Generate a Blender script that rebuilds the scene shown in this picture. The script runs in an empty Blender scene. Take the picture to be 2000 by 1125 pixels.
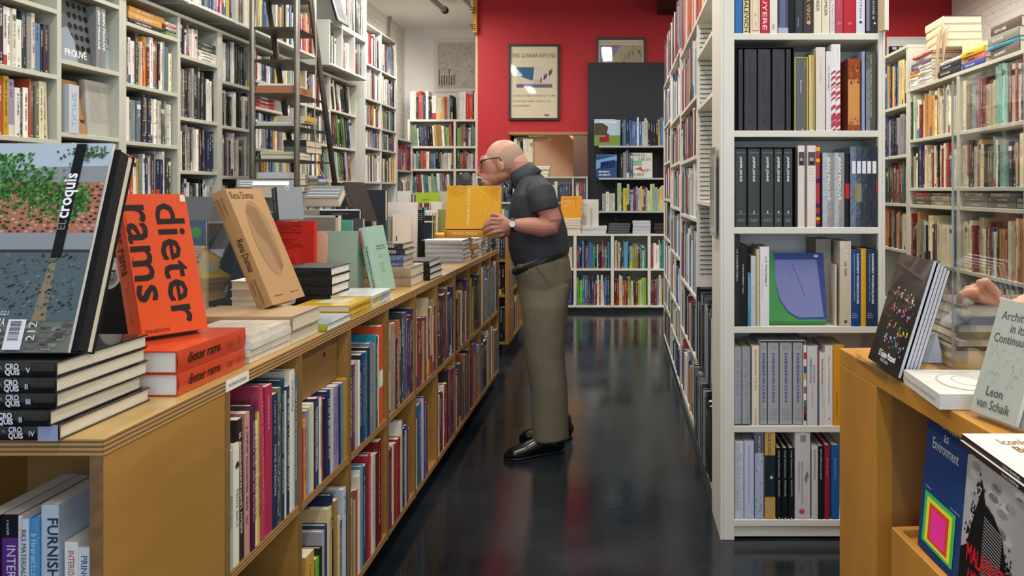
import bpy, math, random
from mathutils import Vector, Matrix
C = bpy.context.scene.collection
SC = bpy.context.scene
V = Vector
F = 1500.0            # focal length in pixels of the 2000 px wide frame
EYE = 1.4
# ------------------------------------------------------------------ camera
cam_d = bpy.data.cameras.new('camera')
cam = bpy.data.objects.new('camera', cam_d); C.objects.link(cam)
cam.location = (0, 0, EYE); cam.rotation_euler = (math.pi/2, 0, 0)
cam_d.sensor_width = 36; cam_d.lens = 36*F/2000
cam_d.shift_x = -210/2000; cam_d.shift_y = -189.5/2000
cam_d.clip_start = .05; cam_d.clip_end = 60
SC.camera = cam
# ------------------------------------------------------------------ colour management and world
SC.view_settings.view_transform = 'Standard'; SC.view_settings.look = 'None'
SC.view_settings.gamma = 1; SC.view_settings.use_curve_mapping = False
SC.view_settings.exposure = 0.08
w = bpy.data.worlds.new('world'); SC.world = w; w.use_nodes = True
w.node_tree.nodes['Background'].inputs[0].default_value = (.55, .7, 1, 1)
w.node_tree.nodes['Background'].inputs[1].default_value = 1.0
# ------------------------------------------------------------------ lights of the room
def area(name, loc, sx, sy, power, col, rot=(0, 0, 0), spread=math.pi):
    d = bpy.data.lights.new(name, 'AREA'); d.shape = 'RECTANGLE'; d.size = sx; d.size_y = sy
    d.energy = power; d.color = col; d.spread = spread
    o = bpy.data.objects.new(name, d); C.objects.link(o); o.location = loc; o.rotation_euler = rot
    return o
CEIL = 3.72
WARM = (1, .96, .89)
FIXT = [(-1.9, 2.0), (-1.9, 4.6), (-1.9, 6.6), (.1, .6), (-.2, 3.4), (-.2, 6.2), (1.45, 2.0), (1.45, 3.9), (1.45, 5.6), (2.8, 7.6), (3.0, 4.2)]
for i, (x, y) in enumerate(FIXT):
    area('tube_light', (x, y, CEIL-.16), .16, 1.25, (27 if x < -1 else 36) if x < 1 else 40, WARM)
area('tube_light', (-2.25, 8.0, CEIL-.16), .16, 1.25, 50, (1, .96, .9))
area('tube_light', (-1.6, 10.0, CEIL-.1), .16, .9, 28, (1, .98, .96))
area('wall_light', (-2.55, 9.9, 2.9), .3, .3, 12, (1, .93, .85), (0, math.radians(65), 0))
area('backroom_light', (-.9, 9.75, 3.1), .5, .5, 26, (1, .85, .65))
# daylight falling through the arched shop window in the front wall
area('window_daylight', (.4, -2.35, 1.75), 3.6, 1.9, 62, (.62, .78, 1), (math.radians(90), 0, 0))

# ------------------------------------------------------------------ helpers
def lin(h):
    if not isinstance(h, str): return tuple(h)[:3]
    r = [int(h[i:i+2], 16)/255 for i in (0, 2, 4)]
    return tuple(c/12.92 if c <= .04045 else ((c+.055)/1.055)**2.4 for c in r)
def P(x, y, Y):
    return V(((x-1210)*Y/F, Y, EYE-(y-373)*Y/F))
def frame(o, x, y, z):
    m = Matrix.Identity(4)
    for i, c in enumerate((x, y, z)):
        for k in range(3): m[k][i] = c[k]
    for k in range(3): m[k][3] = o[k]
    return m
I4 = Matrix.Identity(4)
X_, Y_, Z_ = V((1, 0, 0)), V((0, 1, 0)), V((0, 0, 1))
class MB:
    def __init__(s): s.v = []; s.f = []; s.m = []; s.c = []
    def poly(s, pts, col=(.8, .8, .8), mat=0, M=None):
        n = len(s.v)
        s.v.extend([(M @ V(p)) if M is not None else V(p) for p in pts])
        s.f.append(tuple(range(n, n+len(pts)))); s.m.append(mat); s.c.append(lin(col))
    def box(s, lo, hi, col=(.8, .8, .8), mat=0, M=None, skip=()):
        x0, y0, z0 = lo; x1, y1, z1 = hi
        n = len(s.v); p = [(x0,y0,z0),(x1,y0,z0),(x1,y1,z0),(x0,y1,z0),(x0,y0,z1),(x1,y0,z1),(x1,y1,z1),(x0,y1,z1)]
        s.v.extend([(M @ V(q)) if M is not None else V(q) for q in p])
        c = lin(col)
        for k, f in (('-z',(0,3,2,1)),('+z',(4,5,6,7)),('-y',(0,1,5,4)),('+x',(1,2,6,5)),('+y',(2,3,7,6)),('-x',(3,0,4,7))):
            if k in skip: continue
            s.f.append(tuple(n+i for i in f)); s.m.append(mat); s.c.append(c)
    def add(s, o, M=None, dm=0):
        n = len(s.v)
        s.v.extend([(M @ V(q)) if M is not None else q for q in o.v])
        s.f.extend([tuple(n+i for i in f) for f in o.f]); s.m.extend([m+dm for m in o.m]); s.c.extend(o.c)
    def tube(s, pts, rad, col=(.8,.8,.8), mat=0, seg=10, side=None, caps=True):
        pts = [V(p) for p in pts]; n0 = len(s.v); N = len(pts); col = lin(col)
        ref = V(side) if side is not None else None
        prev = None
        for i, p in enumerate(pts):
            t = (pts[min(i+1, N-1)]-pts[max(i-1, 0)]).normalized()
            if ref is not None: a = (ref - t*ref.dot(t)).normalized()
            elif prev is None:
                g = Z_ if abs(t.z) < .9 else X_
                a = (g - t*g.dot(t)).normalized()
            else: a = (prev - t*prev.dot(t)).normalized()
            prev = a; b = t.cross(a)
            r = rad[i] if isinstance(rad, (list, tuple)) else rad
            ra, rb = r if isinstance(r, (list, tuple)) else (r, r)
            for k in range(seg):
                an = 2*math.pi*k/seg
                s.v.append(p + a*(ra*math.cos(an)) + b*(rb*math.sin(an)))
        for i in range(N-1):
            for k in range(seg):
                q = n0+i*seg; k2 = (k+1) % seg
                s.f.append((q+k, q+k2, q+seg+k2, q+seg+k)); s.m.append(mat); s.c.append(col)
        if caps:
            s.f.append(tuple(n0+k for k in range(seg))[::-1]); s.m.append(mat); s.c.append(col)
            s.f.append(tuple(n0+(N-1)*seg+k for k in range(seg))); s.m.append(mat); s.c.append(col)
    def ball(s, c, r, col=(.8,.8,.8), mat=0, nu=16, nv=10, R=None):
        n0 = len(s.v); c = V(c); col = lin(col)
        for j in range(nv+1):
            th = math.pi*j/nv
            for i in range(nu):
                ph = 2*math.pi*i/nu
                q = V((r[0]*math.sin(th)*math.cos(ph), r[1]*math.sin(th)*math.sin(ph), r[2]*math.cos(th)))
                s.v.append(c + (R @ q if R is not None else q))
        for j in range(nv):
            for i in range(nu):
                a = n0+j*nu+i; b = n0+j*nu+(i+1) % nu
                s.f.append((a, a+nu, b+nu, b)); s.m.append(mat); s.c.append(col)
    def build(s, name, mats, parent=None, M=None, smooth=False):
        me = bpy.data.meshes.new(name)
        me.from_pydata([tuple(q) for q in s.v], [], s.f)
        at = me.color_attributes.new('Col', 'FLOAT_COLOR', 'CORNER')
        cols = []
        for f, c in zip(s.f, s.c): cols.extend((c[0], c[1], c[2], 1.0)*len(f))
        at.data.foreach_set('color', cols)
        for m in (mats if isinstance(mats, (list, tuple)) else [mats]): me.materials.append(m)
        me.polygons.foreach_set('material_index', s.m)
        if smooth: me.polygons.foreach_set('use_smooth', [True]*len(s.f))
        me.update()
        o = bpy.data.objects.new(name, me); C.objects.link(o)
        if parent is not None: o.parent = parent
        if M is not None: o.matrix_local = M
        return o
def tag(o, label=None, cat=None, group=None, kind=None):
    if label: o['label'] = label
    if cat: o['category'] = cat
    if group: o['group'] = group
    if kind: o['kind'] = kind
    return o
def empty(name, loc=(0, 0, 0), rz=0, label=None, cat=None, group=None):
    o = bpy.data.objects.new(name, None); C.objects.link(o); o.location = loc; o.rotation_euler = (0, 0, rz)
    o.empty_display_size = .05
    return tag(o, label, cat, group)
def bevel(o, w=.002, seg=2):
    b = o.modifiers.new('bevel', 'BEVEL'); b.width = w; b.segments = seg; b.limit_method = 'ANGLE'; return o

# ------------------------------------------------------------------ materials
def mat(name, base=(.8,.8,.8), rough=.5, metal=0, spec=.5, noise=None, bump=None, attr=False, coat=0, trans=0, alpha=1, ior=1.45, sss=0):
    m = bpy.data.materials.new(name); m.use_nodes = True; nt = m.node_tree; b = nt.nodes['Principled BSDF']
    L = nt.links.new; N = nt.nodes.new
    b.inputs['Base Color'].default_value = (*lin(base), 1); b.inputs['Roughness'].default_value = rough
    b.inputs['Metallic'].default_value = metal; b.inputs['Specular IOR Level'].default_value = spec
    b.inputs['Coat Weight'].default_value = coat; b.inputs['Transmission Weight'].default_value = trans; b.inputs['IOR'].default_value = ior
    b.inputs['Alpha'].default_value = alpha
    src = None
    if attr:
        a = N('ShaderNodeAttribute'); a.attribute_name = 'Col'; src = a.outputs['Color']
    if noise:      # (scale xyz, amount darker/lighter, detail)
        tc = N('ShaderNodeTexCoord'); mp = N('ShaderNodeMapping'); mp.inputs['Scale'].default_value = noise[0]
        L(tc.outputs['Object'], mp.inputs[0]); nz = N('ShaderNodeTexNoise'); nz.inputs['Scale'].default_value = 1; nz.inputs['Detail'].default_value = noise[2] if len(noise) > 2 else 4
        L(mp.outputs[0], nz.inputs['Vector'])
        mr = N('ShaderNodeMapRange'); mr.inputs[1].default_value = .3; mr.inputs[2].default_value = .7
        mr.inputs[3].default_value = 1-noise[1]; mr.inputs[4].default_value = 1+noise[1]*.6; L(nz.outputs[0], mr.inputs[0])
        mx = N('ShaderNodeMix'); mx.data_type = 'RGBA'; mx.blend_type = 'MULTIPLY'; mx.inputs[0].default_value = 1
        if src is not None: L(src, mx.inputs[6])
        else: mx.inputs[6].default_value = (*lin(base), 1)
        L(mr.outputs[0], mx.inputs[7]); src = mx.outputs[2]
    if src is not None: L(src, b.inputs['Base Color'])
    if bump:       # (scale, strength, distance)
        tc = N('ShaderNodeTexCoord'); nz = N('ShaderNodeTexNoise'); nz.inputs['Scale'].default_value = bump[0]; nz.inputs['Detail'].default_value = 5
        L(tc.outputs['Object'], nz.inputs['Vector']); bp = N('ShaderNodeBump'); bp.inputs['Strength'].default_value = bump[1]; bp.inputs['Distance'].default_value = bump[2]
        L(nz.outputs[0], bp.inputs['Height']); L(bp.outputs[0], b.inputs['Normal'])
    if sss: b.inputs['Subsurface Weight'].default_value = sss; b.inputs['Subsurface Radius'].default_value = (.012, .004, .002); b.inputs['Subsurface Scale'].default_value = 1
    return m
def wave_mat(name, c1, c2, axis, scale, rough=.6, dist=0):
    m = bpy.data.materials.new(name); m.use_nodes = True; nt = m.node_tree; b = nt.nodes['Principled BSDF']; N = nt.nodes.new; L = nt.links.new
    tc = N('ShaderNodeTexCoord'); w = N('ShaderNodeTexWave'); w.bands_direction = axis; w.inputs['Scale'].default_value = scale; w.inputs['Distortion'].default_value = dist
    w.inputs['Detail'].default_value = 1
    L(tc.outputs['Object'], w.inputs['Vector']); r = N('ShaderNodeValToRGB'); L(w.outputs[0], r.inputs[0])
    r.color_ramp.elements[0].color = (*lin(c1), 1); r.color_ramp.elements[1].color = (*lin(c2), 1); r.color_ramp.elements[0].position = .25; r.color_ramp.elements[1].position = .7
    L(r.outputs[0], b.inputs['Base Color']); b.inputs['Roughness'].default_value = rough
    return m
CLOTH = mat('book_cloth', rough=.55, spec=.3, attr=True)
GLOSS = mat('book_gloss', rough=.22, attr=True, coat=.4, bump=(25, .12, .004))
SHRINK = mat('shrink_wrapped_cover', rough=.16, attr=True, coat=.8, bump=(38, .55, .006))
INK = mat('printed_ink', rough=.6, spec=.15, attr=True)
PAPER = wave_mat('page_edges', 'b8ad94', 'e6dcc6', 'Z', 130, .75)
PAPERW = wave_mat('white_page_edges', 'c4beb4', 'efece4', 'Z', 150, .75)
PLAIN = mat('plain_paper', rough=.7, attr=True)
WHITE = mat('white_painted_wood', 'd9d5c8', .42, noise=((3, 3, 3), .05))
CREAM = mat('cream_painted_wood', 'bcbcad', .5, noise=((3, 3, 3), .07))
GREYW = mat('grey_white_laminate', 'c5c6c0', .45, noise=((3, 3, 3), .04))
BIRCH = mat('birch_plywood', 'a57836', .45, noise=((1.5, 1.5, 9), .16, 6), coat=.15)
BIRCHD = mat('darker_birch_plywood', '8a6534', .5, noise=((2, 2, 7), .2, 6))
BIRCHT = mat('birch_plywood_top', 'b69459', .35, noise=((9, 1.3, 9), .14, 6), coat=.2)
EDGEZ = wave_mat('plywood_edge_flat', '6f5130', 'b98d52', 'Z', 38, .6, .3)
EDGEX = wave_mat('plywood_edge_upright', '6f5130', 'b98d52', 'X', 38, .6, .3)
EDGEY = wave_mat('plywood_edge_side', '7a5a32', 'b98d4c', 'Y', 38, .6, .3)
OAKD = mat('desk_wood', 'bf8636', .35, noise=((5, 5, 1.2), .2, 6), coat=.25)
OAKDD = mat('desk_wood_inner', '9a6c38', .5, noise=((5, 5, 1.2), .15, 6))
BLACK = mat('black_paint', '16181c', .4)
BPANEL = mat('black_board', '171c25', .6, noise=((1, 1, 1), .06))
STEEL = mat('worn_steel', '77736a', .45, metal=.7, noise=((20, 20, 6), .25))
STEELD = mat('dark_steel', '4d473e', .5, metal=.6, noise=((14, 14, 6), .3))
ALU = mat('grey_metal', 'a9a9a6', .4, metal=.5)
def glassmat(name, col=(1, 1, 1), a=.12, rough=.03):
    m = bpy.data.materials.new(name); m.use_nodes = True; nt = m.node_tree; nt.nodes.remove(nt.nodes['Principled BSDF'])
    N = nt.nodes.new; L = nt.links.new
    t = N('ShaderNodeBsdfTransparent'); t.inputs[0].default_value = (.975, .985, .98, 1); g = N('ShaderNodeBsdfGlossy'); g.inputs['Roughness'].default_value = rough
    f = N('ShaderNodeFresnel'); f.inputs[0].default_value = 1.45; ad = N('ShaderNodeMath'); ad.operation = 'MULTIPLY'; ad.inputs[1].default_value = .3
    mx = N('ShaderNodeMixShader'); L(f.outputs[0], ad.inputs[0]); L(ad.outputs[0], mx.inputs[0]); L(t.outputs[0], mx.inputs[1]); L(g.outputs[0], mx.inputs[2]); L(mx.outputs[0], nt.nodes['Material Output'].inputs[0])
    return m
ACRYL = glassmat('clear_acrylic')
ACEDGE = mat('acrylic_edge', 'c8cfcb', .2, trans=.6)

# ------------------------------------------------------------------ lettering (built-in font)
_TX = {}
def glyphs(s):
    if s not in _TX:
        cu = bpy.data.curves.new('t', 'FONT'); cu.body = s; cu.size = 1; cu.resolution_u = 2
        o = bpy.data.objects.new('t', cu); C.objects.link(o)
        dg = bpy.context.evaluated_depsgraph_get(); me = o.evaluated_get(dg).to_mesh()
        vs = [(q.co.x, q.co.y) for q in me.vertices]; fs = [tuple(p.vertices) for p in me.polygons]
        x0 = min(q[0] for q in vs); x1 = max(q[0] for q in vs)
        _TX[s] = ([(a-x0, b) for a, b in vs], fs, x1-x0)
        o.evaluated_get(dg).to_mesh_clear(); bpy.data.objects.remove(o); bpy.data.curves.remove(cu)
    return _TX[s]
class Art:
    """flat printing on a face: items in face coordinates (u right, v up)"""
    def __init__(s): s.it = []; s.k = 0
    def rect(s, x0, y0, x1, y1, c): s.it.append(([(x0,y0),(x1,y0),(x1,y1),(x0,y1)], [(0,1,2,3)], c, s.k)); return s
    def poly(s, pts, c): s.it.append((pts, [tuple(range(len(pts)))], c, s.k)); return s
    def disc(s, x, y, r, c, ry=None, n=20): return s.poly([(x+r*math.cos(6.2832*i/n), y+(ry or r)*math.sin(6.2832*i/n)) for i in range(n)], c)
    def up(s): s.k += 1; return s
    def text(s, t, x, y, size, c, width=None, down=False, center=False, up=False, bold=0):
        vs, fs, w = glyphs(t); sx = (width/w) if width else size
        if center: x0 = -w*sx/2
        else: x0 = 0
        s.up()
        for bo in ([(0, 0)] if not bold else [(0, 0), (bold, 0), (0, bold), (bold, bold)]):
            pts = []
            for a, b in vs:
                a = a*sx+x0+bo[0]; b = b*size+bo[1]
                if down: pts.append((x+b, y-a))
                elif up: pts.append((x-b, y+a))
                else: pts.append((x+a, y+b))
            s.it.append((pts, fs, c, s.k)); 
            if bold: s.k += .02
        s.up()
        return s
    def marks(s, x, y, length, size, c, rnd, down=True, fine=True):
        """unreadably small print: strokes in letter rhythm"""
        p = 0
        while p < length:
            lw = size*rnd.uniform(.35, .62)
            if rnd.random() < .14: p += size*.5; continue
            q = []
            if fine:
                st = size*.14
                q.append((p, 0, p+st, size*(1 if rnd.random() < .3 else .72)))
                for yy in rnd.sample([0, .33, .62], 2): q.append((p+st, yy*size, p+lw*.85, yy*size+st))
                if rnd.random() < .55: q.append((p+lw*.7, 0, p+lw*.7+st, size*.7))
            else: q.append((p, 0, p+lw*.8, size*.6))
            for a, b, e, d in q:
                if down: s.rect(x+b, y-e, x+d, y-a, c)
                else: s.rect(x+a, y+b, x+e, y+d, c)
            p += lw+size*.12
        return s
    def put(s, mb, M, mat=0, eps=.00035):
        for pts, fs, c, k in s.it:
            n = len(mb.v); z = eps*(1+k*.5)
            mb.v.extend([M @ V((a, b, z)) for a, b in pts]); c = lin(c)
            for f in fs: mb.f.append(tuple(n+i for i in f)); mb.m.append(mat); mb.c.append(c)
_rr = random.Random(5)

# ------------------------------------------------------------------ one book: x spine to fore edge, y up the page, z back to front cover
def book_geo(w, h, t, col, hard=True, spine=None, front=None, back=None, spinecol=None, frontcol=None, backcol=None):
    mb = MB(); b = .0025 if hard else .0008
    b = min(b, t*.25); pb = .003 if hard else 0
    mb.box((0, 0, t-b), (w, h, t), frontcol or col); mb.box((0, 0, 0), (w, h, b), backcol or col)
    sc = spinecol or col
    mb.box((0, 0, b), (b*1.2, h, t-b), sc, skip=('-z', '+z'))
    # gently rounded back
    if hard and t > .012:
        n = 5; prev = (0, 0)
        for i in range(1, n+1):
            q = (-.0022*math.sin(math.pi*i/n), t*i/n)
            mb.poly([(prev[0], 0, prev[1]), (q[0], 0, q[1]), (q[0], h, q[1]), (prev[0], h, prev[1])], sc); prev = q
        o = .0024
    else:
        o = .0003
        mb.poly([(-.0001, 0, 0), (-.0001, 0, t), (-.0001, h, t), (-.0001, h, 0)], sc)
    if spine: spine.put(mb, frame((-o, 0, 0), Z_, Y_, -X_), 1)
    if front: front.put(mb, frame((0, 0, t), X_, Y_, Z_), 1)
    if back: back.put(mb, frame((w, 0, 0), -X_, Y_, -Z_), 1)
    pg = MB(); pg.box((b*1.2, pb, b), (w-pb-.0005, h-pb, t-b), 'e2d9c4', skip=())
    return mb, pg
NB = 0; FEAT = []
def book(M, w, h, t, col, label, group=None, name='book', hard=True, cmat=None, pmat=None, cat='book', **k):
    global NB
    NB += 1
    mb, pg = book_geo(w, h, t, col, hard, **k)
    o = mb.build(name, [cmat or CLOTH, INK], M=M)
    p_ = pg.build('pages', pmat or PAPER, parent=o)
    FEAT.append([o, mb, pg, M.copy(), (w, h, t)])
    return tag(o, label, cat, group)
def shelfM(o, rz, lean=0):
    """spine-out upright book: o is the lower front left corner, rz turns the case"""
    R = Matrix.Rotation(rz, 4, 'Z')
    return Matrix.Translation(V(o)) @ R @ Matrix.Rotation(lean, 4, 'Y') @ frame((0, 0, 0), Y_, Z_, X_)
def flatM(o, ang, back_up=False):
    """book lying flat; o = corner at the spine; ang = heading of the spine-to-fore-edge direction"""
    x = V((math.cos(ang), math.sin(ang), 0)); z = Z_ if not back_up else -Z_
    return frame(o, x, z.cross(x), z)
def standM(A, B, T, t):
    """leaning book: front cover's lower edge A (spine) to B, T = a point up the cover from A"""
    A, B, T = V(A), V(B), V(T); x = (B-A).normalized(); y = (T-A); y = (y-x*y.dot(x)).normalized(); z = x.cross(y)
    return frame(A-z*t, x, y, z)
ORD = 'first second third fourth fifth sixth seventh eighth ninth tenth eleventh twelfth thirteenth fourteenth fifteenth sixteenth seventeenth eighteenth nineteenth twentieth'.split()
def ordw(i):
    if i < 20: return ORD[i]
    T = ['twenty', 'thirty', 'forty', 'fifty']; return T[(i+1)//10-2]+'-'+ORD[(i+1) % 10-1] if (i+1) % 10 else ['thirtieth', 'fortieth', 'fiftieth'][(i+1)//10-3]
# ================================================================== the room
def slab(name, lo, hi, m):
    mb = MB(); mb.box(lo, hi); o = mb.build(name, m); o['kind'] = 'structure'; return o
FLOORM = bpy.data.materials.new('black_painted_concrete'); FLOORM.use_nodes = True
def _floor():
    nt = FLOORM.node_tree; b = nt.nodes['Principled BSDF']; N = nt.nodes.new; L = nt.links.new
    tc = N('ShaderNodeTexCoord'); n1 = N('ShaderNodeTexNoise'); n1.inputs['Scale'].default_value = 1.6; n1.inputs['Detail'].default_value = 8
    n2 = N('ShaderNodeTexNoise'); n2.inputs['Scale'].default_value = 34; n2.inputs['Detail'].default_value = 6
    L(tc.outputs['Object'], n1.inputs['Vector']); L(tc.outputs['Object'], n2.inputs['Vector'])
    r = N('ShaderNodeValToRGB'); L(n1.outputs[0], r.inputs[0]); r.color_ramp.elements[0].color = (.007, .010, .013, 1); r.color_ramp.elements[1].color = (.022, .028, .034, 1)
    r.color_ramp.elements[0].position = .4; r.color_ramp.elements[1].position = .7
    L(r.outputs[0], b.inputs['Base Color'])
    m = N('ShaderNodeMapRange'); L(n1.outputs[0], m.inputs[0]); m.inputs[1].default_value = .3; m.inputs[2].default_value = .7; m.inputs[3].default_value = .09; m.inputs[4].default_value = .24
    L(m.outputs[0], b.inputs['Roughness']); b.inputs['Specular IOR Level'].default_value = .5
    bp = N('ShaderNodeBump'); bp.inputs['Strength'].default_value = .12; bp.inputs['Distance'].default_value = .003; L(n2.outputs[0], bp.inputs['Height']); L(bp.outputs[0], b.inputs['Normal'])
_floor()
REDM = mat('red_wall_paint', 'a61a23', .65, noise=((.8, .8, .8), .05), bump=(60, .08, .002))
CEILM = mat('white_ceiling_paint', 'e6e6e4', .8, noise=((1, 1, 1), .04))
def brick_mat():
    m = mat('white_painted_brick', 'dcd7cc', .7); nt = m.node_tree; b = nt.nodes['Principled BSDF']; N = nt.nodes.new; L = nt.links.new
    tc = N('ShaderNodeTexCoord'); mp = N('ShaderNodeMapping'); mp.inputs['Rotation'].default_value = (math.pi/2, 0, math.pi/2)
    sep = N('ShaderNodeSeparateXYZ'); cmb = N('ShaderNodeCombineXYZ'); L(tc.outputs['Object'], sep.inputs[0]); L(sep.outputs[1], cmb.inputs[0]); L(sep.outputs[2], cmb.inputs[1])
    br = N('ShaderNodeTexBrick'); L(cmb.outputs[0], br.inputs['Vector']); br.inputs['Scale'].default_value = 1; br.inputs['Brick Width'].default_value = .22; br.inputs['Row Height'].default_value = .075
    br.inputs['Mortar Size'].default_value = .006; br.inputs['Color1'].default_value = (*lin('e0dbd0'), 1); br.inputs['Color2'].default_value = (*lin('dad5ca'), 1); br.inputs['Mortar'].default_value = (*lin('cfc9bc'), 1)
    nz = N('ShaderNodeTexNoise'); nz.inputs['Scale'].default_value = 14; nz.inputs['Detail'].default_value = 8; L(tc.outputs['Object'], nz.inputs['Vector'])
    rp = N('ShaderNodeValToRGB'); L(nz.outputs[0], rp.inputs[0]); rp.color_ramp.elements[0].position = .27; rp.color_ramp.elements[0].color = (.2, .17, .15, 1); rp.color_ramp.elements[1].position = .33; rp.color_ramp.elements[1].color = (1, 1, 1, 1)
    mx = N('ShaderNodeMix'); mx.data_type = 'RGBA'; mx.blend_type = 'MULTIPLY'; mx.inputs[0].default_value = 1; L(br.outputs[0], mx.inputs[6]); L(rp.outputs[0], mx.inputs[7]); L(mx.outputs[2], b.inputs['Base Color'])
    bp = N('ShaderNodeBump'); bp.inputs['Strength'].default_value = .35; bp.inputs['Distance'].default_value = .006; bp.invert = True; L(br.outputs['Fac'], bp.inputs['Height'])
    b2 = N('ShaderNodeBump'); b2.inputs['Strength'].default_value = .5; b2.inputs['Distance'].default_value = .008; L(nz.outputs[0], b2.inputs['Height']); L(bp.outputs[0], b2.inputs['Normal']); L(b2.outputs[0], b.inputs['Normal'])
    return m
BRICKM = brick_mat()
slab('floor', (-3.2, -2.6, -.1), (4.1, 12.1, 0), FLOORM)
slab('ceiling', (-3.2, -2.6, CEIL), (4.1, 12.1, CEIL+.1), CEILM)
slab('wall_left', (-3.2, -2.6, 0), (-3.08, 12.1, CEIL), BRICKM)
slab('wall_right', (3.98, -2.6, 0), (4.1, 12.1, CEIL), BRICKM)
slab('wall_back', (-3.08, 11.0, 0), (-1.3, 11.12, CEIL), CEILM)
# front wall behind the camera with the arched shop window
mb = MB()
mb.box((-3.08, -2.6, 0), (-1.5, -2.48, CEIL)); mb.box((2.3, -2.6, 0), (3.98, -2.48, CEIL)); mb.box((-1.5, -2.6, 0), (2.3, -2.48, .75))
n = 14; cx, rx, z0, rz_ = .4, 1.9, 2.2, .75
for i in range(n):
    a0 = math.pi*i/n; a1 = math.pi*(i+1)/n
    xa, za = cx-rx*math.cos(a0), z0+rz_*math.sin(a0); xb, zb = cx-rx*math.cos(a1), z0+rz_*math.sin(a1)
    for yy in (-2.6, -2.48): mb.poly([(xa, yy, za), (xb, yy, zb), (xb, yy, CEIL), (xa, yy, CEIL)])
    mb.poly([(xa, -2.6, za), (xb, -2.6, zb), (xb, -2.48, zb), (xa, -2.48, za)])
mb.build('wall_front', CEILM)['kind'] = 'structure'
mb = MB(); 
for x in (-.9, .4, 1.7): mb.box((x-.03, -2.56, .75), (x+.03, -2.5, 2.95))
mb.box((-1.5, -2.56, 2.17), (2.3, -2.5, 2.23))
mb.build('window_frame', BLACK)['kind'] = 'structure'
# red partition with its pass-through opening (x 995..1147 px)
RY = 9.2; s_ = F/RY
ox0, ox1, oz1 = (995-1210)/s_, (1147-1210)/s_, EYE+(373-260)/s_
mb = MB()
xl = (933-1210)/s_
mb.box((xl, RY, 0), (ox0, RY+.12, CEIL)); mb.box((ox1, RY, 0), (3.98, RY+.12, CEIL)); mb.box((ox0, RY, oz1), (ox1, RY+.12, CEIL)); mb.box((ox0, RY, 0), (ox1, RY+.12, .95))
mb.build('wall_red', REDM)['kind'] = 'structure'
mb = MB(); mb.box((ox0-.005, RY-.02, oz1-.02), (ox1+.005, RY+.15, oz1+.012)); mb.build('trim_opening', EDGEZ)['kind'] = 'structure'
# small back room seen through the opening
BR = mat('beige_back_room', 'c9b79c', .8); BRD = mat('grey_back_room', '6d645e', .8)
slab('wall_backroom', (-1.7, 11.0, 0), (1.2, 11.12, CEIL), BR)
slab('wall_backroom_left', (-1.75, RY+.12, 0), (-1.62, 11.0, CEIL), BR)
slab('wall_backroom_right', (.6, RY+.12, 0), (.7, 11.0, CEIL), BR)
mb = MB(); mb.box((-.62, 10.3, 0), (-.1, 10.36, 2.2)); tag(mb.build('cupboard_door_panel', BRD), 'dark grey tall board standing in the back room behind the opening', 'board')
mb = MB()
for y in (10.5, 10.95): mb.poly([(-1.6, y, 3.0), (-.55, y, 2.02), (-.55, y, 2.22), (-1.6, y, 3.2)])
mb.poly([(-1.6, 10.5, 3.0), (-.55, 10.5, 2.02), (-.55, 10.95, 2.02), (-1.6, 10.95, 3.0)]); mb.poly([(-1.6, 10.5, 3.2), (-.55, 10.5, 2.22), (-.55, 10.95, 2.22), (-1.6, 10.95, 3.2)])
o = mb.build('staircase', BR); tag(o, 'beige sloping stair underside in the back room behind the red wall', 'stairs')
mb = MB(); mb.box((-1.28, 9.34, 2.02), (-.86, 9.6, 2.06), 'b9a98c'); tag(mb.build('hanging_shelf', PLAIN), 'small beige shelf board hanging at top of the wall opening', 'shelf')
for k in range(6):
    book(frame((-.6, 9.25, 1.571+.022*k), -X_, -Y_*1, Z_) if False else frame((-.86+.005*k, 9.23, 1.571+.022*k), Y_, -X_, Z_), .2, .22, .021, ['d8cfb8', 'c8bca0', 'e0d8c8', '8a9a90', 'd8cbb0', 'ddd5c4'][k], '%s flat book from bottom on the ledge inside the opening' % ORD[k], 'flat books on the opening ledge')
# ceiling things
mb = MB(); mb.box((.45, 8.2, 3.5), (.73, 9.15, CEIL)); o = tag(mb.build('ceiling_beam', mat('dark_rusty_steel', '2a1a16', .6)), kind='structure')
def fixture(x, y, i):
    t = empty('fluorescent_lamp', (x, y, CEIL-.15), 0, None, 'ceiling lamp', 'fluorescent ceiling lamps')
    m = MB(); m.box((-.09, -.64, .06), (.09, .64, .09), mat=0); m.box((-.03, -.62, .09), (.03, .62, .145)); bevel(m.build('housing', ALU, t), .01)
    for s in (-1, 1):
        m = MB(); m.tube([(s*.045, -.6, .04), (s*.045, .6, .04)], .014, seg=8); m.build('tube', TUBEM, t, smooth=True)
    return t
TUBEM = bpy.data.materials.new('lit_tube'); TUBEM.use_nodes = True
TUBEM.node_tree.nodes['Principled BSDF'].inputs['Emission Color'].default_value = (1, .93, .82, 1); TUBEM.node_tree.nodes['Principled BSDF'].inputs['Emission Strength'].default_value = 4
for i, (x, y) in enumerate(FIXT):
    t = fixture(x, y, i); t['label'] = 'white twin-tube fluorescent ceiling lamp over the shop floor'
t = fixture(-2.25, 8.0, 9)
t['label'] = 'fluorescent lamp in ceiling corner above the far white shelves'; del t['group']
def dark_tube(name, a, b, label):
    t = empty(name, (0, 0, 0), 0, label, 'ceiling lamp')
    m = MB(); m.tube([a, b], .035, seg=12); m.build('housing', ALU, t, smooth=True)
    a, b = V(a), V(b); d = (b-a).normalized()
    m = MB(); m.tube([b-d*.02, b+d*.05], .045, seg=12); m.build('end_cap', BLACK, t, smooth=True)
    m = MB(); m.box((a.x-.015, a.y, a.z), (a.x+.015, a.y+.03, CEIL)); m.build('bracket', ALU, t)
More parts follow.
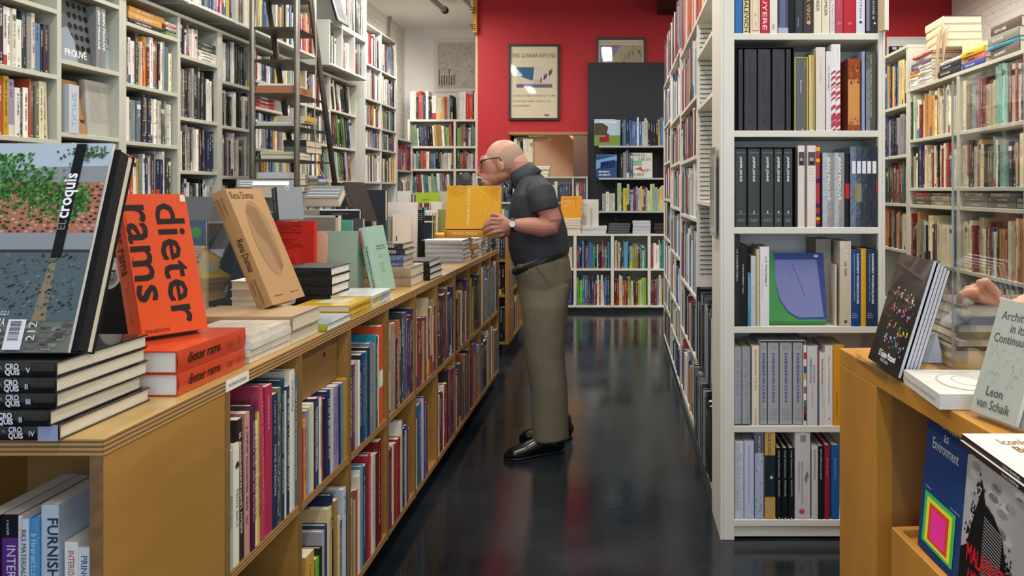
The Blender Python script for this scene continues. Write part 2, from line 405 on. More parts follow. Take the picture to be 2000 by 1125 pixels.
dark_tube('tube_lamp', P(836, -8, 8.6), P(868, 19, 9.4), 'grey tube lamp with black end cap hanging below white ceiling')
dark_tube('tube_lamp', P(898, -12, 8.9), P(924, 14, 9.9), 'thinner grey tube lamp beside the red wall edge near ceiling')
# conduit
mb = MB(); pts = [P(921, 34, 10.9), P(850, 33, 10.9), P(782, 32, 10.5)] + [V((-3.05, 10.25-.02*i, P(776, 34, 10.4).z-.02*i*i)) for i in range(4)] + [V((-3.05, 10.1, 3.2)), V((-3.05, 10.1, 2.86))]
mb.tube(pts, .018, seg=8); mb.tube([pts[1]-X_*.04, pts[1]+X_*.04], .028, seg=8); tag(mb.build('electrical_conduit', ALU, smooth=True), 'thin grey metal conduit along the ceiling and down white brick', 'pipe')
mb = MB(); mb.box((-3.08, 10.02, 2.7), (-3.0, 10.18, 2.88)); bevel(tag(mb.build('junction_box', ALU), 'small grey junction box at conduit end on white brick', 'electrical box'), .005)
PIPEM = mat('rusty_pipe', '8f6c5c', .6, noise=((20, 20, 20), .3))
mb = MB(); mb.tube([V((-3.06, 10.3, 2.55)), V((-2.98, 9.9, 2.25)), V((-2.98, 9.5, 1.95))], .03, seg=10); tag(mb.build('wall_pipe', PIPEM, smooth=True), 'rusty slanting pipe on the brightly lit brick wall', 'pipe')
# yellow carton at the end of the red wall
mb = MB(); a = P(924, 64, 9.15); mb.box((a.x, 9.13, a.z), (xl+.0, 9.35, a.z+.42), 'c58a2c')
ar = Art(); ar.text('all', .03, .22, .1, '3a2a10', up=True); ar.text('all', .03, .02, .1, '3a2a10', up=True); ar.put(mb, frame((a.x+.005, 9.13, a.z), X_, Z_, -Y_), 0)
tag(mb.build('hanging_carton', CLOTH), 'narrow yellow carton with dark lettering hung at red wall edge', 'box')
mb = MB(); mb.box((a.x+.02, 9.2, a.z+.42), (xl+.02, 9.24, CEIL)); mb.build('hanger', ALU, parent=bpy.data.objects['hanging_carton'])

# ------------------------------------------------------------------ framed pictures
def picture(name, x0, y0, x1, y1, Y, label, art, fr=BLACK, fw=.025, paper='d8c9ae', glass=True):
    a = P(x0, y1, Y); b = P(x1, y0, Y); w, h = b.x-a.x, b.z-a.z
    t = empty(name, (a.x, Y, a.z), 0, label, 'picture')
    if fw:
        m = MB(); m.box((-fw, -.03, -fw), (w+fw, 0, 0)); m.box((-fw, -.03, h), (w+fw, 0, h+fw)); m.box((-fw, -.03, 0), (0, 0, h)); m.box((w, -.03, 0), (w+fw, 0, h))
        bevel(m.build('frame', fr, t), .002)
    m = MB(); m.box((0, -.012, 0), (w, -.002, h), paper); art(w, h).put(m, frame((0, -.012, 0), X_, Z_, -Y_)); m.build('print', INK, t)
    if glass:
        m = MB(); m.box((0, -.022, 0), (w, -.019, h)); m.build('glazing', ACRYL, t)
    return t
def asplund(w, h):
    r = random.Random(3); A = Art(); A.text('ERIK GUNNAR ASPLUND', w*.04, h*.845, h*.085, '4a4744', width=w*.92)
    A.rect(w*.12, h*.425, w*.89, h*.71, 'cfc2b4').up()
    A.rect(w*.12, h*.425, w*.89, h*.475, '6a6480'); A.poly([(w*.12, h*.71), (w*.5, h*.71), (w*.47, h*.52), (w*.12, h*.6)], '3f6488').up()
    A.rect(w*.5, h*.47, w*.62, h*.54, 'b9b294').up()
    for i in range(7): A.poly([(w*(.62+.037*i), h*(.5+.02*i)), (w*(.655+.037*i), h*(.49+.02*i)), (w*(.675+.037*i), h*(.56+.02*i)), (w*(.64+.037*i), h*(.57+.02*i))], ['b8465a', 'd8d2d8', '4a4a80'][i % 3])
    A.text('SATURDAY JUNE 8 - SUNDAY JULY 14 1985', w*.05, h*.3, h*.04, '7a7064', width=w*.9)
    A.text('GALLERY HOURS: TUESDAY - SUNDAY 12 - 6 PM', w*.05, h*.225, h*.036, '7a7064', width=w*.8)
    A.text('CLOSED MONDAYS', w*.05, h*.16, h*.036, '7a7064', width=w*.36)
    A.rect(w*.72, h*.03, w*.82, h*.055, 'b05070'); return A
picture('poster', 998, 91, 1089, 231, RY, 'tall framed exhibition poster with thin lettering on the red wall', asplund)
def western(w, h):
    r = random.Random(9); A = Art(); A.text('VISIONARY ARCHITECTURE  1965', w*.04, h*.93, h*.035, '8a8278', width=w*.9)
    A.rect(w*.035, h*.06, w*.965, h*.9, 'b7a48a').up(); A.poly([(w*.035, h*.9), (w*.5, h*.9), (w*.2, h*.5), (w*.035, h*.55)], '8f86a6').up()
    A.poly([(w*.3, h*.3), (w*.6, h*.72), (w*.75, h*.88), (w*.965, h*.8), (w*.965, h*.06), (w*.3, h*.06)], 'a89c84').up()
    for i in range(40):
        x, y = r.uniform(.4, .93)*w, r.uniform(.1, .7)*h; A.poly([(x, y), (x+.004, y), (x+.05*r.uniform(-1, 1), y+.06), (x-.004, y+.06)], '6d6250')
    return A
picture('poster', 1169, 78, 1257, 180, RY, 'landscape poster in black frame half hidden by the black panel', western)
def engraving(w, h):
    r = random.Random(7); A = Art(); A.rect(.05, .05, w-.05, h-.05, 'bdb8ae').up()
    for i in range(900):
        x, y = r.uniform(.06, w-.1), r.uniform(.06, h-.1); l = r.uniform(.01, .05); a = r.uniform(0, 3.14); s = r.uniform(.001, .003)
        g = r.choice(['7d7870', '8f8a82', 'a29d94', 'd5d1c8', '66615a']); dx, dy = l*math.cos(a), l*math.sin(a)
        dx = min(dx, w-.06-x) ; A.poly([(x, y), (x+dx, y+dy), (x+dx-s*math.sin(a)*2, y+dy+s*2), (x-s, y+s*2)], g)
    for i in range(7): A.rect(.07+.035*i, .1, .085+.035*i, .1+.2*r.uniform(.6, 1.2), '55504a')
    return A
picture('map_print', 848, 76, 985, 180, 10.995, 'large unframed grey engraving pinned high on the white back wall', engraving, fw=0, paper='d8d4ca', glass=False)
# white-framed dark board high on the red wall, seen over the right-hand cases
def plain(w, h):
    A = Art(); A.rect(0, 0, w, h-.09, '23282c').up()
    for i in range(9): A.rect(.05+.08*i, h-.13, .1+.08*i, h-.1, 'c9cdd0')
    return A
picture('white_framed_board', 1734, 76, 1846, 210, RY, 'dark board with white frame behind the right-hand shelves', plain, fr=WHITE, fw=.02, paper='d8d8d6', glass=False)
# ================================================================== bookcases
def case(name, label, cat, O, rz, W, D, z0, z1, ups, shelves, m, t=.02, st=.02, back=True, top=True, plinth=0, group=None, backm=None, edges=None, bottom=True):
    """ups: x of the uprights' centres; shelves[i]: heights of the shelf tops in column i"""
    root = empty(name, (O[0], O[1], 0), rz, label, cat, group)
    em, eh = edges or (None, None)
    for i, x in enumerate(ups):
        a, b = (x, x+t) if i == 0 else ((x-t, x) if i == len(ups)-1 else (x-t/2, x+t/2))
        q = MB(); q.box((a, 0, z0), (b, D, z1 - (st if top else 0)))
        bevel(q.build('side_panel' if i in (0, len(ups)-1) else 'divider', m, root), .0015, 1)
        if em: 
            q = MB(); q.box((a, -.0012, z0), (b, 0, z1-(st if top else 0))); q.build('edge', em, root)
    for i in range(len(ups)-1):
        a = ups[i]+(t if i == 0 else t/2); b = ups[i+1]-(t if i == len(ups)-2 else t/2)
        for z in shelves[i]:
            q = MB(); q.box((a, .0, z-st), (b, D-.005, z)); bevel(q.build('shelf', m, root), .0015, 1)
            if eh: q = MB(); q.box((a, -.0014, z-st), (b, 0, z)); q.build('edge', eh, root)
    if top: q = MB(); q.box((ups[0], -.002, z1-st), (ups[-1], D, z1)); bevel(q.build('top_panel', m, root), .002)
    if back: q = MB(); q.box((ups[0]+.002, D-.006, z0), (ups[-1]-.002, D, z1-.001)); q.build('back_panel', backm or m, root)
    if plinth: q = MB(); q.box((ups[0], .012, 0), (ups[-1], D, z0)); q.build('plinth', m if plinth is True else plinth, root)
    return root
SPECS = []
def row(root, x0, x1, z, hc, pal, seed, place, hr=(.6, .92), tr=(.012, .03), dep=.2, inset=.012, jit=.012, lean=0, gap=0, fill=1.0, fixed=None, lastlean=False, step=None):
    r = random.Random(seed); M = Matrix.Translation(root.location) @ Matrix.Rotation(root.rotation_euler.z, 4, 'Z')
    x = x0; i = 0; items = list(fixed) if fixed is not None else None
    sc = 1.0
    if items is not None: 
        tot = sum(q[1] for q in items); sc = (x1-x0-.003)/(tot/100); sc = min(sc, 1.25)
    cl = None; lim = x0+(x1-x0)*fill
    if items is None and fill == 1.0 and not lean:
        items = []; xx = 0
        while True:
            t = r.uniform(*tr)*(1.5 if r.random() < .1 else 1); h = hc*r.uniform(*hr); col = r.choice(pal)
            if cl and r.random() < .2: col, t, h = cl
            cl = (col, t, h)
            if xx+t > x1-x0-.002+tr[0]*.6: break
            items.append((col, t*100, h*100, None)); xx += t
        if items: k = (x1-x0-.003)/max(xx, .001); items = [(c_, t_*k, h_, s_) for c_, t_, h_, s_ in items]
    while True:
        style = None
        if items is not None:
            if not items: break
            q = items.pop(0); col, t, h = q[0], q[1]/100*sc, q[2]/100; style = q[3] if len(q) > 3 else None
        else:
            t = r.uniform(*tr)*(1.5 if r.random() < .1 else 1); h = hc*r.uniform(*hr)
            col = r.choice(pal)
            if cl and r.random() < .2: col, t, h = cl
            cl = (col, t, h)
            if x+t > lim: break
        if col == '-': x += t; continue
        h = min(h, hc-.008)
        w = min(dep, max(.12, h*r.uniform(.68, .8)))
        ins = inset+r.uniform(0, jit)
        a = 0
        if lean: a = lean
        elif r.random() < .06: a = -.03
        xx = x + (h*math.sin(-a) if a < 0 else 0)*0
        lo = M @ V((x, ins, z))
        SPECS.append(dict(o=lo, rz=root.rotation_euler.z, lean=a, w=w, h=h, t=max(.004, t-.0008), col=col, style=style, place=place, i=i, seed=seed*1000+i, hard=r.random() < .55))
        x += t/(math.cos(a) if a else 1) + (abs(a)*.02 if a else 0); i += 1
        if gap: x += gap
def mixcol(h, r, amt=.05):
    c = [int(h[i:i+2], 16)/255 for i in (0, 2, 4)]; k = 1+r.uniform(-amt, amt)*2
    return ''.join('%02x' % max(0, min(255, int(255*(v*k+r.uniform(-amt, amt)*.5)))) for v in c)
LEFTP = 'e4dfd2 e8e6e0 f0eee8 dcd8ce d8d3c6 ece8de c9c4b8 a9a49a 86827a 35363a 1f2226 26282c 2b3a52 35598a 5f87ac 8f2f2c b54a32 7a3a3a 5a5048 74685a c9b98c e0d8b8 4a5a4c 6b7f86 d4a72c 3a3444 9a8fa8'.split()
DARKP = '1d1f23 26282b 34373b 4a4c50 6f7276 dcd8cc e6e2d8 2a3450 3e4a3e 8a8a86 5f3a34 c8b88c 23415e'.split()
WOODP = '8a2a30 9c3a3a 6a2028 2a3560 1f2a4a 324a72 c9b58a d8cfae e2dcc4 a0522c 5a3a28 1f1c1c 2e2a28 7a6a4a b98a4a 3f6f8a 5b4a78 7a2f58 c46a3a 2f4a3a 9c8a70'.split()
BROWNP = '3a2418 1e1a18 5a2a24 a05a38 d9ccaa 6a4a3a 28304e 8a3a3a 232024 cbbd96 3a3a6a b89a4a'.split()
BLUEP = '4f6a80 6f8290 2a3a50 8fa0a8 d6d2c4 3a2c2a 7a2a34 3f4a68 b8bab4 23282e 946a48'.split()
REDP = '8a2228 a02c30 6a1a22 b03a38 d8cdb0 2a2226 c9b48c 7a2a30 2f3a5a e0d6c0 943038'.split()
VIVID = '1f2a38 16181c e6e4da dcdad2 4a6f94 5a8a6c 3a7a70 94403a b0503f 86a052 b8b870 3f4a6a 7a4a5c f0ece2 2f5a52 7ea0b8 b08a50 7a8668 101214 e8e6de 2a2e34 c8c4b8'.split()
RIGHTP = 'e0d3b0 d8c8a0 cbb88c e8dfc4 c4b490 b8a880 8a2a2c 6f2428 a33a32 3a4a3a 23262a 5a4a3a d9c9a4 e4dab8 6a7a80 c98f4a 2c3f66 7fae9c e8e0c8 cabb9a'.split()
AISLEP = 'e6e4dc dad8d0 f0eee6 8a3038 b04038 2c4a7a 3a6aa0 c4c8c8 d08a4a 3a3c44 5f7f78 1e2026 9a94b0 e8e2d0'.split()

# ---- wooden island counter, aisle side: front plane x=-.874
WX = -.874; YN = 1.3
ups_y = [874*1.5/(1210-x)/1 for x in (444, 586, 683, 757, 811, 854, 889, 917, 939, 958, 974)]
ZT, ZM, ZB = .98, .545, .115
TH = .028
def counter():
    root = empty('display_counter', (WX, YN, 0), math.pi/2, 'long birch plywood island counter with two rows of book compartments', 'counter')
    W = ups_y[-1]-YN; D = .36
    xs = [.0]+[y-YN for y in ups_y]
    last = [root]
    def pb(n, lo, hi, m):
        q = MB(); q.box(lo, hi); o = q.build(n, m, root); bevel(o, .001, 1); last[0] = o; return o
    pb('top_panel', (0, 0, ZT-TH), (W, .9, ZT), BIRCHT)
    q = MB(); q.box((0, -.0015, ZT-TH), (W, 0, ZT)); q.build('edge', EDGEZ, last[0])
    q = MB(); q.box((-.0015, 0, ZT-TH), (0, .9, ZT)); q.build('edge', EDGEZ, last[0])
    pb('end_panel', (0, 0, 0), (xs[1], .022, ZT-TH), BIRCH)                        # blank bay beside the end-facing shelves
    q = MB(); q.box((-.0015, 0, 0), (0, .022, ZT-TH)); q.build('edge', EDGEX, last[0])
    for i, x in enumerate(xs[1:]):
        t = .02
        pb('divider' if x < W-.01 else 'side_panel', (x-t/2, 0, ZB-TH), (x+t/2, D, ZT-TH), BIRCH)
        q = MB(); q.box((x-t/2, -.0014, ZB-TH), (x+t/2, 0, ZT-TH)); q.build('edge', EDGEY, last[0])
    for i in range(1, len(xs)-1):
        for z in (ZM, ZB):
            pb('shelf', (xs[i]+.01, 0, z-.022), (xs[i+1]-.01, D, z), BIRCH)
            q = MB(); q.box((xs[i]+.01, -.0014, z-.022), (xs[i+1]-.01, 0, z)); q.build('edge', EDGEZ, last[0])
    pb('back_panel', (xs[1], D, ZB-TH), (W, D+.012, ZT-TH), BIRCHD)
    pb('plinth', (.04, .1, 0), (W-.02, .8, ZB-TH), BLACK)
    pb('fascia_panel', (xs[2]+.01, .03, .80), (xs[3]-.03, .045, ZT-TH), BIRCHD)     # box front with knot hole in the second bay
    q = MB(); c = V((xs[2]+.25, .029, .9)); q.tube([c, c+V((0, .002, 0))], .008, seg=12); q.build('knot_hole', BLACK, root)
    pb('inner_side', (xs[3]-.045, .004, ZM), (xs[3]-.012, D-.02, .80), mat('yellow_birch_inner', 'b88a2a', .5, noise=((2, 2, 8), .1)))
    # end-facing shelves (towards the camera)
    pb('end_divider', (.0, .36, 0), (.3, .38, ZT-TH), BIRCH)
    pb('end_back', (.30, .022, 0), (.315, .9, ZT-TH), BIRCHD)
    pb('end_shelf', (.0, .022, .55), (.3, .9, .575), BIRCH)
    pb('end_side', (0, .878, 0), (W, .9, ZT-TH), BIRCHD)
    # paper label on the edge
    q = MB(); x0 = xs[1]-.005; q.box((x0-.005, -.003, ZT-.0265), (x0+.098, -.0016, ZT-.002), 'e8e2d2')
    A = Art(); A.text('INTERIOR DESIGN', .012, .008, .011, '4a4844', width=.078); A.put(q, frame((x0-.005, -.003, ZT-.0265), X_, Z_, -Y_))
    q.build('shelf_label', INK, root)
    return root, xs
COUNTER, cxs = counter()
bay = ['bay nearest the camera', 'second bay', 'third bay', 'fourth bay', 'fifth bay', 'sixth bay', 'seventh bay', 'eighth bay', 'ninth bay', 'last bay']
UP = {
 0: [('a9b8a6',1.7,27,'FENG-SHUI'),('dfdac2',2.6,28,'FENG SHUI'),('2e2822',2.2,33,'marks:d8d0b8'),('c48c82',2.4,33.5,'marks:5a4a78'),('4a1838',2.6,34.5,'marks:b08a98'),('e6dfca',1.2,30,'marks:50483c'),('d8b94c',1.4,32,'marks:6a4a20'),('b8435c',2.2,38,'marks:d8707a'),('a62c4c',3.8,37,'interiors'),('1d2f4c',2.6,34,'HOME INTERIORS'),('77705e',1.6,35,'pic'),('173f50',2.5,36.5,'marks:9ab0b0'),('ddd3b6',1.0,33,None),('23305e',1.7,34,'marks:c8ccd8'),('e4dec9',3.4,37.5,'curiosity'),('4a7092',1.4,36,'marks:d0d8d8')],
 1: [('9c2438',1.2,20,None),('d0973a',1.6,22,'marks:b03028'),('8d87a0',1.4,24,None),('b9bd9c',1.4,24.5,None),('e2dbc4',1.6,25,None),('2e2c34',1.4,25,'marks:d8d4c8'),('243568',1.8,25.5,'marks:d8d4c8'),('e0dac6',1.6,25,'marks:40506a'),('8a2440',1.6,25,None),('1d1d26',1.4,24,None),('233468',2.6,25.5,'marks:e0dcd0'),('d6d0c0',1.4,25.5,None),('a29cb0',1.8,25,'marks:60588a'),('8c7cb4',2.8,25.2,'marks:6a5a98'),('24262c',1.2,24.5,None),('5f7f98',1.8,25,None),('-',3.4,10)],
 2: [('2c3a62',1.6,27,'marks:c8c8c8'),('7a3040',1.8,28.5,'marks:d0a0a0'),('a9bcc4',2.2,29,None),('e4dcbf',2,28.5,None),('26242a',1.2,30,'marks:d8d4c8'),('203f78',2.6,30,'marks:90a8c8'),('15788c',2.2,30,'marks:c86a3a'),('1e1e22',1.6,31,None),('6c7ca0',3.2,32,'marks:d0d4dc'),('a88a58',1.2,31,None),('2893a0',1.8,34,None),('1c1c20',1.4,33,'marks:c8c4b8'),('e6e0cc',1,33,None),('d8532f',3.6,36,'band')],
}
LOW = {
 0: [('-',10,10),('c9a634',1.2,14.5,None),('d8cdb0',1.0,15,None),('1c6a4c',.8,14,None),('8c8678',9,24,'marks:23304e'),('2a3aa0',1.5,16,None),('ddd4b8',3,17,None),('7a4a30',3,15,None)],
 1: [('6a2430',1.4,12,None),('d8a08c',1.2,14,None),('c79a48',4.6,26,'marks:8a5a20'),('7a6a3a',1.2,20,None),('6cb02a',2.2,22,'marks:3a6a18'),('2a2420',1.4,24,None),('a8a4a4',1.6,28,None),('2a3f6a',1.6,29,None),('d8c38c',3.2,33,'marks:a07a40'),('23304a',1.6,36,'image and'),('b98a3a',2,33,None),('d6c290',1.4,27,'marks:4a3a20'),('4a3a6a',1.6,25,'marks:c8c0d0'),('b8c4d0',2.6,34,'BY THE'),('40506a',1.4,32,None)],
 2: [('ddd0ac',1.4,28,'marks:50402a'),('23807c',1,30,None),('c99a5a',1.8,26,None),('b84848',1.4,29,None),('ded4b6',1.6,33,None),('d8d8d0',1,34,None),('5f8ab0',2,35,None),('3a4640',2.2,34,'marks:c8c4b8'),('6c2434',1.8,34,None),('b02c40',2.8,36,'marks:e0c0b8'),('e0cfae',2.4,35,'marks:a03838'),('b4b8b0',1.4,34,None),('4a2030',1.8,34,None),('7a1c22',3.4,37.5,'marks:d8b8a8'),('c23a30',1.4,36,None)],
 3: [('3a4a6a',1.2,27,None),('74282c',2.4,30,'marks:c8a08c'),('ccc8bc',2,31,None),('9a2a26',4,30,'marks:c88070'),('8a2226',3.4,30.5,'marks:c88070'),('e6e0ce',1.2,36,None),('787c80',2.4,36,None),('23262e',2,32,'marks:c8c8c8'),('d0c4a0',1.6,30,None),('3a4a78',2,32,None),('a85a38',1.6,30,None)],
 4: [('e3d7b4',2.4,30,'marks:c0a878'),('4a4038',1.6,31,None),('1f6a9c',5,35,'marks:a8c8d8'),('d8b8b8',1.4,36,None),('5a3a80',2.6,36.5,'marks:c0b0d0'),('4a68a8',2,33,None),('3a2a20',1.6,31,None),('bb7f40',1.4,30,None)],
}
pals_up = [None, None, None, WOODP, WOODP+['d84a3a', 'c8a8a0', 'e0d6b8'], BROWNP, BROWNP+['d9ccaa', 'e0d8c0'], ['d8d2bc', '2a2826', 'c9a63a', '3a3f3a', '8a8478'], BLUEP, BLUEP]
for i in range(10):
    x0, x1 = cxs[i+1]+.011, cxs[i+2]-.011
    pu = 'upper row in %s of plywood counter' % bay[i]; pl = 'lower row in %s of plywood counter' % bay[i]
    if i in UP: row(COUNTER, x0, x1, ZM, .395, None, 100+i, pu, fixed=UP[i], inset=.0, jit=.003)
    else: row(COUNTER, x0, x1, ZM, .395, pals_up[i], 100+i, pu, hr=(.68, .93), tr=(.016, .038), inset=.002, jit=.006)
    if i in LOW: row(COUNTER, x0, x1, ZB, .40, None, 120+i, pl, fixed=LOW[i], inset=.0, jit=.004)
    else: row(COUNTER, x0, x1, ZB, .40, REDP if i == 5 else WOODP+BLUEP, 120+i, pl, hr=(.68, .93), tr=(.016, .038), inset=.002, jit=.006)
# end-facing shelf of the counter, spines to the camera
ENDROOT = empty('end_ref', (WX, YN, 0), 0)
END = [('2b3a4a',3.4,25,None),('1e2a4e',3.4,26,None),('1a1c22',3.4,25,None),('3a2c3a',3.4,26,None),('123a34',3.4,27,None),('20242a',3.0,26.6,'CHING'),('5a2a78',2.8,26.6,'INTERIOR D'),('d8d2c4',.7,26.5,None),('c4c8cc',1.5,26.2,'RKS MATERIALS AND'),('4a88b8',1.7,26.4,'marks:a8c8dc'),('b4bec8',2.8,28.5,'FURNISHING E'),('-',.4,10),('dedad2',2.2,21.8,'INTERIOR DESIGN'),('d2d4d8',2.0,20.9,'PRINCETON'),('-',1.2,10)]
row(ENDROOT, -.022-.385, -.022, .577, .372, None, 140, 'camera-facing end shelf of plywood counter', fixed=END, inset=.012, dep=.25)
bpy.data.objects.remove(ENDROOT)

# ---- second wooden counter beyond, end face towards the camera
def counter2():
    X1, Y0, L = -.94, 6.5, 1.15
    root = empty('display_counter', (X1, Y0, 0), math.pi/2, 'farther birch counter behind the man with shelves at its end', 'counter')
    def pb(n, lo, hi, m): q = MB(); q.box(lo, hi); return bevel(q.build(n, m, root), .001, 1)
    pb('top_panel', (0, 0, 1.06), (L, .8, 1.085), BIRCHT); pb('end_panel', (0, 0, .1), (.02, .03, 1.06), BIRCH)
    pb('side_panel', (.02, 0, .1), (.3, .02, 1.06), BIRCH)
    for z in (.1, .5, .8): pb('end_shelf', (0, .03, z), (.28, .8, z+.02), BIRCH)
    pb('end_back', (.28, .02, .1), (.3, .8, 1.06), BIRCHD)
    for z in (.1, .52): pb('shelf', (.3, 0, z), (L, .34, z+.02), BIRCH)
    for x in (.7, L-.02): pb('divider', (x, 0, .1), (x+.02, .34, 1.06), BIRCH)
    pb('plinth', (.05, .06, 0), (L, .75, .1), BLACK)
    return root
C2 = counter2()
row(C2, .31, .69, .54, .5, BLUEP+VIVID, 150, 'upper row of farther birch counter', hr=(.5, .7))
row(C2, .31, .69, .12, .38, BLUEP+VIVID, 151, 'lower row of farther birch counter')
C2E = empty('e', (-.94, 6.5, 0), 0)
row(C2E, -.22, -.03, .82, .22, DARKP, 152, 'top end shelf of farther birch counter', hr=(.8, .95)); row(C2E, -.22, -.03, .52, .27, ['16181c', '1c1e22', '2a2620'], 153, 'middle end shelf of farther birch counter', hr=(.85, .95), tr=(.02, .03)); row(C2E, -.22, -.03, .12, .37, ['16202c', '1c2430', '202a3a'], 154, 'bottom end shelf of farther birch counter', hr=(.75, .8))
bpy.data.objects.remove(C2E)

# ---- tall left wall bookcases, front plane x=-2.7
LX = -2.7
def ly(px): return 2700*1.5/(1210-px)
colx = [-40, 116, 240, 350, 430, 493, 555, 598, 645, 697]
colz = [[2.27, 1.956, 1.645, 1.33, 1.0, .6, .1], [2.40, 2.04, 1.685, 1.36, 1.0, .6, .1], [2.33, 1.995, 1.676, 1.36, 1.0, .6, .1], [2.245, 1.859, 1.527, 1.2, .8, .45, .1],
        [2.154, 1.848, 1.504, 1.2, .8, .45, .1], [2.23, 2.03, 1.72, 1.4, 1.0, .6, .1], [2.15, 1.83, 1.5, 1.2, .8, .45, .1], [2.15, 1.83, 1.5, 1.2, .8, .45, .1], [2.17, 1.825, 1.5, 1.2, .8, .45, .1]]
groups = [(0, 2), (2, 4), (4, 6), (6, 9)]
lcases = []
lname = ['nearest tall cream bookcase on the left wall, holding face-out books', 'second tall cream bookcase on the left wall before the ladder', 'tall cream bookcase on left wall behind the steel ladder', 'tall cream bookcase on left wall with leaning books, past ladder']
for gi, (a, b) in enumerate(groups):
    y0 = ly(colx[a]); ups = [ly(colx[k])-y0 for k in range(a, b+1)]
    rt = case('bookcase', lname[gi], 'bookcase', (LX, y0), math.pi/2, ups[-1], .32, .08, 2.49, ups, colz[a:b], CREAM, t=.03, st=.022, plinth=True)
    lcases.append((rt, ups, a))
rows_l = {}
for rt, ups, a in lcases:
    for k in range(len(ups)-1):
        c = a+k; zs = colz[c]; x0 = ups[k]+.034; x1 = ups[k+1]-.034
        for j, z in enumerate(zs):
            if z < 1.15: continue
            top = 2.465 if j == 0 else zs[j-1]-.022
            hc = top-z
            pl = '%s shelf of %s bay, left wall' % (ORD[j], ORD[c])
            if c == 1 and j in (0, 1, 2): rows_l[(c, j)] = (rt, x0, x1, z, hc); continue
            pal = LEFTP
            if c in (3, 4): pal = DARKP+LEFTP[:12]
            if c in (5, 6): pal = LEFTP+['8a3a6a', 'd8b84a', '5aa0b0']
            if hc < .2:  rows_l[(c, j)] = (rt, x0, x1, z, hc); continue
            if c == 8 and j in (0, 1, 2):
                row(rt, x0+.02, x1, z, hc, ['a8b4c0', '2a2c30', '4f7a30', '1e2228', 'd8d4c8', '2c3e60', '3a3c40', 'c8c4b8'][:(6 if j == 0 else 8)]+['8a3a30'], 300+c*10+j, pl, hr=(.85, 1), tr=(.03, .055), dep=.2, lean=-.22, fill=.92); continue
            if c == 2 and j == 0: rows_l[(c, j)] = (rt, x0, x1, z, hc); continue
            if c == 3 and j == 0:
                row(rt, x0, x0+.2, z, hc, LEFTP, 300+c*10+j, pl, hr=(.72, .95)); rows_l[(c, j)] = (rt, x0+.2, x1, z, hc); continue
            row(rt, x0, x1, z, hc, pal, 300+c*10+j, pl, hr=(.74, .95), tr=(.012, .034), inset=.02)
# upper grey-white cabinets above them
uy = [ly(p) for p in (200, 345, 440, 520, 600)]
rt = case('wall_cabinet', 'grey-white upper shelf cabinet above the nearer left bookcases', 'cabinet', (-2.62, uy[0]), math.pi/2, uy[-1]-uy[0], .32, 2.54, 3.6, [y-uy[0] for y in uy], [[2.565, 3.0], [2.565, 2.98], [2.565, 2.98], [2.565, 2.98]], GREYW, t=.025)
for k in range(4):
    row(rt, uy[k]-uy[0]+.02, uy[k+1]-uy[0]-.02, 2.565, .36, LEFTP+['b8405a', 'd06a40', 'c9b0d0', 'e8d050'], 400+k, '%s bay of nearer upper cabinet' % ORD[k], hr=(.7, .95), tr=(.013, .034), inset=.02)
    row(rt, uy[k]-uy[0]+.02, uy[k+1]-uy[0]-.02, 3.0, .36, LEFTP, 410+k, 'top of %s bay of nearer upper cabinet' % ORD[k], hr=(.7, .95), inset=.02)
uy = [ly(p) for p in (626, 652, 677, 701)]
rt = case('wall_cabinet', 'grey-white upper cabinet of square cubbies beyond the ladder', 'cabinet', (-2.62, uy[0]), math.pi/2, uy[-1]-uy[0], .32, 2.54, 2.95, [y-uy[0] for y in uy], [[2.565]]*3, GREYW, t=.025)
for k in range(3): row(rt, uy[k]-uy[0]+.02, uy[k+1]-uy[0]-.1, 2.565, .34, LEFTP+['c86a50', '5a50a0'], 420+k, '%s cubby of farther upper cabinet' % ORD[k], hr=(.7, .95), inset=.02)
rt = case('wall_cabinet', 'topmost grey-white cabinet with pale and black books, near ceiling', 'cabinet', (-2.62, uy[1]), math.pi/2, uy[-1]-uy[1], .32, 2.95, 3.5, [0, uy[-1]-uy[1]], [[2.975]], GREYW, t=.025)
row(rt, .05, uy[-1]-uy[1]-.04, 2.975, .45, DARKP, 425, 'topmost left cabinet', hr=(.6, .9), inset=.02)
# last unit, proud of the rest
zl = [2.77, 2.40, 2.11, 1.87, 1.50, 1.14]
ys = [ly(712), ly(745), ly(775)]
rt = case('bookcase', 'last tall grey-white bookcase on the left wall, two bays wide', 'bookcase', (LX, ys[0]), math.pi/2, ys[-1]-ys[0], .36, .08, 3.2, [0, ys[1]-ys[0], ys[2]-ys[0]], [zl+[.6, .1]]*2, GREYW, t=.03, plinth=True)
for k in range(2):
    for j, z in enumerate(zl[:-1]):
        row(rt, (0 if k == 0 else ys[1]-ys[0])+.035, (ys[1]-ys[0] if k == 0 else ys[2]-ys[0])-.035, z, (3.17 if j == 0 else zl[j-1]-.02)-z, LEFTP+['c9b8a0', 'd8cbb0', '8a3030', '8a3a3a', '4a9a40' if j == 2 else 'c0a890'], 430+k*10+j, '%s shelf of last left bookcase, %s bay' % (ORD[j], ['nearer', 'farther'][k]), hr=(.72, .93), tr=(.014, .036), inset=.015)
q = MB(); q.box((LX-.0, ly(701)+.0, .05), (LX+.0, ly(701)+.01, 3.2))
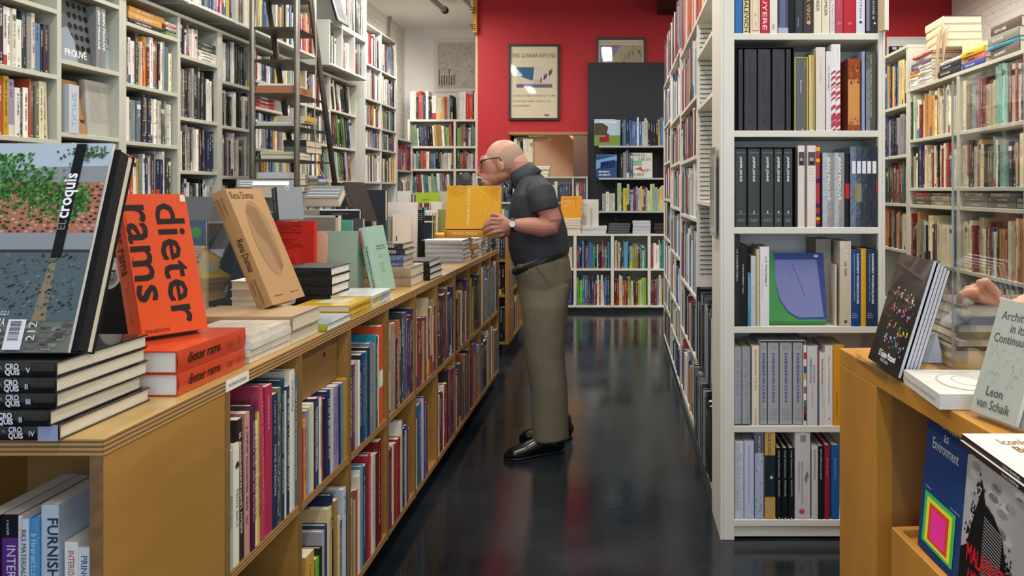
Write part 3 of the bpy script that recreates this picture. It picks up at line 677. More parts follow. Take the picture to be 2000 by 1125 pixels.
# small metal shelf past it, against the lit bricks
rt = case('bookcase', 'narrow grey metal shelf of magazines at far end of left wall', 'bookcase', (-2.72, 9.4), math.pi/2, .7, .3, .05, 2.05, [0, .7], [[1.66, 1.3, .95, .5, .08]], GREYW, t=.02)
row(rt, .03, .66, 1.66, .35, ['8a3030', 'a84038', 'd8c8b0', '7a2a30', '35589a'], 450, 'upper shelf of narrow metal shelf on left', hr=(.6, .95)); row(rt, .03, .66, 1.3, .33, LEFTP, 451, 'lower shelf of narrow metal shelf on left', hr=(.6, .95))
rt['label'] = 'narrow grey shelf unit at far end of the left wall'

# ---- far white bookcase in the left back corner
FY = 10.5; fs = F/FY
fx = [(p-1210)/fs for p in (796, 888, 975)]
fz = [EYE+(373-q)/fs for q in (233, 285.5, 330, 377, 440)]
rt = case('bookcase', 'white bookcase in the back corner below the grey engraving', 'bookcase', (fx[0], FY), 0, fx[-1]-fx[0], .3, .08, fz[0], [0, fx[1]-fx[0], fx[2]-fx[0]], [fz[1:]+[.5]]*2, WHITE, t=.03, st=.03, plinth=True)
for k in range(2):
    a = 0 if k == 0 else fx[1]-fx[0]; b = fx[k+1]-fx[0]
    for j in range(5):
        if j == 4 : continue
        hc = .42 if j == 0 else fz[j-1]-fz[j]-.03
        pal = VIVID+LEFTP[:8] if j else ['e6e4dc', '2a2c30', 'c93a30', '8a8c90', '3a3c40', 'd8c8a8', 'f0eee8', '9ab0c8', 'd86a20']
        row(rt, a+.03, b-.03, fz[j], hc, pal, 460+k*10+j, '%s shelf of white back-corner bookcase, %s bay' % (ORD[j], ['wide', 'half-hidden'][k]), hr=(.72, .93), tr=(.014, .04), dep=.22, lean=(-.06 if (j in (1, 3) and k == 0) else 0))

# ---- black wall board with three metal shelves, low white bookcase under it
BY = 9.1; bs = F/BY
bx0 = (1148-1210)/bs; bx1 = 1.0
mb = MB(); mb.box((bx0, BY, .91), (bx1, BY+.06, EYE+(373-122)/bs)); bevel(tag(mb.build('black_board', BPANEL), 'large matt black board on the red wall behind three metal shelves', 'board'), .003)
SHZ = [EYE+(373-q)/bs for q in (287, 348, 411)]
hs = []
for i, z in enumerate(SHZ):
    t = empty('wall_shelf', (-.24, BY, 0), 0, '%s grey metal shelf on the black board' % ['highest', 'middle', 'lowest'][i], 'shelf', 'metal shelves on the black board')
    m = MB(); m.box((0, -.26, z-.022), (1.2, -.001, z)); bevel(m.build('shelf_board', ALU, t), .003)
    hs.append(t)
m = MB(); m.box((.19, -.02, 1.0), (.205, 0, 2.0)); tag(m.build('shelf_rail', BLACK, M=Matrix.Translation((-.24, BY, 0))), 'thin dark upright rail of the metal shelves on black board', 'rail')
D3 = empty('r', (-.24, BY-.26, 0), 0)
def faceout(x, z, w, h, t, col, label, art, cmat=None, y=BY-.24, lean=.03):
    A = V((x, y, z+.001)); B = A+X_*w; T = A+V((0, lean*h*3, h))
    return book(standM(A, B, T, t), w, h, t, col, label, cmat=cmat, front=art, name='book')
row(D3, .27, 1.0, SHZ[0]+.001, .34, ['3a6ab0', '4a86c0', 'd8b0b8', 'b89a4a', '1e2226', '26303c', 'd99a5a', '2a2c34', 'dcd8cc', 'd8c8a8', 'bcd0cc', '5a1c24', 'e2e4e2', 'c9a04a', '2c4a6a'], 470, 'highest metal shelf on black board', hr=(.8, .97), dep=.2, tr=(.012, .034))
row(D3, .25, .4, SHZ[1]+.001, .34, ['c9442f', '3a5a90', '2a2e34', '45506a', '8a8c90'], 471, 'middle metal shelf on black board', hr=(.8, .97), dep=.2)
row(D3, .75, 1.0, SHZ[1]+.001, .34, ['d9a93a', 'd2a035', 'e0b040'], 472, 'right end of middle metal shelf', hr=(.85, .9), dep=.2, tr=(.026, .034))
row(D3, .04, .19, SHZ[2]+.001, .34, ['a8aaa8', 'e2e0d8', '3a3c3c', 'c9c8c0'], 473, 'left end of lowest metal shelf', hr=(.55, .65), dep=.2, tr=(.03, .04))
row(D3, .215, 1.0, SHZ[2]+.001, .34, ['6a6aa8', 'd8d6cc', '8a2430', 'e2ded2', 'a8c08c', 'd06a6a', 'd9a02c', '2a4a3a', '4a5a6a', '8a98a4', 'e6e2d8', 'dcd8ce', 'b8b0a4', '22304a', 'd8b82c', 'a8c8dc'], 474, 'lowest metal shelf on black board', hr=(.68, .95), dep=.2, tr=(.014, .034))
bpy.data.objects.remove(D3)
LY = 8.85; ls = F/LY
lx = [(p-1210)/ls for p in (929, 1000, 1050, 1123, 1196, 1268, 1341)]
zt = EYE-(457-373)/ls; zm = EYE-(525-373)/ls; zb = EYE-(597-373)/ls
LOWC = case('bookcase', 'low white bookcase under the black board, green and blue books', 'bookcase', (lx[0], LY), 0, lx[-1]-lx[0], .3, zb-.02, zt, [x-lx[0] for x in lx], [[zm, zb]]*6, WHITE, t=.035, st=.022, backm=GREYW)
q = MB(); q.box((.02, .03, 0), (lx[-1]-lx[0]-.02, .28, zb-.02)); q.build('plinth', BLACK, LOWC)
for k in range(6):
    for j, z in enumerate((zm, zb)):
        pal = [['2a6a70', '3a4a6a', '26282c'], ['d8c8b0', '2a2c30'], ['d8c8b0', '23262a', 'c8c0b0'], ['2f7fc0', '3a90d0', '1c1e22', '26282c', 'e0dcd0', '3f3f4a', '4ab080', '8a3a5a', 'd8d4c8'], ['2a2c2e', '3a3c40', 'd8c8a8', '3fa06a', '8fbf3a', '2f8f80', 'e6e4da', '5fa8d8', 'c9c8c0', '8a7a3a'], ['2f8fb0', '3a9ac0', '2a7a70', 'e8e6dc', 'b03a4a', 'e0e0da']][k] if j == 0 else [['3a4a78'], ['3a4a78'], ['2f3f70'], ['20485a', '1c3c4c', 'b83038', 'c03a3c', 'd8d8d0', '6fbf4a', '2f4a8a', '3a7ab0', 'e6e2d4'], ['1f3a36', '7a2a24', 'a8422c', 'd8cca8', 'e0d8c0', '9fb83a', '2a2c2a', '8fc04a', 'ded8c4'], ['7a8a9a', 'c8c0a8', '8fae4a', '5a5040', '7a3040']][k]
        row(LOWC, lx[k]-lx[0]+.025, lx[k+1]-lx[0]-.03, z, (zt-.02-z if j == 0 else zm-.02-z), pal, 480+k*2+j, '%s row, %s bay of low white bookcase' % (['upper', 'lower'][j], ORD[k]), hr=(.62, .88), tr=(.012, .026), dep=.22, inset=.03)
# beige case behind the man
bz = EYE+(373-345)/ls
gs = F/9.05
bz = EYE+(373-345)/gs
gx = [(p-1210)/gs for p in (929, 1003, 1060, 1119, 1148)]
BEI = case('bookcase', 'beige bookcase behind the man under the pass-through opening', 'bookcase', (gx[0], LY-.05), 0, gx[-1]-gx[0], .14, zt+.001, bz, [x-gx[0] for x in gx], [[1.27, .925]]*4, CREAM, t=.02)
BEI.location.y = 9.05
for k in range(4):
    row(BEI, gx[k]-gx[0]+.02, gx[k+1]-gx[0]-.02, 1.27, .27, [['2a3a5a', '3a4a6a', '1e2024'], ['2f6a6a', '2a4a4a', 'b8a050'], ['e0dccc', '3a4a6a'], ['d8d0b8', '4a5a8a', '8a3a40', 'e0dccc']][k], 500+k, 'top row of beige bookcase, %s bay' % ORD[k], hr=(.7, .9), dep=.11, inset=.002, jit=.004)
    if k < 2: row(BEI, gx[k]-gx[0]+.02, gx[k+1]-gx[0]-.02, .93, .3, ['4a8ab0', 'd9b04a', 'dcdcd4', '6a9ac0', '2a6a70'], 505+k, 'middle row of beige bookcase, %s bay' % ORD[k], hr=(.75, .95), dep=.11, inset=.002, jit=.004)
# shelf of books inside the opening
OPN = empty('r', (ox0+.03, RY+.01, 0), 0)
mb = MB(); mb.box((ox0+.01, RY-.06, 1.545), (ox1-.01, RY+.5, 1.57)); tag(mb.build('pass_through_counter', CREAM), 'cream ledge in the opening of the red wall', 'ledge')
row(OPN, .02, .25, 1.571, .52, ['d8cbb0', 'c8bba0', 'e0d8c4', '26282c', '2c2e32', '6a8a80', 'd8d0c0', 'e4dcc8'], 510, 'ledge inside the red wall opening', hr=(.6, .95), dep=.2, tr=(.02, .045))
bpy.data.objects.remove(OPN)

# ---- white aisle cases on the right, front plane x=.42 facing the aisle
AX = .42
a0, a1, a2 = 5.3, 4.17, 3.40
sA2 = [2.33, 1.93, 1.598, 1.25, .816, .478, .08]; sA1 = [2.33, 2.13, 1.85, 1.35, .10]
CA = case('bookcase', 'tall white aisle bookcase with slatted side, magazines at its foot', 'bookcase', (AX, a0), -math.pi/2, a0-a2, .3, .08, 2.33, [0, a0-a1, a0-a2], [sA2[1:], sA1[1:]], WHITE, t=.03, st=.022, plinth=True, back=True)
q = MB()
for i in range(70):
    z = .95+i*.025
    if z < 2.28: q.box((a0-a1+.0151, .015, z), (a0-a1+.0185, .28, z+.004), '4a4a46')
q.build('slot_strips', INK, CA)
q = MB(); q.box((0, 0, .08), (.028, .004, 2.3)); 
for j, z in enumerate(sA2):
    hc = .5 if j == 0 else sA2[j-1]-.022-z
    pal = AISLEP
    if j == 0: pal = ['d8602f', 'd87a48', 'e08a5a', 'b03a38', 'e0d8cc', '8a2c34']
    row(CA, .03, a0-a1-.02, z, hc, pal, 520+j, '%s shelf from top of white aisle bookcase' % ORD[j], hr=(.68, .95), tr=(.014, .04), dep=.25, inset=.004)
row(CA, a0-a1+.02, a0-a2-.04, 2.33, .5, ['d8703a', 'e07a40', 'c8b8b0', '9a3a40'], 530, 'top of white aisle bookcase, near end', hr=(.5, .8), inset=.004)
row(CA, a0-a1+.02, a0-a2-.03, .10, .4, ['1c1e22', '2a2c30', 'b0b2b6', '16181c', '26324a', '8a8c90'], 531, 'lower magazine row near aisle floor', hr=(.78, .92), tr=(.008, .018), dep=.25, inset=-.02)
row(CA, a0-a1+.02, a0-a2-.03, .50, .42, ['2a2c30', '3a3c40', 'c8c8c6', '16181c', '9aa0a8', '5a5c60'], 532, 'upper magazine row near aisle floor', hr=(.75, .95), tr=(.006, .014), dep=.25, inset=-.01)
q = MB(); q.box((a0-a1+.015, -.035, .08), (a0-a2, -.03, .52), 'ffffff'); q.build('front_pane', ACRYL, CA)
b0 = 7.3
sB = [2.39, 2.0, 1.66, 1.33, .98, .62, .36, .05]
CB = case('bookcase', 'farther tall white aisle bookcase near the black board', 'bookcase', (AX+.0, b0), -math.pi/2, b0-a0-.02, .3, .05, 2.39, [0, .95, b0-a0-.02], [sB[1:], [z-.05 for z in sB[1:-1]]+[.05]], WHITE, t=.03, st=.022, plinth=True)
for k in range(2):
    for j, z in enumerate(sB):
        if k == 1 and 0 < j < 7: z -= .05
        hc = .45 if j == 0 else sB[j-1]-.022-z-(.05 if k and j > 1 else 0)
        row(CB, .03+k*.94, .93+k*1.02, z, hc, AISLEP+['2a6a50', '2f4a6a'], 540+k*10+j, '%s shelf of farther aisle bookcase, %s bay' % (ORD[j], ['far', 'near'][k]), hr=(.65, .95), tr=(.016, .04), dep=.25, inset=.004)

# ---- end bookcase facing the camera
EY = 3.08; es = F/EY
ex = lambda p: (p-1210)/es
ez = lambda p: EYE-(p-373)/es
SHE = [ez(65), ez(255), ez(444), ez(638), ez(832), ez(1015)]
ENDC = case('bookcase', 'tall white end bookcase facing the camera beside the aisle', 'bookcase', (ex(1407), EY), 0, ex(1729)-ex(1407), .28, .0, 2.46, [0, ex(1729)-ex(1407)], [SHE], WHITE, t=.012, st=.026)
eW = ex(1729)-ex(1407)
q = MB(); q.box((.012, -.001, 0), (.056, .02, 2.43)); bevel(q.build('front_stile', WHITE, ENDC), .002)
q = MB(); q.box((eW-.028, -.001, 0), (eW-.012, .02, 2.43)); bevel(q.build('front_stile', WHITE, ENDC), .002)
q = MB(); q.box((.056, .012, .01), (eW-.012, .27, SHE[-1]-.026)); q.build('plinth', WHITE, ENDC)
for z in (2.1, 1.5, 1.3, 1.1):
    q = MB(); q.box((eW-.013, .2, z), (eW-.0125, .204, z+.04)); 
EXO = ex(1407)

# ---- right-hand wall cases, front plane x=1.85
RX = 1.85
r0, r1, r2, r3 = 4.93, 4.2, 3.5, 2.75
sR = [1.725, 1.42, 1.315, .975, .62, .25]
CR = case('bookcase', 'right-hand cream bookcase of old books with stacks on top', 'bookcase', (RX, r0), -math.pi/2, r0-r3, .28, .05, 2.05, [0, r0-r1, r0-r2, r0-r3], [sR]*3, CREAM, t=.035, st=.02, plinth=True)
for k, (a, b) in enumerate(((r0, r1), (r1, r2), (r2, r3))):
    if k == 2: continue
    x0, x1 = r0-a+.035, r0-b-.03
    for j, z in enumerate(sR[:5]):
        top = 2.03 if j == 0 else sR[j-1]-.02
        if j == 2: rows_l[('R', k)] = (CR, x0, x1, z, top-z); continue
        if j == 1: pass
        if k == 1 and j == 0:
            row(CR, x0, x0+.37, z, top-z, RIGHTP, 560, 'top shelf of right-hand bookcase, nearer bay', hr=(.7, .95), tr=(.014, .034), inset=.006)
            row(CR, x0+.37, x1, z, top-z, None, 561, 'top shelf of right-hand bookcase, near upright', fixed=[('86bcae',3,29),('7fbaa8',3,29.5),('8cc0b0',3,29.5),('82b8a6',2.6,29),('c04a30',1.6,28),('26221f',2.6,28,'marks:d8c8a8'),('b0726a',2.2,28),('c8a8a0',3,27.5),('7a2a30',2,27),('d8cba8',3,27),('3a4a5a',2.5,26)], inset=.006); continue
        row(CR, x0, x1, z, top-z, RIGHTP+(['23262e', '7a2228', '6a1c24', '2a3a5a'] if (k and j == 3) else []), 565+k*10+j, '%s shelf of right-hand bookcase, %s bay' % (ORD[j], ['farther', 'nearer'][k]), hr=(.66, .93), tr=(.013, .034), inset=.006)
f1 = 5.55
sF = [1.966, 1.637, 1.318, 1.015, .65, .3]
CF = case('bookcase', 'taller cream bookcase behind the right-hand one, partly hidden', 'bookcase', (RX, f1), -math.pi/2, f1-r0, .28, .05, 2.34, [0, f1-r0], [sF], CREAM, t=.03, st=.02, plinth=True)
for j, z in enumerate(sF[:4]):
    row(CF, .035, f1-r0-.035, z, (2.3 if j == 0 else sF[j-1]-.02)-z, [['2c5a8a', '3a70a0', 'd8a04a', 'e0c080', '1e2a3a'], ['2a2a3a', '5a2a3a', '8a8a90', '1f3a5a', '1c1e22'], ['2a4a3a', '8a2a30', 'd0b888', '3a5a4a', '6a1c24'], ['c07a40', 'd0a070', '3a3c40', 'd8c8a0', '6a7a80']][j], 590+j, '%s shelf of the taller right-hand bookcase' % ORD[j], hr=(.75, .93), tr=(.014, .028), inset=.006)
# ================================================================== books of the end bookcase (spines face the camera)
def title(ar, t, h, txt, c, size, top, length=None, off=0.0, bold=0):
    """one line down the spine; size = cap height in m, top = distance from the head"""
    s = size/.7
    w = glyphs(txt)[2]*s if not length else length
    ar.text(txt, t/2-size/2+off, h-top, s, c, width=w, down=True, bold=bold); return ar
def eb(p0, p1, ytop, ybot, col, label, art=None, w=.21, inset=.004, cmat=None, hard=True, group=None, lean=0, pmat=None, Y=None, **k):
    Y = Y or EY; s = F/Y
    t = (p1-p0)/s-.0006; h = (ybot-ytop)/s
    A = Art(); 
    if art: art(A, t, h)
    return book(shelfM(((p0-1210)/s, Y+inset, EYE-(ybot-373)/s), 0, lean), w, h, t, col, label, group, hard=hard, spine=A, cmat=cmat, pmat=pmat, **k)
def slip(p0, p1, ytop, ybot, col, label, th=.004, w=.24):
    t = (p1-p0)/es; h = (ybot-ytop)/es; m = MB()
    m.box((0, 0, 0), (th, w, h), col); m.box((t-th, 0, 0), (t, w, h), col); m.box((th, 0, h-th), (t-th, w, h), col); m.box((th, 0, 0), (t-th, w, th), col); m.box((th, w-th, th), (t-th, w, h-th), col)
    return _slip(m, p0, ybot, label)
def _slip(m, p0, ybot, label):
    o = m.build('slipcase', CLOTH, M=Matrix.Translation((ex(p0), EY+.006, ez(ybot)+.0005))); bevel(o, .001, 1); return tag(o, label, 'slipcase')
def T(txt, c, size, top, length=None, off=0, bold=0, extra=None):
    def f(A, t, h):
        title(A, t, h, txt, c, size, top, length, off, bold)
        if extra: extra(A, t, h)
    return f
_r = random.Random(11)
mk = lambda x, y, l, s, c: (lambda A, t, h: A.marks(t*x, h*y, h*l, s, c, _r))
def both(*f):
    def g(A, t, h):
        for q in f: q(A, t, h)
    return g
S1, S2, S3, S4, S5, S6 = 66, 258, 446, 640, 834, 1021
# shelf 1 (top, cut by the frame): heights ~ .30 m
TOPB = -85
one = [(1436,1450,'2f69ad','saturated blue book at left end of topmost shelf',None),
 (1452,1463,'d9cf9c','pale yellow book with bold black capitals, second on topmost shelf',T('MALEVICH','2a2622',.014,.155,.145,bold=.0006)),
 (1466,1485,'dccdae','cream book with thin boxed border on spine, third on topmost shelf',lambda A,t,h: (A.rect(t*.18,.01,t*.2,h,'9a3a30'),A.rect(t*.8,.01,t*.82,h,'9a3a30'),A.rect(t*.18,.01,t*.82,.012,'9a3a30'),A.disc(t/2,.075,.005,'b8a888'),A.marks(t*.5,.05,.02,.004,'7a7060',_r))),
 (1486,1502,'b8233a','crimson book with big white capitals ending in YERE',both(T('BRUYERE','efdcd8',.017,.11,.19),mk(.4,.14,.05,.004,'e8c8c8'))),
 (1504,1519,'dcd4c6','off-white book with crumpled edge right of crimson one',T('an','2a2a2a',.01,.26,.02)),
 (1520,1540,'5f6484','blurred lavender-grey book with dark top on topmost shelf',lambda A,t,h: (A.rect(0,.03,t*.15,h,'3a3c50'),A.rect(t*.75,.03,t,h,'454860'),A.rect(0,0,t,.022,'a8acc0'))),
 (1541,1553,'0f1013','plain black book next to the lavender-grey one, topmost shelf',None),
 (1554,1569,'34383b','charcoal shrink-wrapped book left of the dark brown gold-lettered one',mk(.3,.2,.1,.004,'b8b8b8')),
 (1570,1589,'3b3431','dark brown book with gold letters and round cream emblem',both(T('DA VINCI','d9b070',.015,.135,.115),lambda A,t,h:(A.disc(t/2,.043,.0075,'e8b88a'),A.marks(t*.35,.095,.05,.006,'8a5a50',_r),A.text('A',t/2,.039,.01,'3b3431',center=True)))),
 (1590,1605,'ddd2b8','cream book with dark letters ER, left one of a pair',both(T('VERMEER','4a4038',.012,.13,.1),mk(.25,.16,.015,.0035,'8a8070'))),
 (1606,1621,'ddd2b8','cream book with dark letters ER, right one of a pair',both(T('VERMEER','5a4a3a',.012,.13,.1),mk(.3,.16,.015,.0035,'8a8070'))),
 (1622,1631,'d9d8d2','thin white book with grey spaced capitals about painting',T('MURAL PAINTING','9a9a98',.008,.1,.19)),
 (1632,1647,'b34553','rose red shrink-wrapped book with gold SM at foot',lambda A,t,h:(A.text('SM',t/2,.035,.014,'e0b060',center=True),A.marks(t*.4,.2,.1,.005,'d08a70',_r))),
 (1648,1672,'b2202f','bright red book with gold SM at its foot',lambda A,t,h:A.text('SM',t/2,.035,.014,'e0b060',center=True)),
 (1673,1690,'cfd0d8','pale grey book with dark round emblem near right end',both(T('TITIAN','4a4a52',.009,.16,.08),lambda A,t,h:(A.disc(t/2,.045,.0055,'3a3a42')))),
 (1692,1716,'2c2a30','black book with white figure at foot, right end of topmost shelf',both(T('SELECTIONS II','d0d0d0',.008,.1,.15,off=.005),lambda A,t,h:(A.rect(0,.01,t*.28,h,'7a7488'),A.disc(t*.7,.04,.004,'e0e0e0'))))]
for a, b, c, l, f in one:
    eb(a, b, TOPB+_r.uniform(-6, 6), S1-1, c, l, f, cmat=SHRINK if 'wrap' in l else CLOTH)
# a beige book poking out past the shelf end
o = book(frame((ex(1722), EY-.035, ez(62)), V((-.35,.94,0)).normalized(), Z_, V((.94,.35,0)).normalized()), .2, .29, .02, 'd9c19a', 'beige book with white spine poking out beyond right end of topmost shelf', spinecol='e2dccc')
# shelf 2
slip(1437, 1552, 91, S2-1, '121316', 'large black slipcase holding five charcoal volumes with roman numerals')
vols = [(1443,1452,'I'),(1455,1479,'II'),(1482,1506,'III'),(1510,1534,'IV'),(1537,1546,'V')]
for i, (a, b, n) in enumerate(vols):
    eb(a, b, 95, S2-3, '3b3b3e', ['narrow charcoal volume numbered I at left end of black slipcase', 'charcoal volume numbered II in the black slipcase', 'charcoal volume numbered III, middle of black slipcase', 'charcoal volume numbered IV in the black slipcase', 'narrow charcoal volume numbered V at right end of slipcase'][i], both(lambda A, t, h, n=n: (A.text(n, t/2, .035, .012, '1a1a1c', center=True)), mk(.4, .88, .5, .004, '2a2a2c')), inset=.012, group='volumes in the black slipcase')
def bocc(A, t, h):
    A.rect(0,0,t,.003,'e0c51e').rect(0,h-.003,t,h,'e0c51e').rect(0,0,.003,h,'e0c51e').rect(t-.003,0,t,h,'e0c51e'); A.up()
    title(A, t, h, 'Boccioni', 'e8e8e8', .0065, .095, .05, off=.0); A.marks(t*.45, h*.66, .03, .0025, 'c8c8c8', _r); A.marks(t*.8, h*.96, .03, .002, 'c8c8c8', _r); A.disc(t*.6, .01, .003, 'e0e0e0')
eb(1552, 1578, 111, S2, '5f6061', 'grey book edged in bright yellow, right of the black slipcase', bocc)
eb(1580, 1592, 107, S2, 'b59a4e', 'gold-coloured shrink-wrapped book right of the yellow-edged one', lambda A,t,h: (A.rect(0,0,t*.35,h,'cdb878'), A.disc(t/2,.008,.004,'f0e8d0')), cmat=SHRINK)
eb(1594, 1612, 92, S2, 'd6cdc5', 'tall pale pinkish-white book with faint lettering on second shelf', T('CY TWOMBLY', 'b8ab98', .007, .04, .11))
eb(1614, 1624, 100, S2, 'd5d6d6', 'thin grey-white book before two white ones with red strokes', both(T('CY TWOMBLY', '4a5a64', .006, .06, .1, off=.0)))
def redst(A, t, h):
    r = random.Random(2); A.marks(t*.35, h*.97, .08, .003, 'a8a8a8', _r)
    for y0, y1 in ((.70,.665),(.64,.6),(.57,.53),(.52,.5),(.47,.42),(.40,.37),(.31,.26),(.22,.13),(.13,.06),(.04,.0)):
        A.poly([(0, h*(y0-.03)), (t*.5, h*y0), (t, h*(y0+.0)), (t, h*(y1+.02)), (t*.4, h*y1), (0, h*(y1-.02))], 'b8404c')
eb(1624, 1633, 86, S2, 'e4e2e0', 'left of two tall white books with red brush strokes', redst)
eb(1633, 1642, 86, S2, 'e4e2e0', 'right of two tall white books with red brush strokes', redst)
def autumn(A, t, h):
    r = random.Random(4); A.rect(0, h*.72, t, h, '8f4526').rect(0, 0, t, h*.1, '96502c'); A.up()
    for i in range(60):
        x, y = r.uniform(.1, .9)*t, h*(r.uniform(.66, .97) if i < 40 else r.uniform(.02, .2)); q = r.uniform(.002, .005); x = min(max(x, .006), t-.006)
        A.poly([(x+q*math.cos(a*1.05)*r.uniform(.4, 1), y+q*1.4*math.sin(a*1.05)*r.uniform(.4, 1)) for a in range(6)], r.choice(['8a3a22', 'a8582c', 'c88444', '7a2c1c', 'b86a34'])); 
        x = min(max(x, .006), t-.006)
    A.rect(0, h*.7, t, h, '9c4a2a') if False else None
eb(1657, 1680, 114, S2, 'c98a48', 'thick orange-brown book with autumn foliage pattern on its spine', autumn, backcol='7a3a22')
eb(1684, 1690, 100, S2, '8a98b4', 'narrow silvery blue book left of the wrapped green-lettered one', None)
eb(1692, 1711, 101, S2, '4a4a44', 'shrink-wrapped dark book with yellow-green letters, right end of second shelf', T('PARKS AND RECREATION STRUCTURES', 'b8b860', .007, .012, .25), cmat=SHRINK)
# shelf 3
slip(1435, 1556, 287, S3-1, '24282a', 'dark slipcase holding five numbered grey volumes on third shelf')
for i, (a, b) in enumerate([(1437,1459),(1462,1485),(1488,1512),(1514,1529),(1532,1549)]):
    def jj(A, t, h, i=i):
        title(A, t, h, 'JASPER JOHNS', 'e8e8e6', .0085, .032, .1, bold=.0006); A.text(str(i+1), t/2, .054, .014, 'e8e8e6', center=True, bold=.0005)
        for y, w_ in ((h-.018, .8), (.05, .8), (.03, .7), (.025, .6), (.02, .6)): A.marks(t*(1-w_)/2, y, t*w_, .0025, 'b8bab8', _r, down=False)
    eb(a, b, 290, S3-3, '404443', 'dark grey volume with white capitals numbered %d at its foot' % (i+1), jj, inset=.012, group='five numbered grey volumes')
for i, (a, b) in enumerate([(1559,1572),(1577,1594)]):
    def ph(A, t, h, i=i):
        A.rect(t*.1, h*.76, t*.95, h*.92, '55504c').up(); A.disc(t*.5, h*.83, t*.25, 'a8a09a'); A.rect(t*.3,h*.77,t*.7,h*.81,'2c2a2a')
        for y in (.72, .69, .66, .61, .58): A.rect(t*.1, h*y, t*.8, h*y+.0008, 'a8a09a')
        A.rect(t*.3, h*.13, t*.7, h*.131, '9a948c')
    eb(a, b, 284, S3, 'ddd3c8', ['narrower cream book with small dark photo at its head', 'wider cream book with small dark portrait photo at its head'][i], ph)
eb(1572, 1577, 285, S3, '6a5f70', 'thin dark pictured spine between two cream books', lambda A,t,h:(A.rect(0,0,t,h*.12,'6a7a50'),A.rect(0,h*.12,t,h*.25,'8a6a40')))
def chk(A, t, h):
    for y0, y1, c in ((.93,.98,'d8b02a'),(.8,.84,'d8b02a'),(.1,.13,'d8b02a'),(.55,.6,'3a2a5a'),(.02,.06,'3a2a5a'),(.15,.18,'3a2a5a'),(.25,.3,'3a2a5a')): A.rect(0, h*y0, t, h*y1, c)
eb(1594, 1602, 284, S3, 'a8343c', 'dark red spine with yellow and purple blocks on third shelf', chk)
for i, (a, b) in enumerate([(1607,1630),(1630,1650)]):
    eb(a, b, 298, S3-1, '93908a', ['left grey shrink-wrapped book with large white capitals', 'right grey shrink-wrapped book with large white capitals and number 2'][i], both(T('JEAN PROUVÉ', 'e6e4e0', .0115, .016, .175, bold=.0008), lambda A,t,h,i=i: A.text(str(i+1), t*.55, .02, .009, 'd0d0cc', center=True)), cmat=SHRINK)
def labels5(A, t, h):
    for i in range(5): A.rect(t*(.06+.19*i), h*.67, t*(.2+.19*i), h*.82, 'dcdcde')
    A.up()
    for i in range(1, 5): A.rect(t*(.03+.19*i), .0, t*(.034+.19*i), h, '0c1018')
    A.rect(t*.15, h*.32, t*.42, h*.55, '8a8468'); A.rect(t*.96, h*.42, t, h*.6, 'c02a30')
eb(1661, 1714, 286, S3, '1c2638', 'dark blue wrapped boxed set with five white labels', labels5, cmat=SHRINK, w=.24)
eb(1651, 1659, 300, S3, '16202e', 'black sliver of a book left of the blue boxed set', lambda A,t,h: A.rect(0, h*.4, t, h*.6, 'c02a30'))
# shelf 4
eb(1433, 1446, 458, S4-2, '262829', 'tall black book titled LA FORMENTERA at left end of fourth shelf', T('LA FORMENTERA', 'dcdcda', .006, .058, .13, off=.001))
eb(1446, 1461, 480, S4-1, '1a1b1e', 'black book with gold fragments titled STRAWBERRY HILL', T('STRAWBERRY HILL', 'd8d4c8', .0055, .075, .12, off=-.004))
eb(1461, 1467, 535, S4-1, '3f8fae', 'short turquoise blue book beside the pale grey one', mk(.3, .93, .6, .003, 'b8d8e4'), hard=False)
eb(1467, 1477, 500, S4-1, 'c2c2c6', 'pale grey wrapped book fifth from left on fourth shelf', None, cmat=SHRINK)
eb(1478, 1484, 487, S4+1, 'cdb98e', 'thin tan book just left of the bright white spine, fourth shelf', None)
eb(1485, 1503, 482, S4, 'e2e0e2', 'bright white book with black capitals left of the face-out cover', both(T('CY TWOMBLY', '3a3a3c', .009, .04, .12, off=.0045), mk(.2, .8, .45, .003, 'a8a8a8')))
def bluegreen(A, t, h, w=.24):
    A.rect(0,0,.235,.29,'4d9450').up()
    A.poly([(.03,.29),(.03,.2),(.045,.1),(.08,.045),(.12,.02),(.235,.02),(.235,.29)],'3c4f8c').up()
    A.poly([(.032,.262),(.032,.19),(.048,.105),(.082,.052),(.125,.027),(.225,.03),(.205,.262)],'7d83b4').up()
    A.rect(.0,.0,.235,.012,'3a7a3a'); A.rect(.195,.272,.212,.281,'d8d8e0')
    r = random.Random(8)
    for i in range(60):
        x, y = r.choice([(.1, .2), (.115, .09), (.13, .23)]); x += r.gauss(0, .012); y += r.gauss(0, .02); A.poly([(x,y),(x+.001,y+.001),(x+.004*r.uniform(-1,1),y+.012*r.uniform(-1,1))],'4a5090')
    for i in range(10): A.poly([(.1+.005*i,.25-.014*i),(.104+.005*i,.25-.014*i),(.111+.005*i,.236-.014*i),(.107+.005*i,.236-.014*i)],'5a60a0')
A = Art(); bluegreen(A, 0, 0)
a = V((ex(1504), EY+.03, SHE[3]+.004)); book(standM(a, a+V((.233, 0, 0)), a+V((0, .05, .282)), .012), .233, .282, .012, '3c4f8c', 'green, blue and lilac face-out book with hand-drawn loops, fourth shelf', front=A, cmat=SHRINK, hard=False)
eb(1606, 1637, 470, S4+1, '9d958c', 'plain taupe slab behind the beige book, leaning on fourth shelf', None, inset=.10)
eb(1633, 1637, 518, S4, 'd0c6b0', 'thin cream booklet edge beside the taupe slab, fourth shelf', None, hard=False, inset=.02)
eb(1641, 1663, 471, S4+1, 'c9bda6', 'thick beige wrapped book with thin dark lettering AD at 100', both(T('at 100', '5a5048', .012, .085, .055, off=.0), T('AD', 'e4dccc', .02, .03, .045), lambda A,t,h: A.disc(t*.5, .026, .0055, '3a3634')), cmat=GLOSS)
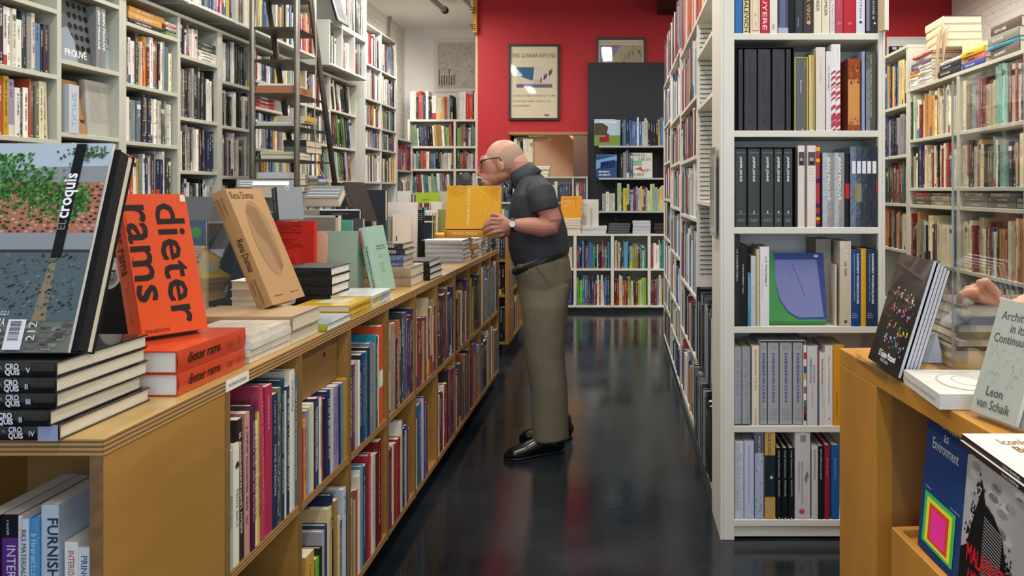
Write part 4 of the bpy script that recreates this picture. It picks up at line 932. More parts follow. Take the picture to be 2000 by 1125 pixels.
eb(1663, 1682, 488, S4, '17407c', 'mid blue volume one with white bold title, left of yellow spine', both(T('KANDINSKY WATERCOLOURS', 'e8ecf0', .0075, .016, .2, off=.0065, bold=.0005), T('Catalogue Raisonné | Volume One | 1900-1921', 'c8d4e0', .0045, .016, .19, off=-.007), lambda A,t,h: [A.text(s, t*.1, .055-.008*i, .007, 'c8d4e0') for i, s in enumerate(['Vivian', 'Endicott', 'Barnett'])]))
eb(1682, 1692, 486, S4+2, 'd6a01c', 'bright yellow spine between two blue volumes, fourth shelf', None)
eb(1692, 1714, 488, S4, '22344f', 'darker navy volume two with white bold title, right shelf end', both(T('KANDINSKY WATERCOLOURS', 'e8ecf0', .0075, .016, .2, off=.004, bold=.0005), T('Catalogue Raisonné | Volume Two | 1922-1944', 'b8c4d0', .0045, .016, .19, off=-.008), lambda A,t,h: [A.text(s, t*.12, .055-.008*i, .007, 'c8d4e0') for i, s in enumerate(['Vivian', 'Endicott', 'Barnett'])]))
# shelf 5
for i, (a, b) in enumerate([(1435,1449),(1450,1466)]):
    eb(a, b, 679, S5-6, '9a9ea4', ['left of two grey wrapped books with tiny spaced letters', 'right of two grey wrapped books with tiny spaced letters'][i], lambda A,t,h,i=i: [A.text(c, t*.35, h*(.82-.062*k), .008, '4a4c50', down=True) for k, c in enumerate(['HVIT', 'NUMMER'][0] and ('SVNTNMOS' if i == 0 else 'AUTNUMST'))], cmat=SHRINK)
eb(1469, 1483, 676, S5+3, 'e0d6c0', 'cream book with orange condensed capitals about the sky', both(T('REACHING FOR THE SKY', 'c97a4a', .0075, .014, .165, bold=.0004), T('MARK STEPHENS', 'c97a4a', .006, .25, .07)))
slip(1484, 1574, 666, S5-1, '9b9da2', 'wide grey slipcase holding four volumes with blue lettering', th=.003)
for i, (a, b) in enumerate([(1486,1499),(1501,1522),(1524,1548),(1550,1569)]):
    def dk(A, t, h, i=i):
        title(A, t, h, 'DIEBENKORN', '4450a8', .0105, .043, .195, bold=.0005)
        for y in (h-.014, h-.02, h-.026, .06, .05, .044, .038, .024, .018): A.marks(t*.2, y, t*.6, .0024, '606468', _r, down=False)
    eb(a, b, 670, S5-4, 'a6a7ab', '%s grey volume from left with blue capitals in grey slipcase' % ORD[i], dk, inset=.011, group='four volumes with blue lettering')
def color_blocks(A, t, h):
    for i, c in enumerate(['e8e6e0','c03a30','e8e6e0','2a50a8','d8b02a','e8e6e0','a06a3a','e8e6e0','2a8a4a','8a2a2a','2a2a30']): A.rect(0, h*(1-.085*(i+1)), t, h*(1-.085*i), c)
eb(1570, 1575, 675, S5-2, 'e8e6e0', 'very thin spine of bright colour blocks beside the grey slipcase', color_blocks, hard=False, inset=.001)
eb(1577, 1597, 677, S5-2, 'd2d0d2', 'thick white book with dark blue capitals in two lines', both(T('RICHARD', '3a4468', .0065, .075, .07, off=.007), T('DIEBENKORN', '3a4468', .0075, .045, .1, off=-.006), T('A RETROSPECTIVE', '8a8c98', .005, .15, .1, off=.0)))
eb(1597, 1600, 677, S5-2, '6a5a50', 'sliver of a multicoloured painting spine, fifth shelf', lambda A,t,h: (A.rect(0,h*.6,t,h*.9,'a8603a'),A.rect(0,h*.1,t,h*.4,'4a6a9a')), hard=False)
eb(1601, 1612, 689, S5-1, 'dad8d6', 'slim white photography book with small dark type', both(T('Robert Rauschenberg', '2c2c2e', .0045, .026, .1, bold=.0003), T('Photographs 1949-1962', '8a8a8c', .004, .13, .09)))
eb(1612, 1627, 676, S5-1, 'e0dedb', 'white book with red and grey lettering and large M', both(T('Stuart Davis', 'c0604a', .0065, .04, .085), T('American Painter', '6a7078', .0065, .13, .105), lambda A,t,h: A.text('M', t*.5, .026, .012, '3a3a3c', center=True)))
eb(1628, 1650, 675, S5-1, 'd8941e', 'orange-yellow book partly hidden behind the wooden desk', both(T('Usine de fascinations', '4a3a20', .006, .19, .1, off=-.008)))
# shelf 6
def scrib(A, t, h):
    y = h*.97
    while y > h*.13: A.marks(t*.05, y, t*_r.uniform(.3, .95), .0028, '8a8c92', _r, down=False); y -= .0042
eb(1436, 1453, 863, S6-4, 'c9ccd6', 'pale book covered in tiny print at left end of bottom shelf', scrib)
eb(1454, 1473, 862, S6-5, 'b9c2d8', 'pale blue book with small dark italic line, bottom shelf', T('Anselm Kiefer Transition from Cool to Warm', '5a6070', .005, .015, .23))
def birchart(A, t, h):
    r = random.Random(6)
    for i in range(46):
        x, y, s = r.uniform(.002, t-.006), r.uniform(.01, h-.01), r.uniform(.0015, .004); A.poly([(x, y), (x+s*1.4, y+s*.3), (x+s, y+s), (x, y+s*1.2)], r.choice(['4a4e5a', '5a6070', '2e323c']))
    A.rect(0, h*.76, t, h, '5c6068').up(); title(A, t, h, 'ANDY GOLDSWORTHY', 'd8dce4', .0075, .02, .16)
eb(1475, 1492, 842, S6-1, 'a8b2cc', 'pale blue spine speckled like birch bark, bottom shelf', birchart)
def sultan(A, t, h):
    A.rect(0, h*.28, t, h*.73, '1f2d33').up(); A.disc(t*.62, h*.49, .0065, 'c2c0bc'); A.text('SULTAN', t*.3, h*.97, .016, '5a4020', down=True, width=.085)
eb(1494, 1515, 841, S6, 'c29a58', 'tan book with dark middle band, white dot and word at top', sultan)
for i, (a, b, s, x) in enumerate([(1517,1527,876,'ENCLOSURE'),(1529,1539,876,'PASSAGE'),(1541,1552,876,'ENCLOSURE')]):
    eb(a, b, s, S6-1, '15171b', ['slim black book ending ENCLOSURE, beside the tan banded one', 'slim black book ending PASSAGE, middle of three alike', 'slim black book ending ENCLOSURE, beside the white boxed one'][i], both(T('Andy Goldsworthy', 'd0d4d8', .0055, .008, .11), T(x, 'd0d4d8', .0055, .128, .065), lambda A,t,h: A.poly([(t*.3,.012),(t*.7,.012),(t*.5,.02)],'e0e0e0')))
def theat(A, t, h):
    A.text('THEATRUM ROSARUM', t*.32, h*.32, .009, '6a6462', up=True, width=.125); A.text('LE ROSE ANTICHE E MODERNE', t*.52, h*.2, .009, '6a6462', up=True, width=.17)
    A.rect(t*.35, h*.88, t*.72, h*.95, '8a8a8e'); A.disc(t*.45, h*.12, .0105, 'c23a44').up(); A.text('858', t*.45, h*.125, .006, 'f0d8d8', center=True)
    A.poly([(t*.8,h*.48),(t*.9,h*.5),(t*.82,h*.56),(t*.7,h*.53),(t*.62,h*.47),(t*.75,h*.43)], '7a7a7e')
eb(1553, 1583, 841, S6-1, 'c8c4c4', 'thick off-white book with upside-down lettering and red round sticker', theat)
eb(1586, 1598, 872, S6-1, 'c4c8ca', 'light grey book with small bold black title, bottom shelf', T('ASGER JORN Restless Rebel', '3a3c40', .006, .012, .12))
eb(1598, 1610, 872, S6-1, '1b1c20', 'black book with white bold title between light grey and crimson ones', T('EXPO JORN Art is a Festival!', 'e0e0e0', .006, .012, .12))
eb(1611, 1622, 870, S6-2, '8f1f3c', 'crimson book titled Over the Line on bottom shelf', T('Over the Line', 'd8a8b0', .0065, .05, .07))
eb(1624, 1640, 870, S6-2, '1e5aa0', 'bright blue book at right end of bottom shelf by desk', T('Jacob Lawrence', 'a8c8e8', .0065, .05, .085))
# clear sleeve of papers on the case's side
mb = MB(); mb.box((AX-.032, EY+.04, 1.215), (AX-.028, EY+.2, 1.58), '8c8778'); mb.box((AX-.0355, EY+.05, 1.23), (AX-.032, EY+.19, 1.55), 'b0a890')
for i in range(14): mb.box((AX-.036, EY+.06+.008*i, 1.25), (AX-.0356, EY+.064+.008*i, 1.5), random.Random(i).choice(['8a8474', 'c8c0a8', '9a8a50', '6a6a60']))
mb.box((AX-.028, EY+.1, 1.5), (ex(1407), EY+.12, 1.53), '8c8778')
o = mb.build('brochure_sleeve', GLOSS); tag(o, 'clear sleeve of grey leaflets hanging on side of white end bookcase', 'leaflet holder')
# ================================================================== display books on the counter
CT = ZT+.001
def stack(n, x1, y0, x0, y1, z, ts, col, label, spine_to='+x', cols=None, jit=.006, cmat=None, pmat=None, art=None, group=None, seed=1, back_up=False, labels=None, spinecol=None, edge=None, frontart=None):
    """books lying on each other; footprint x0..x1, y0..y1, spine towards +x (aisle) or -y (camera)"""
    r = random.Random(seed); out = []
    for i in range(n):
        t = ts[i] if isinstance(ts, (list, tuple)) else ts
        jx, jy = (r.uniform(-jit, jit), r.uniform(-jit, jit)) if jit else (0, 0)
        a = r.uniform(-.02, .02) if jit else 0
        c = cols[i] if cols else col
        A = Art() if art else None
        if spine_to == '+x': w, h = x1-x0, y1-y0; M0 = flatM((0, 0, 0), math.pi, back_up); off = V((x1+jx, (y1 if not back_up else y0)+jy, z+(t if back_up else 0)))
        elif spine_to == '-x': w, h = x1-x0, y1-y0; M0 = flatM((0, 0, 0), 0, back_up); off = V((x0+jx, (y0 if not back_up else y1)+jy, z+(t if back_up else 0)))
        else: w, h = y1-y0, x1-x0; M0 = flatM((0, 0, 0), math.pi/2, back_up); off = V(((x1 if not back_up else x0)+jx, y0+jy, z+(t if back_up else 0)))
        if art: art(A, t, h, i)
        M = Matrix.Translation(off) @ Matrix.Rotation(a, 4, 'Z') @ M0
        FA = None
        if frontart and i == n-1: FA = frontart
        out.append(book(M, w, h, t-.0006, c, labels[i] if labels else label, group, cmat=cmat, pmat=pmat, spine=A, spinecol=spinecol, hard=t > .02, front=FA)); z += t
    return z
def lv(n, s, names=None):
    L = {1: ['the only'], 2: ['lower', 'upper'], 3: ['bottom', 'middle', 'top'], 4: ['lowest', 'second from bottom', 'third from bottom', 'topmost'], 5: ['lowest', 'second from bottom', 'middle', 'second from top', 'topmost'],
         6: ['lowest', 'second from bottom', 'third from bottom', 'fourth from bottom', 'fifth from bottom', 'topmost'], 7: ['lowest', 'second from bottom', 'third from bottom', 'middle', 'third from top', 'second from top', 'topmost'], 8: ['lowest', 'second', 'third', 'fourth', 'fifth', 'sixth', 'seventh', 'topmost']}[n]
    return [s % q for q in L]
# stack of architecture monographs at the near end (spines to the camera)
def crq(A, t, h, i):
    r = random.Random(40+i)
    if i == 0: A.rect(h-.034, 0, h, t, '9aa0b8')
    for k, s in enumerate(('EL', 'CRO', 'QUIS')):
        pass
    A.text('CRO', h-.083, t*.52, .013, 'dcdcde', bold=.0008, width=.022); A.text('QUIS', h-.083, t*.16, .013, 'dcdcde', bold=.0008, width=.024); A.text('EL', h-.092, t*.55, .006, 'b0b0b4')
    A.text(['IV', 'II', 'III', 'II', 'V'][i], h-.048, t*.3, .012, 'd0d0d4', bold=.0006)
    A.text('CROQUIS EDITORIAL', h-.2, t*.4, .005, 'b8b8bc')
def crqs(A, t, h, i):      # spine art is in (thickness, height); draw rotated
    B = Art(); crq(B, t, h, i)
    # reading direction is down the spine: position along = h - v
    for pts, fs, c, k in B.it: A.it.append(([(b, h-a) for a, b in pts], fs, c, k))
SX1 = -.945
zc = stack(5, SX1, 1.285, SX1-.34, 1.285+.25, CT, [.027, .027, .027, .027, .026], '101217', None, '-y', jit=.007, cmat=SHRINK, art=crqs, group='black-spined monographs stacked at counter end', seed=6,
  labels=lv(5, '%s black-spined architecture volume in the stack at counter end'), frontart=None)
# the croquis issue standing on them
def croquis():
    r = random.Random(21); A = Art(); W, H = .25, .385
    A.rect(0, 0, W, H, '6f7468').up(); A.rect(0, H*.86, W, H, 'b4c2cc').up(); A.poly([(0, H*.8), (W, H*.8), (W, H*.885), (W*.5, H*.875), (0, H*.83)], '8f9294').up()
    A.rect(0, H*.55, W, H*.8, 'a8705a').up()
    for j in range(17):
        for i in range(34):
            if (i+j) % 2: x = i*W/34; y = H*.55+j*H*.25/17; A.rect(x, y+.001, x+W/34-.0012, y+H*.25/17-.001, r.choice(['cf9076', 'd8a088', 'b87a60', '3a2a26', '4a3430']))
    A.up(); A.rect(0, H*.47, W, H*.55, '8f9296').up(); A.rect(0, H*.455, W, H*.47, '3a3c3c').up()
    A.rect(0, H*.14, W, H*.455, '56646a').up(); A.poly([(W*.7,H*.14),(W*.8,H*.14),(W*.78,H*.44),(W*.74,H*.44)],'8a7a62').up()
    for i in range(420):
        x, y = r.uniform(0, W-.012), r.uniform(H*.16, H*.44); s = r.uniform(.002, .006); A.poly([(x, y), (x+s, y+s*.3), (x+s*1.2, y+s), (x+s*.2, y+s*.8)], r.choice(['2c3a30', '4a5c48', '5c6a60', '3a4a3a', '6f8078', '25302a']))
    for i in range(90): 
        y = r.uniform(H*.0, H*.14); x = r.uniform(0, W-.02); A.poly([(x, y*.9), (x+.018, y*.9), (x+.02, y*.9+.006), (x+.004, y*.9+.007)], r.choice(['6e6860', '8a847c', '57524c', '7a746a']))
    A.up()
    # leafy branch
    for i in range(1300):
        u = r.random()**1.2; x = u*W*.9+r.gauss(0, .006); y = H*(.86-.17*u)+r.gauss(0, .034*(1.15-u*.7)); y = min(y, H*.93); x = min(max(x, .002), W-.02)
        a = r.uniform(0, 6.28); s = r.uniform(.005, .011); dx, dy = s*math.cos(a), s*math.sin(a)
        A.poly([(x, y), (x+dx*.5-dy*.3, y+dy*.5+dx*.3), (x+dx, y+dy), (x+dx*.5+dy*.3, y+dy*.5-dx*.3)], r.choice(['3f7a35', '4f8f40', '2f5f2a', '67a552', '3a6a34']))
    for i in range(120):
        x, y = r.gauss(W*.83, .018), r.gauss(H*.95, .008); a = r.uniform(0, 6.28); s = .007; dx, dy = s*math.cos(a), s*math.sin(a)
        if x > W-.008 or y > H-.008: continue
        A.poly([(x, y), (x+dx*.5-dy*.3, y+dy*.5+dx*.3), (x+dx, y+dy), (x+dx*.5+dy*.3, y+dy*.5-dx*.3)], r.choice(['4a6a48', '5f7f58', '38523a']))
    A.up(); A.rect(W*.735, H*.43, W*.81, H*.995, '1a1b1d').up(); A.up()
    A.text('croquis', W*.795, H*.62, .033, 'f0f0f0', up=True, width=.085, bold=.0012); A.text('EL', W*.79, H*.565, .02, '8a8a8a', up=True, width=.018)
    A.text('2005 2021', W*.36, H*.165, .011, 'e8e8e8'); A.text('SOLANO BENÍTEZ  ANGARA', W*.0, H*.115, .021, 'eeeeee', width=W*.53)
    A.text('naturaleza y la arquitectura', W*.02, H*.09, .009, 'e0e0e0', width=W*.5); A.text('nature and architecture', W*.05, H*.065, .008, 'e0e0e0', width=W*.4)
    A.rect(W*.555, H*.01, W*.68, H*.145, 'dfe0e4').up()
    for i in range(16): A.rect(W*.575, H*(.05+.0055*i), W*.65, H*(.05+.0055*i)+.001*r.choice([.7, 1.4]), '2a2a2c')
    A.text('212', W*.76, H*.05, .02, 'e0e0e0', up=True, width=.032)
    return A, W, H
A, W, H = croquis()
a = V((-.952-W+.005, 1.318, zc+.008)); b = a+V((W, 0, 0))
o = book(standM(a, b, a+V((0, .118, .362)), .007), W, H, .007, 'c8c8c4', 'large glossy monograph with tree and brick wall cover, standing at counter end', front=A, cmat=GLOSS, pmat=PAPERW, hard=False)
a2 = a+V((0, .0085, 0)); a2b = b+V((.002, .0085, 0))
o = book(standM(a2+V((.01,0,0)), a2b, a2+V((.01, .118, .362)), .046), W, H-.012, .046, '0c0d0f', 'thick black-covered book directly behind the tree and brick one', cmat=CLOTH)
m = MB(); m.box((.003, .002, .018), (W-.0005, H-.014, .0455)); m.build('black_insert', BLACK, o)
def stand_acr(name, A, B, T, label, lip=.03):
    """folded clear stand: sloping back, foot leg and front lip"""
    A, B, T = V(A), V(B), V(T); x = (B-A).normalized(); y = (T-A).normalized(); z = x.cross(y); t = .003
    m = MB(); w = (B-A).length; h = (T-A).length
    F0 = frame(A-z*t, x, y, z); m.box((0, 0, 0), (w, h, t), M=F0)
    m.box((0, -.001, 0), (w, .002, lip), M=F0)
    top = A+y*h; foot = A+V((-z.x, -z.y, 0)).normalized()*(h*.62); foot.z = A.z
    yy = (top-foot); hh = yy.length; yy.normalize(); zz = x.cross(yy); m.box((0, 0, 0), (w, hh, t), M=frame(foot, x, yy, zz))
    return tag(m.build(name, ACRYL), label, 'book stand')
# orange books: two lying, one standing
def dr_sp(A, t, h, i):
    A.text('dieter rams', t*.32, h-.035, .03, '2a1c1a', down=True, width=.125, bold=.0007)
    for k in range(3): A.marks(t*(.3+.12*k), h-.19, .025, .003, '6a2018', _r); A.marks(t*(.35+.12*k), h-.235, .016, .003, '6a2018', _r)
zr = stack(2, -.899, 1.567, -1.10, 1.842, CT, .046, 'c2421f', None, '+x', jit=.002, cmat=GLOSS, pmat=PAPERW, art=dr_sp, seed=3, group='red-orange books lying at counter edge',
  labels=['lower red-orange book lying flat with black spine title', 'upper red-orange book lying flat with black spine title'])
Aa, Bb = V((-1.031, 1.66, zr+.010)), V((-.952, 1.777, zr+.010)); Tt = Aa+V((-.09, .056, .31))
wd = (Bb-Aa).length; hd = (Tt-Aa).length
A = Art(); A.text('dieter', wd*.48, hd*.93, .088, '2a1f1c', down=True, width=hd*.86, bold=.0024); A.text('rams', wd*.0+.003, hd*.92, .088, '2a1f1c', down=True, width=hd*.68, bold=.0024)
A.rect(wd*.9, hd*.94, wd*.985, hd*.99, 'd8c8b8'); A.marks(wd*.02, hd*.85, .03, .003, '7a2410', _r); A.text('PHAIDON', wd*.05, hd*.02, .011, '5a2014', width=.05); A.marks(wd*.03, hd*.55, .02, .003, '7a2410', _r)
S = Art(); S.text('dieter rams', .018, hd*.9, .05, '3a1c14', down=True, width=hd*.45, bold=.0006); S.marks(.03, hd*.36, .03, .004, '7a2410', _r); S.marks(.03, hd*.2, .03, .004, '7a2410', _r)
book(standM(Aa, Bb, Tt, .062), wd, hd, .062, 'd2480f', 'tall orange book standing on its stack, huge black sideways title', front=A, spine=S, spinecol='bd3f0c', cmat=CLOTH)
# black-and-white portrait cover behind (seen between the two)
A = Art(); A.rect(0, 0, .2, .27, '121315').up(); A.disc(.075, .185, .032, '9a9896', ry=.042).up(); A.disc(.066, .172, .03, '6a6866', ry=.022).up(); A.disc(.07, .2, .02, 'b0aeac', ry=.018).up(); A.disc(.062, .19, .006, '2a2a2c', ry=.003); A.disc(.084, .19, .006, '2a2a2c', ry=.003); A.rect(.064, .166, .086, .169, '3a3030'); A.text('PORTRAIT', .02, .015, .018, 'c8c8c8', width=.14) if False else None
A.rect(.06, .01, .16, .016, 'c0c0c0')
a = P(140, 676, 1.95); book(standM(a, a+V((.2, .0, 0)), a+V((0, .05, .27)), .012), .2, .27, .012, '1a1b1d', 'black cover with grey portrait photo between the monograph and orange book', front=A, cmat=GLOSS)
# white stack of four and kraft books
def wl(A, t, h, i): A.marks(t*.35, h-.03, .05, .0035, 'a89c88', _r)
zw = stack(4, -.893, 1.86, -1.08, 2.083, CT, .0175, 'ded6c8', None, '+x', jit=.004, pmat=PAPERW, art=None, spinecol='e4dccc', seed=8, cmat=SHRINK, group='white wrapped books beside red-orange ones', labels=lv(4, '%s of four cream-white wrapped books beside the red-orange ones'))
zk = stack(1, -.895, 2.09, -1.16, 2.29, CT, .036, 'c8c4ba', None, '-y', jit=0, cmat=SHRINK, labels=['silvery grey wrapped book under the flat kraft-brown one'], seed=9)
def kr(A, t, h, i): A.text('Rena Dumas', t*.3, h*.62, .022, '4a3a28', down=True, width=.075); A.text('Une architecture intérieure', t*.35, h*.3, .009, '4a3a28', down=True, width=.06)
zk = stack(1, -.888, 2.085, -1.19, 2.285, zk, .042, '9c7e5c', None, '-y', jit=0, art=kr, back_up=True, labels=['kraft-brown book lying flat with upside-down title on spine'], seed=9)
mb = MB()
Aa, Bb = V((-1.0, 2.215, zk+.012)), V((-.985, 2.405, zk+.012)); Tt = Aa+V((-.144, .008, .336)); wd = (Bb-Aa).length; hd = (Tt-Aa).length
A = Art(); A.text('Rena Dumas', wd*.06, hd*.91, .034, '3a3026', width=wd*.62); 
A.disc(wd*.52, hd*.56, wd*.3, '9a7a58', ry=hd*.33, n=36).up(); A.poly([(wd*.3,hd*.8),(wd*.42,hd*.86),(wd*.62,hd*.82),(wd*.7,hd*.6),(wd*.74,hd*.3),(wd*.6,hd*.25),(wd*.55,hd*.5),(wd*.35,hd*.62)],'88684a')
A.marks(wd*.12, hd*.06, .05, .005, '5a4a38', _r, down=False); A.marks(wd*.6, hd*.06, .05, .005, '5a4a38', _r, down=False)
S = Art(); S.text('Rena Dumas', .018, hd*.58, .028, '3a3026', down=True, width=hd*.27, bold=.0005); S.text('Un interior', .022, hd*.94, .012, '4a3a28', down=True); S.text('architecture', .010, hd*.94, .012, '4a3a28', down=True)
S.text('Une architecture', .022, hd*.24, .011, '4a3a28', down=True); S.text('intérieure', .010, hd*.24, .011, '4a3a28', down=True)
book(standM(Aa, Bb, Tt, .046), wd, hd, .046, 'ad875c', 'kraft-brown book with brown oval motif, standing on clear stand', front=A, spine=S, spinecol='a98358')
stand_acr('acrylic_stand', Aa+V((-.045, .0, -.004)), Bb+V((-.045, -.02, -.004)), Aa+V((-.17, .0, .3)), 'clear acrylic stand behind the standing kraft-brown book')
# flat books further along the edge
zl = stack(1, -.872, 2.29, -.985, 2.5, CT, .022, '9aa6ac', None, '-y', jit=0, cmat=GLOSS, spinecol='9aa72c', labels=['small grey-blue book with lime green spine lying at counter edge'], pmat=PAPERW)
zy = stack(2, -.884, 2.52, -1.06, 2.73, CT, .022, 'd6ac2c', None, '+x', jit=.003, cmat=GLOSS, art=lambda A,t,h,i: A.marks(t*.3, h-.03, .12, .008, 'a8842a', _r), group='yellow books at counter edge', labels=['lower of two flat yellow books at counter edge', 'upper of two flat yellow books at counter edge'], frontart=Art().rect(-.0, .0, .0, .0, 'c8c8c0').poly([(.03,.05),(.13,.06),(.14,.15),(.04,.16)],'a8a890'))
zz = stack(4, -.884, 2.75, -1.05, 2.97, CT, .011, 'd9dade', None, '+x', jit=.006, cmat=GLOSS, art=lambda A,t,h,i: (A.rect(0, h-.07, t, h-.04, 'd8d02a'), A.marks(t*.2, h-.1, .06, .004, '6a6a80', _r)), group='thin white magazines at counter edge', labels=lv(4, '%s of four thin white magazines at counter edge'), seed=12)
# white paper-wrapped stack and black stack behind
stack(4, -1.13, 2.56, -1.30, 2.74, CT, .03, 'd8d0c0', None, '+x', jit=.006, spinecol='e0d8c8', pmat=PAPERW, group='white stack before the red cover', labels=lv(4, '%s of four white books stacked before the red cover'), seed=14)
zb_ = stack(5, -1.0, 2.66, -1.17, 2.84, CT, [.028, .03, .033, .033, .03], '15171a', None, '-y', jit=.004, pmat=PAPERW, group='black books with white page edges', labels=lv(5, '%s of five stacked black books with white page edges'), seed=15)
def bigcov(x0, x1, yt, yb, Y, col, label, art=None, t=.03, cmat=None, lean=.04, back=False, spine=None, spinecol=None):
    """closed book standing up with a cover to the camera"""
    a = P(x0, yb, Y); b = P(x1, yb, Y); h = (yb-yt)*Y/F/math.cos(lean)
    if back: A0_, B0_ = b, a
    A = Art(); w = b.x-a.x
    if art: art(A, w, h)
    if back:
        # back cover faces the camera: spine at the right
        x = -X_; y = V((0, math.sin(lean), math.cos(lean))); z = x.cross(y)
        return book(frame(V((b.x, b.y, b.z)), x, y, z), w, h, t, col, label, back=A, cmat=cmat, spine=spine, spinecol=spinecol)
    return book(standM(a, b, a+V((0, math.sin(lean)*h, math.cos(lean)*h)), t), w, h, t, col, label, front=A, cmat=cmat)
ctz = lambda Y: 373+(EYE-CT)*F/Y
def redart(A, w, h):
    for y in (.93, .9, .87, .84, .75, .72, .69, .66, .63, .5, .47, .44, .41): A.marks(w*.12, h*y, w*_r.uniform(.5, .72), .006, '6a1410', _r, down=False)
    A.poly([(w*.02, h*.5), (w*.26, h*.67), (w*.26, h*.72), (w*.0, h*.56)], 'e0dcd6'); A.poly([(w*.0, h*.3), (w*.3, h*.2), (w*.3, h*.24), (w*.02, h*.36)], 'dcd8d2')
bigcov(492, 611, 432, ctz(3.0), 3.0, 'c42a1e', 'bright red back cover with rows of small black text', redart, back=True, t=.03)
bigcov(612, 638, 452, ctz(3.05), 3.05, 'cfae8c', 'narrow tan cover between the red book and the green one', None, t=.02)
for i, (Yd, c) in enumerate(((3.06, '8fa592'), (3.10, '98ac9c'), (3.14, 'a2b4a6'))):
    bigcov(636-8*i, 695+6*i, 452+i, ctz(Yd), Yd, c, ['front sage-green tall book standing behind the black stack', 'middle sage-green tall book standing behind the black stack', 'rear sage-green tall book, edge showing at right'][i], None, t=.03, lean=.0, cmat=GLOSS, back=True)
# leaning mint book
Aa, Bb = V((-.968, 3.085, CT+.004)), V((-.957, 3.285, CT+.004)); Tt = Aa+V((-.055, 0, .27)); wd = (Bb-Aa).length; hd = (Tt-Aa).length
A = Art(); A.text('The Barcelona Pavilion', wd*.35, hd*.68, .012, '2a3a34', width=wd*.5); A.text('by Mies van der Rohe', wd*.35, hd*.64, .012, '2a3a34', width=wd*.5)
for y in (.55, .52, .42, .38, .34, .3): A.marks(wd*.4, hd*y, .04, .004, '6a8a7c', _r, down=False)
S = Art(); S.text('The Barcelona Pavilion by Mies van der Rohe', .014, hd*.72, .011, '2a3a34', down=True, width=hd*.62, bold=.0004); S.rect(.002, hd*.7, .01, hd*.96, 'b85a50'); S.marks(.006, hd*.7, .1, .004, '5a7a6c', _r)
book(standM(Aa, Bb, Tt, .028), wd, hd, .028, '9dbdaa', 'mint green book leaning at counter edge with small black title', front=A, spine=S)
stand_acr('acrylic_stand', Aa+V((-.03, .02, 0)), Bb+V((-.03, -.02, 0)), Aa+V((-.09, .0, .2)), 'clear stand supporting the leaning mint green book')
# leaning dark book
Aa, Bb = V((-1.215, 3.82, CT+.004)), V((-1.205, 4.09, CT+.004)); Tt = Aa+V((-.155, 0, .46)); wd = (Bb-Aa).length; hd = (Tt-Aa).length
A = Art(); r = random.Random(3)
for i in range(120):
    x, y = r.uniform(.02, wd-.03), r.uniform(.03, hd-.03); A.poly([(x, y), (x+.02*r.random(), y+.004), (x+.015*r.random(), y+.02*r.random())], r.choice(['4a443c', '5a5248', '37322c']))
A.disc(wd*.65, hd*.35, .035, '6a6258', n=28).up(); A.disc(wd*.65, hd*.35, .0335, '332e29', n=28)
S = Art(); S.text('CARVING THE ROCK', .012, hd*.96, .022, '8a8070', down=True, width=hd*.5); S.text('STORIES', .012, hd*.42, .028, 'e8e4dc', down=True, width=hd*.2, bold=.0006)
book(standM(Aa, Bb, Tt, .03), wd, hd, .03, '332e29', 'tall dark brown book leaning back, faint carved texture cover', front=A, spine=S)
# wood-titled stack
def wd_(A, t, h, i):
    if i > 1: A.text('WOOD', t*.3, h*.55, .02, 'e0e0dc', down=True, width=.055, bold=.0006); A.rect(0, 0, t, h*.14, '3a3a38')
    else: A.rect(t*.1, h*.2, t*.9, h*.8, '6a7a9a'); A.marks(t*.3, h*.7, .1, .008, 'a8b4c8', _r)
zz = stack(2, -.918, 3.36, -1.15, 3.6, CT, .042, 'a08a70', None, '-y', jit=.006, labels=['lower thick taupe book under the WOOD stack', 'upper thick taupe book under the WOOD stack'], seed=20)
zz = stack(4, -.95, 3.385, -1.12, 3.56, zz, .026, '4a4a46', None, '-y', cols=['5a6a88', '5a6a88', '2f302e', '2f302e'], jit=.006, cmat=SHRINK, art=wd_, labels=['lowest blue-patterned book in the WOOD stack', 'upper blue-patterned book in the WOOD stack', 'lower black book titled WOOD in white', 'topmost black book titled WOOD in white'], seed=21)
def cdot(A, t, h, i): A.disc(t*.5, h*.5, t*.33, 'e8e8e6').up(); A.text('C', t*.5-.004, h*.5+.005, .012, '15171a', down=True)
stack(3, -.893, 3.6, -1.0, 3.83, CT, .03, '17181b', None, '-y', jit=.006, art=cdot, pmat=PAPERW, group='small black books with round white mark', labels=lv(3, '%s small black book with round white mark on spine'), seed=22)
# tall standing books and magazine stacks mid-counter
def wh(A, w, h): A.marks(w*.3, h*.95, w*.25, .004, 'b0a8a0', _r, down=False)
bigcov(728, 813, 395, ctz(4.55), 4.55, 'd8cfc6', 'wide pale cover standing mid-counter with tiny line at top', wh, t=.025)
bigcov(766, 802, 418, ctz(4.45), 4.45, 'd6c9ba', 'smaller cream cover in front of the wide pale one', lambda A,w,h: (A.rect(w*.18, h*.3, w*.25, h*.55, '5a3a34')), t=.02)
bigcov(733, 765, 423, ctz(4.47), 4.47, 'b5a695', 'taupe cover left of the smaller cream one', None, t=.02)
bigcov(742, 753, 430, ctz(4.4), 4.4, '1f8a88', 'narrow teal spine beside the leaning dark brown book', None, t=.02)
bigcov(813, 827, 410, ctz(4.6), 4.6, '1b1c1e', 'tall narrow black spine right of the pale covers', lambda A,w,h: [A.marks(w*.2, h*y, w*.6, .006, 'b8b8b8', _r, down=False) for y in (.92,.88,.84,.8)], t=.03)
bigcov(828, 847, 421, ctz(4.6), 4.6, '1c2433', 'dark blue book with yellow edge mid-counter', lambda A,w,h: (A.rect(w*.8,0,w*.9,h,'c8a020'),A.rect(0,h*.85,w,h*.88,'d8d0b0'),[A.rect(0,h*y,w*.8,h*y+.006,'4a5878') for y in (.1,.15,.2,.25,.3,.35)]), t=.03)
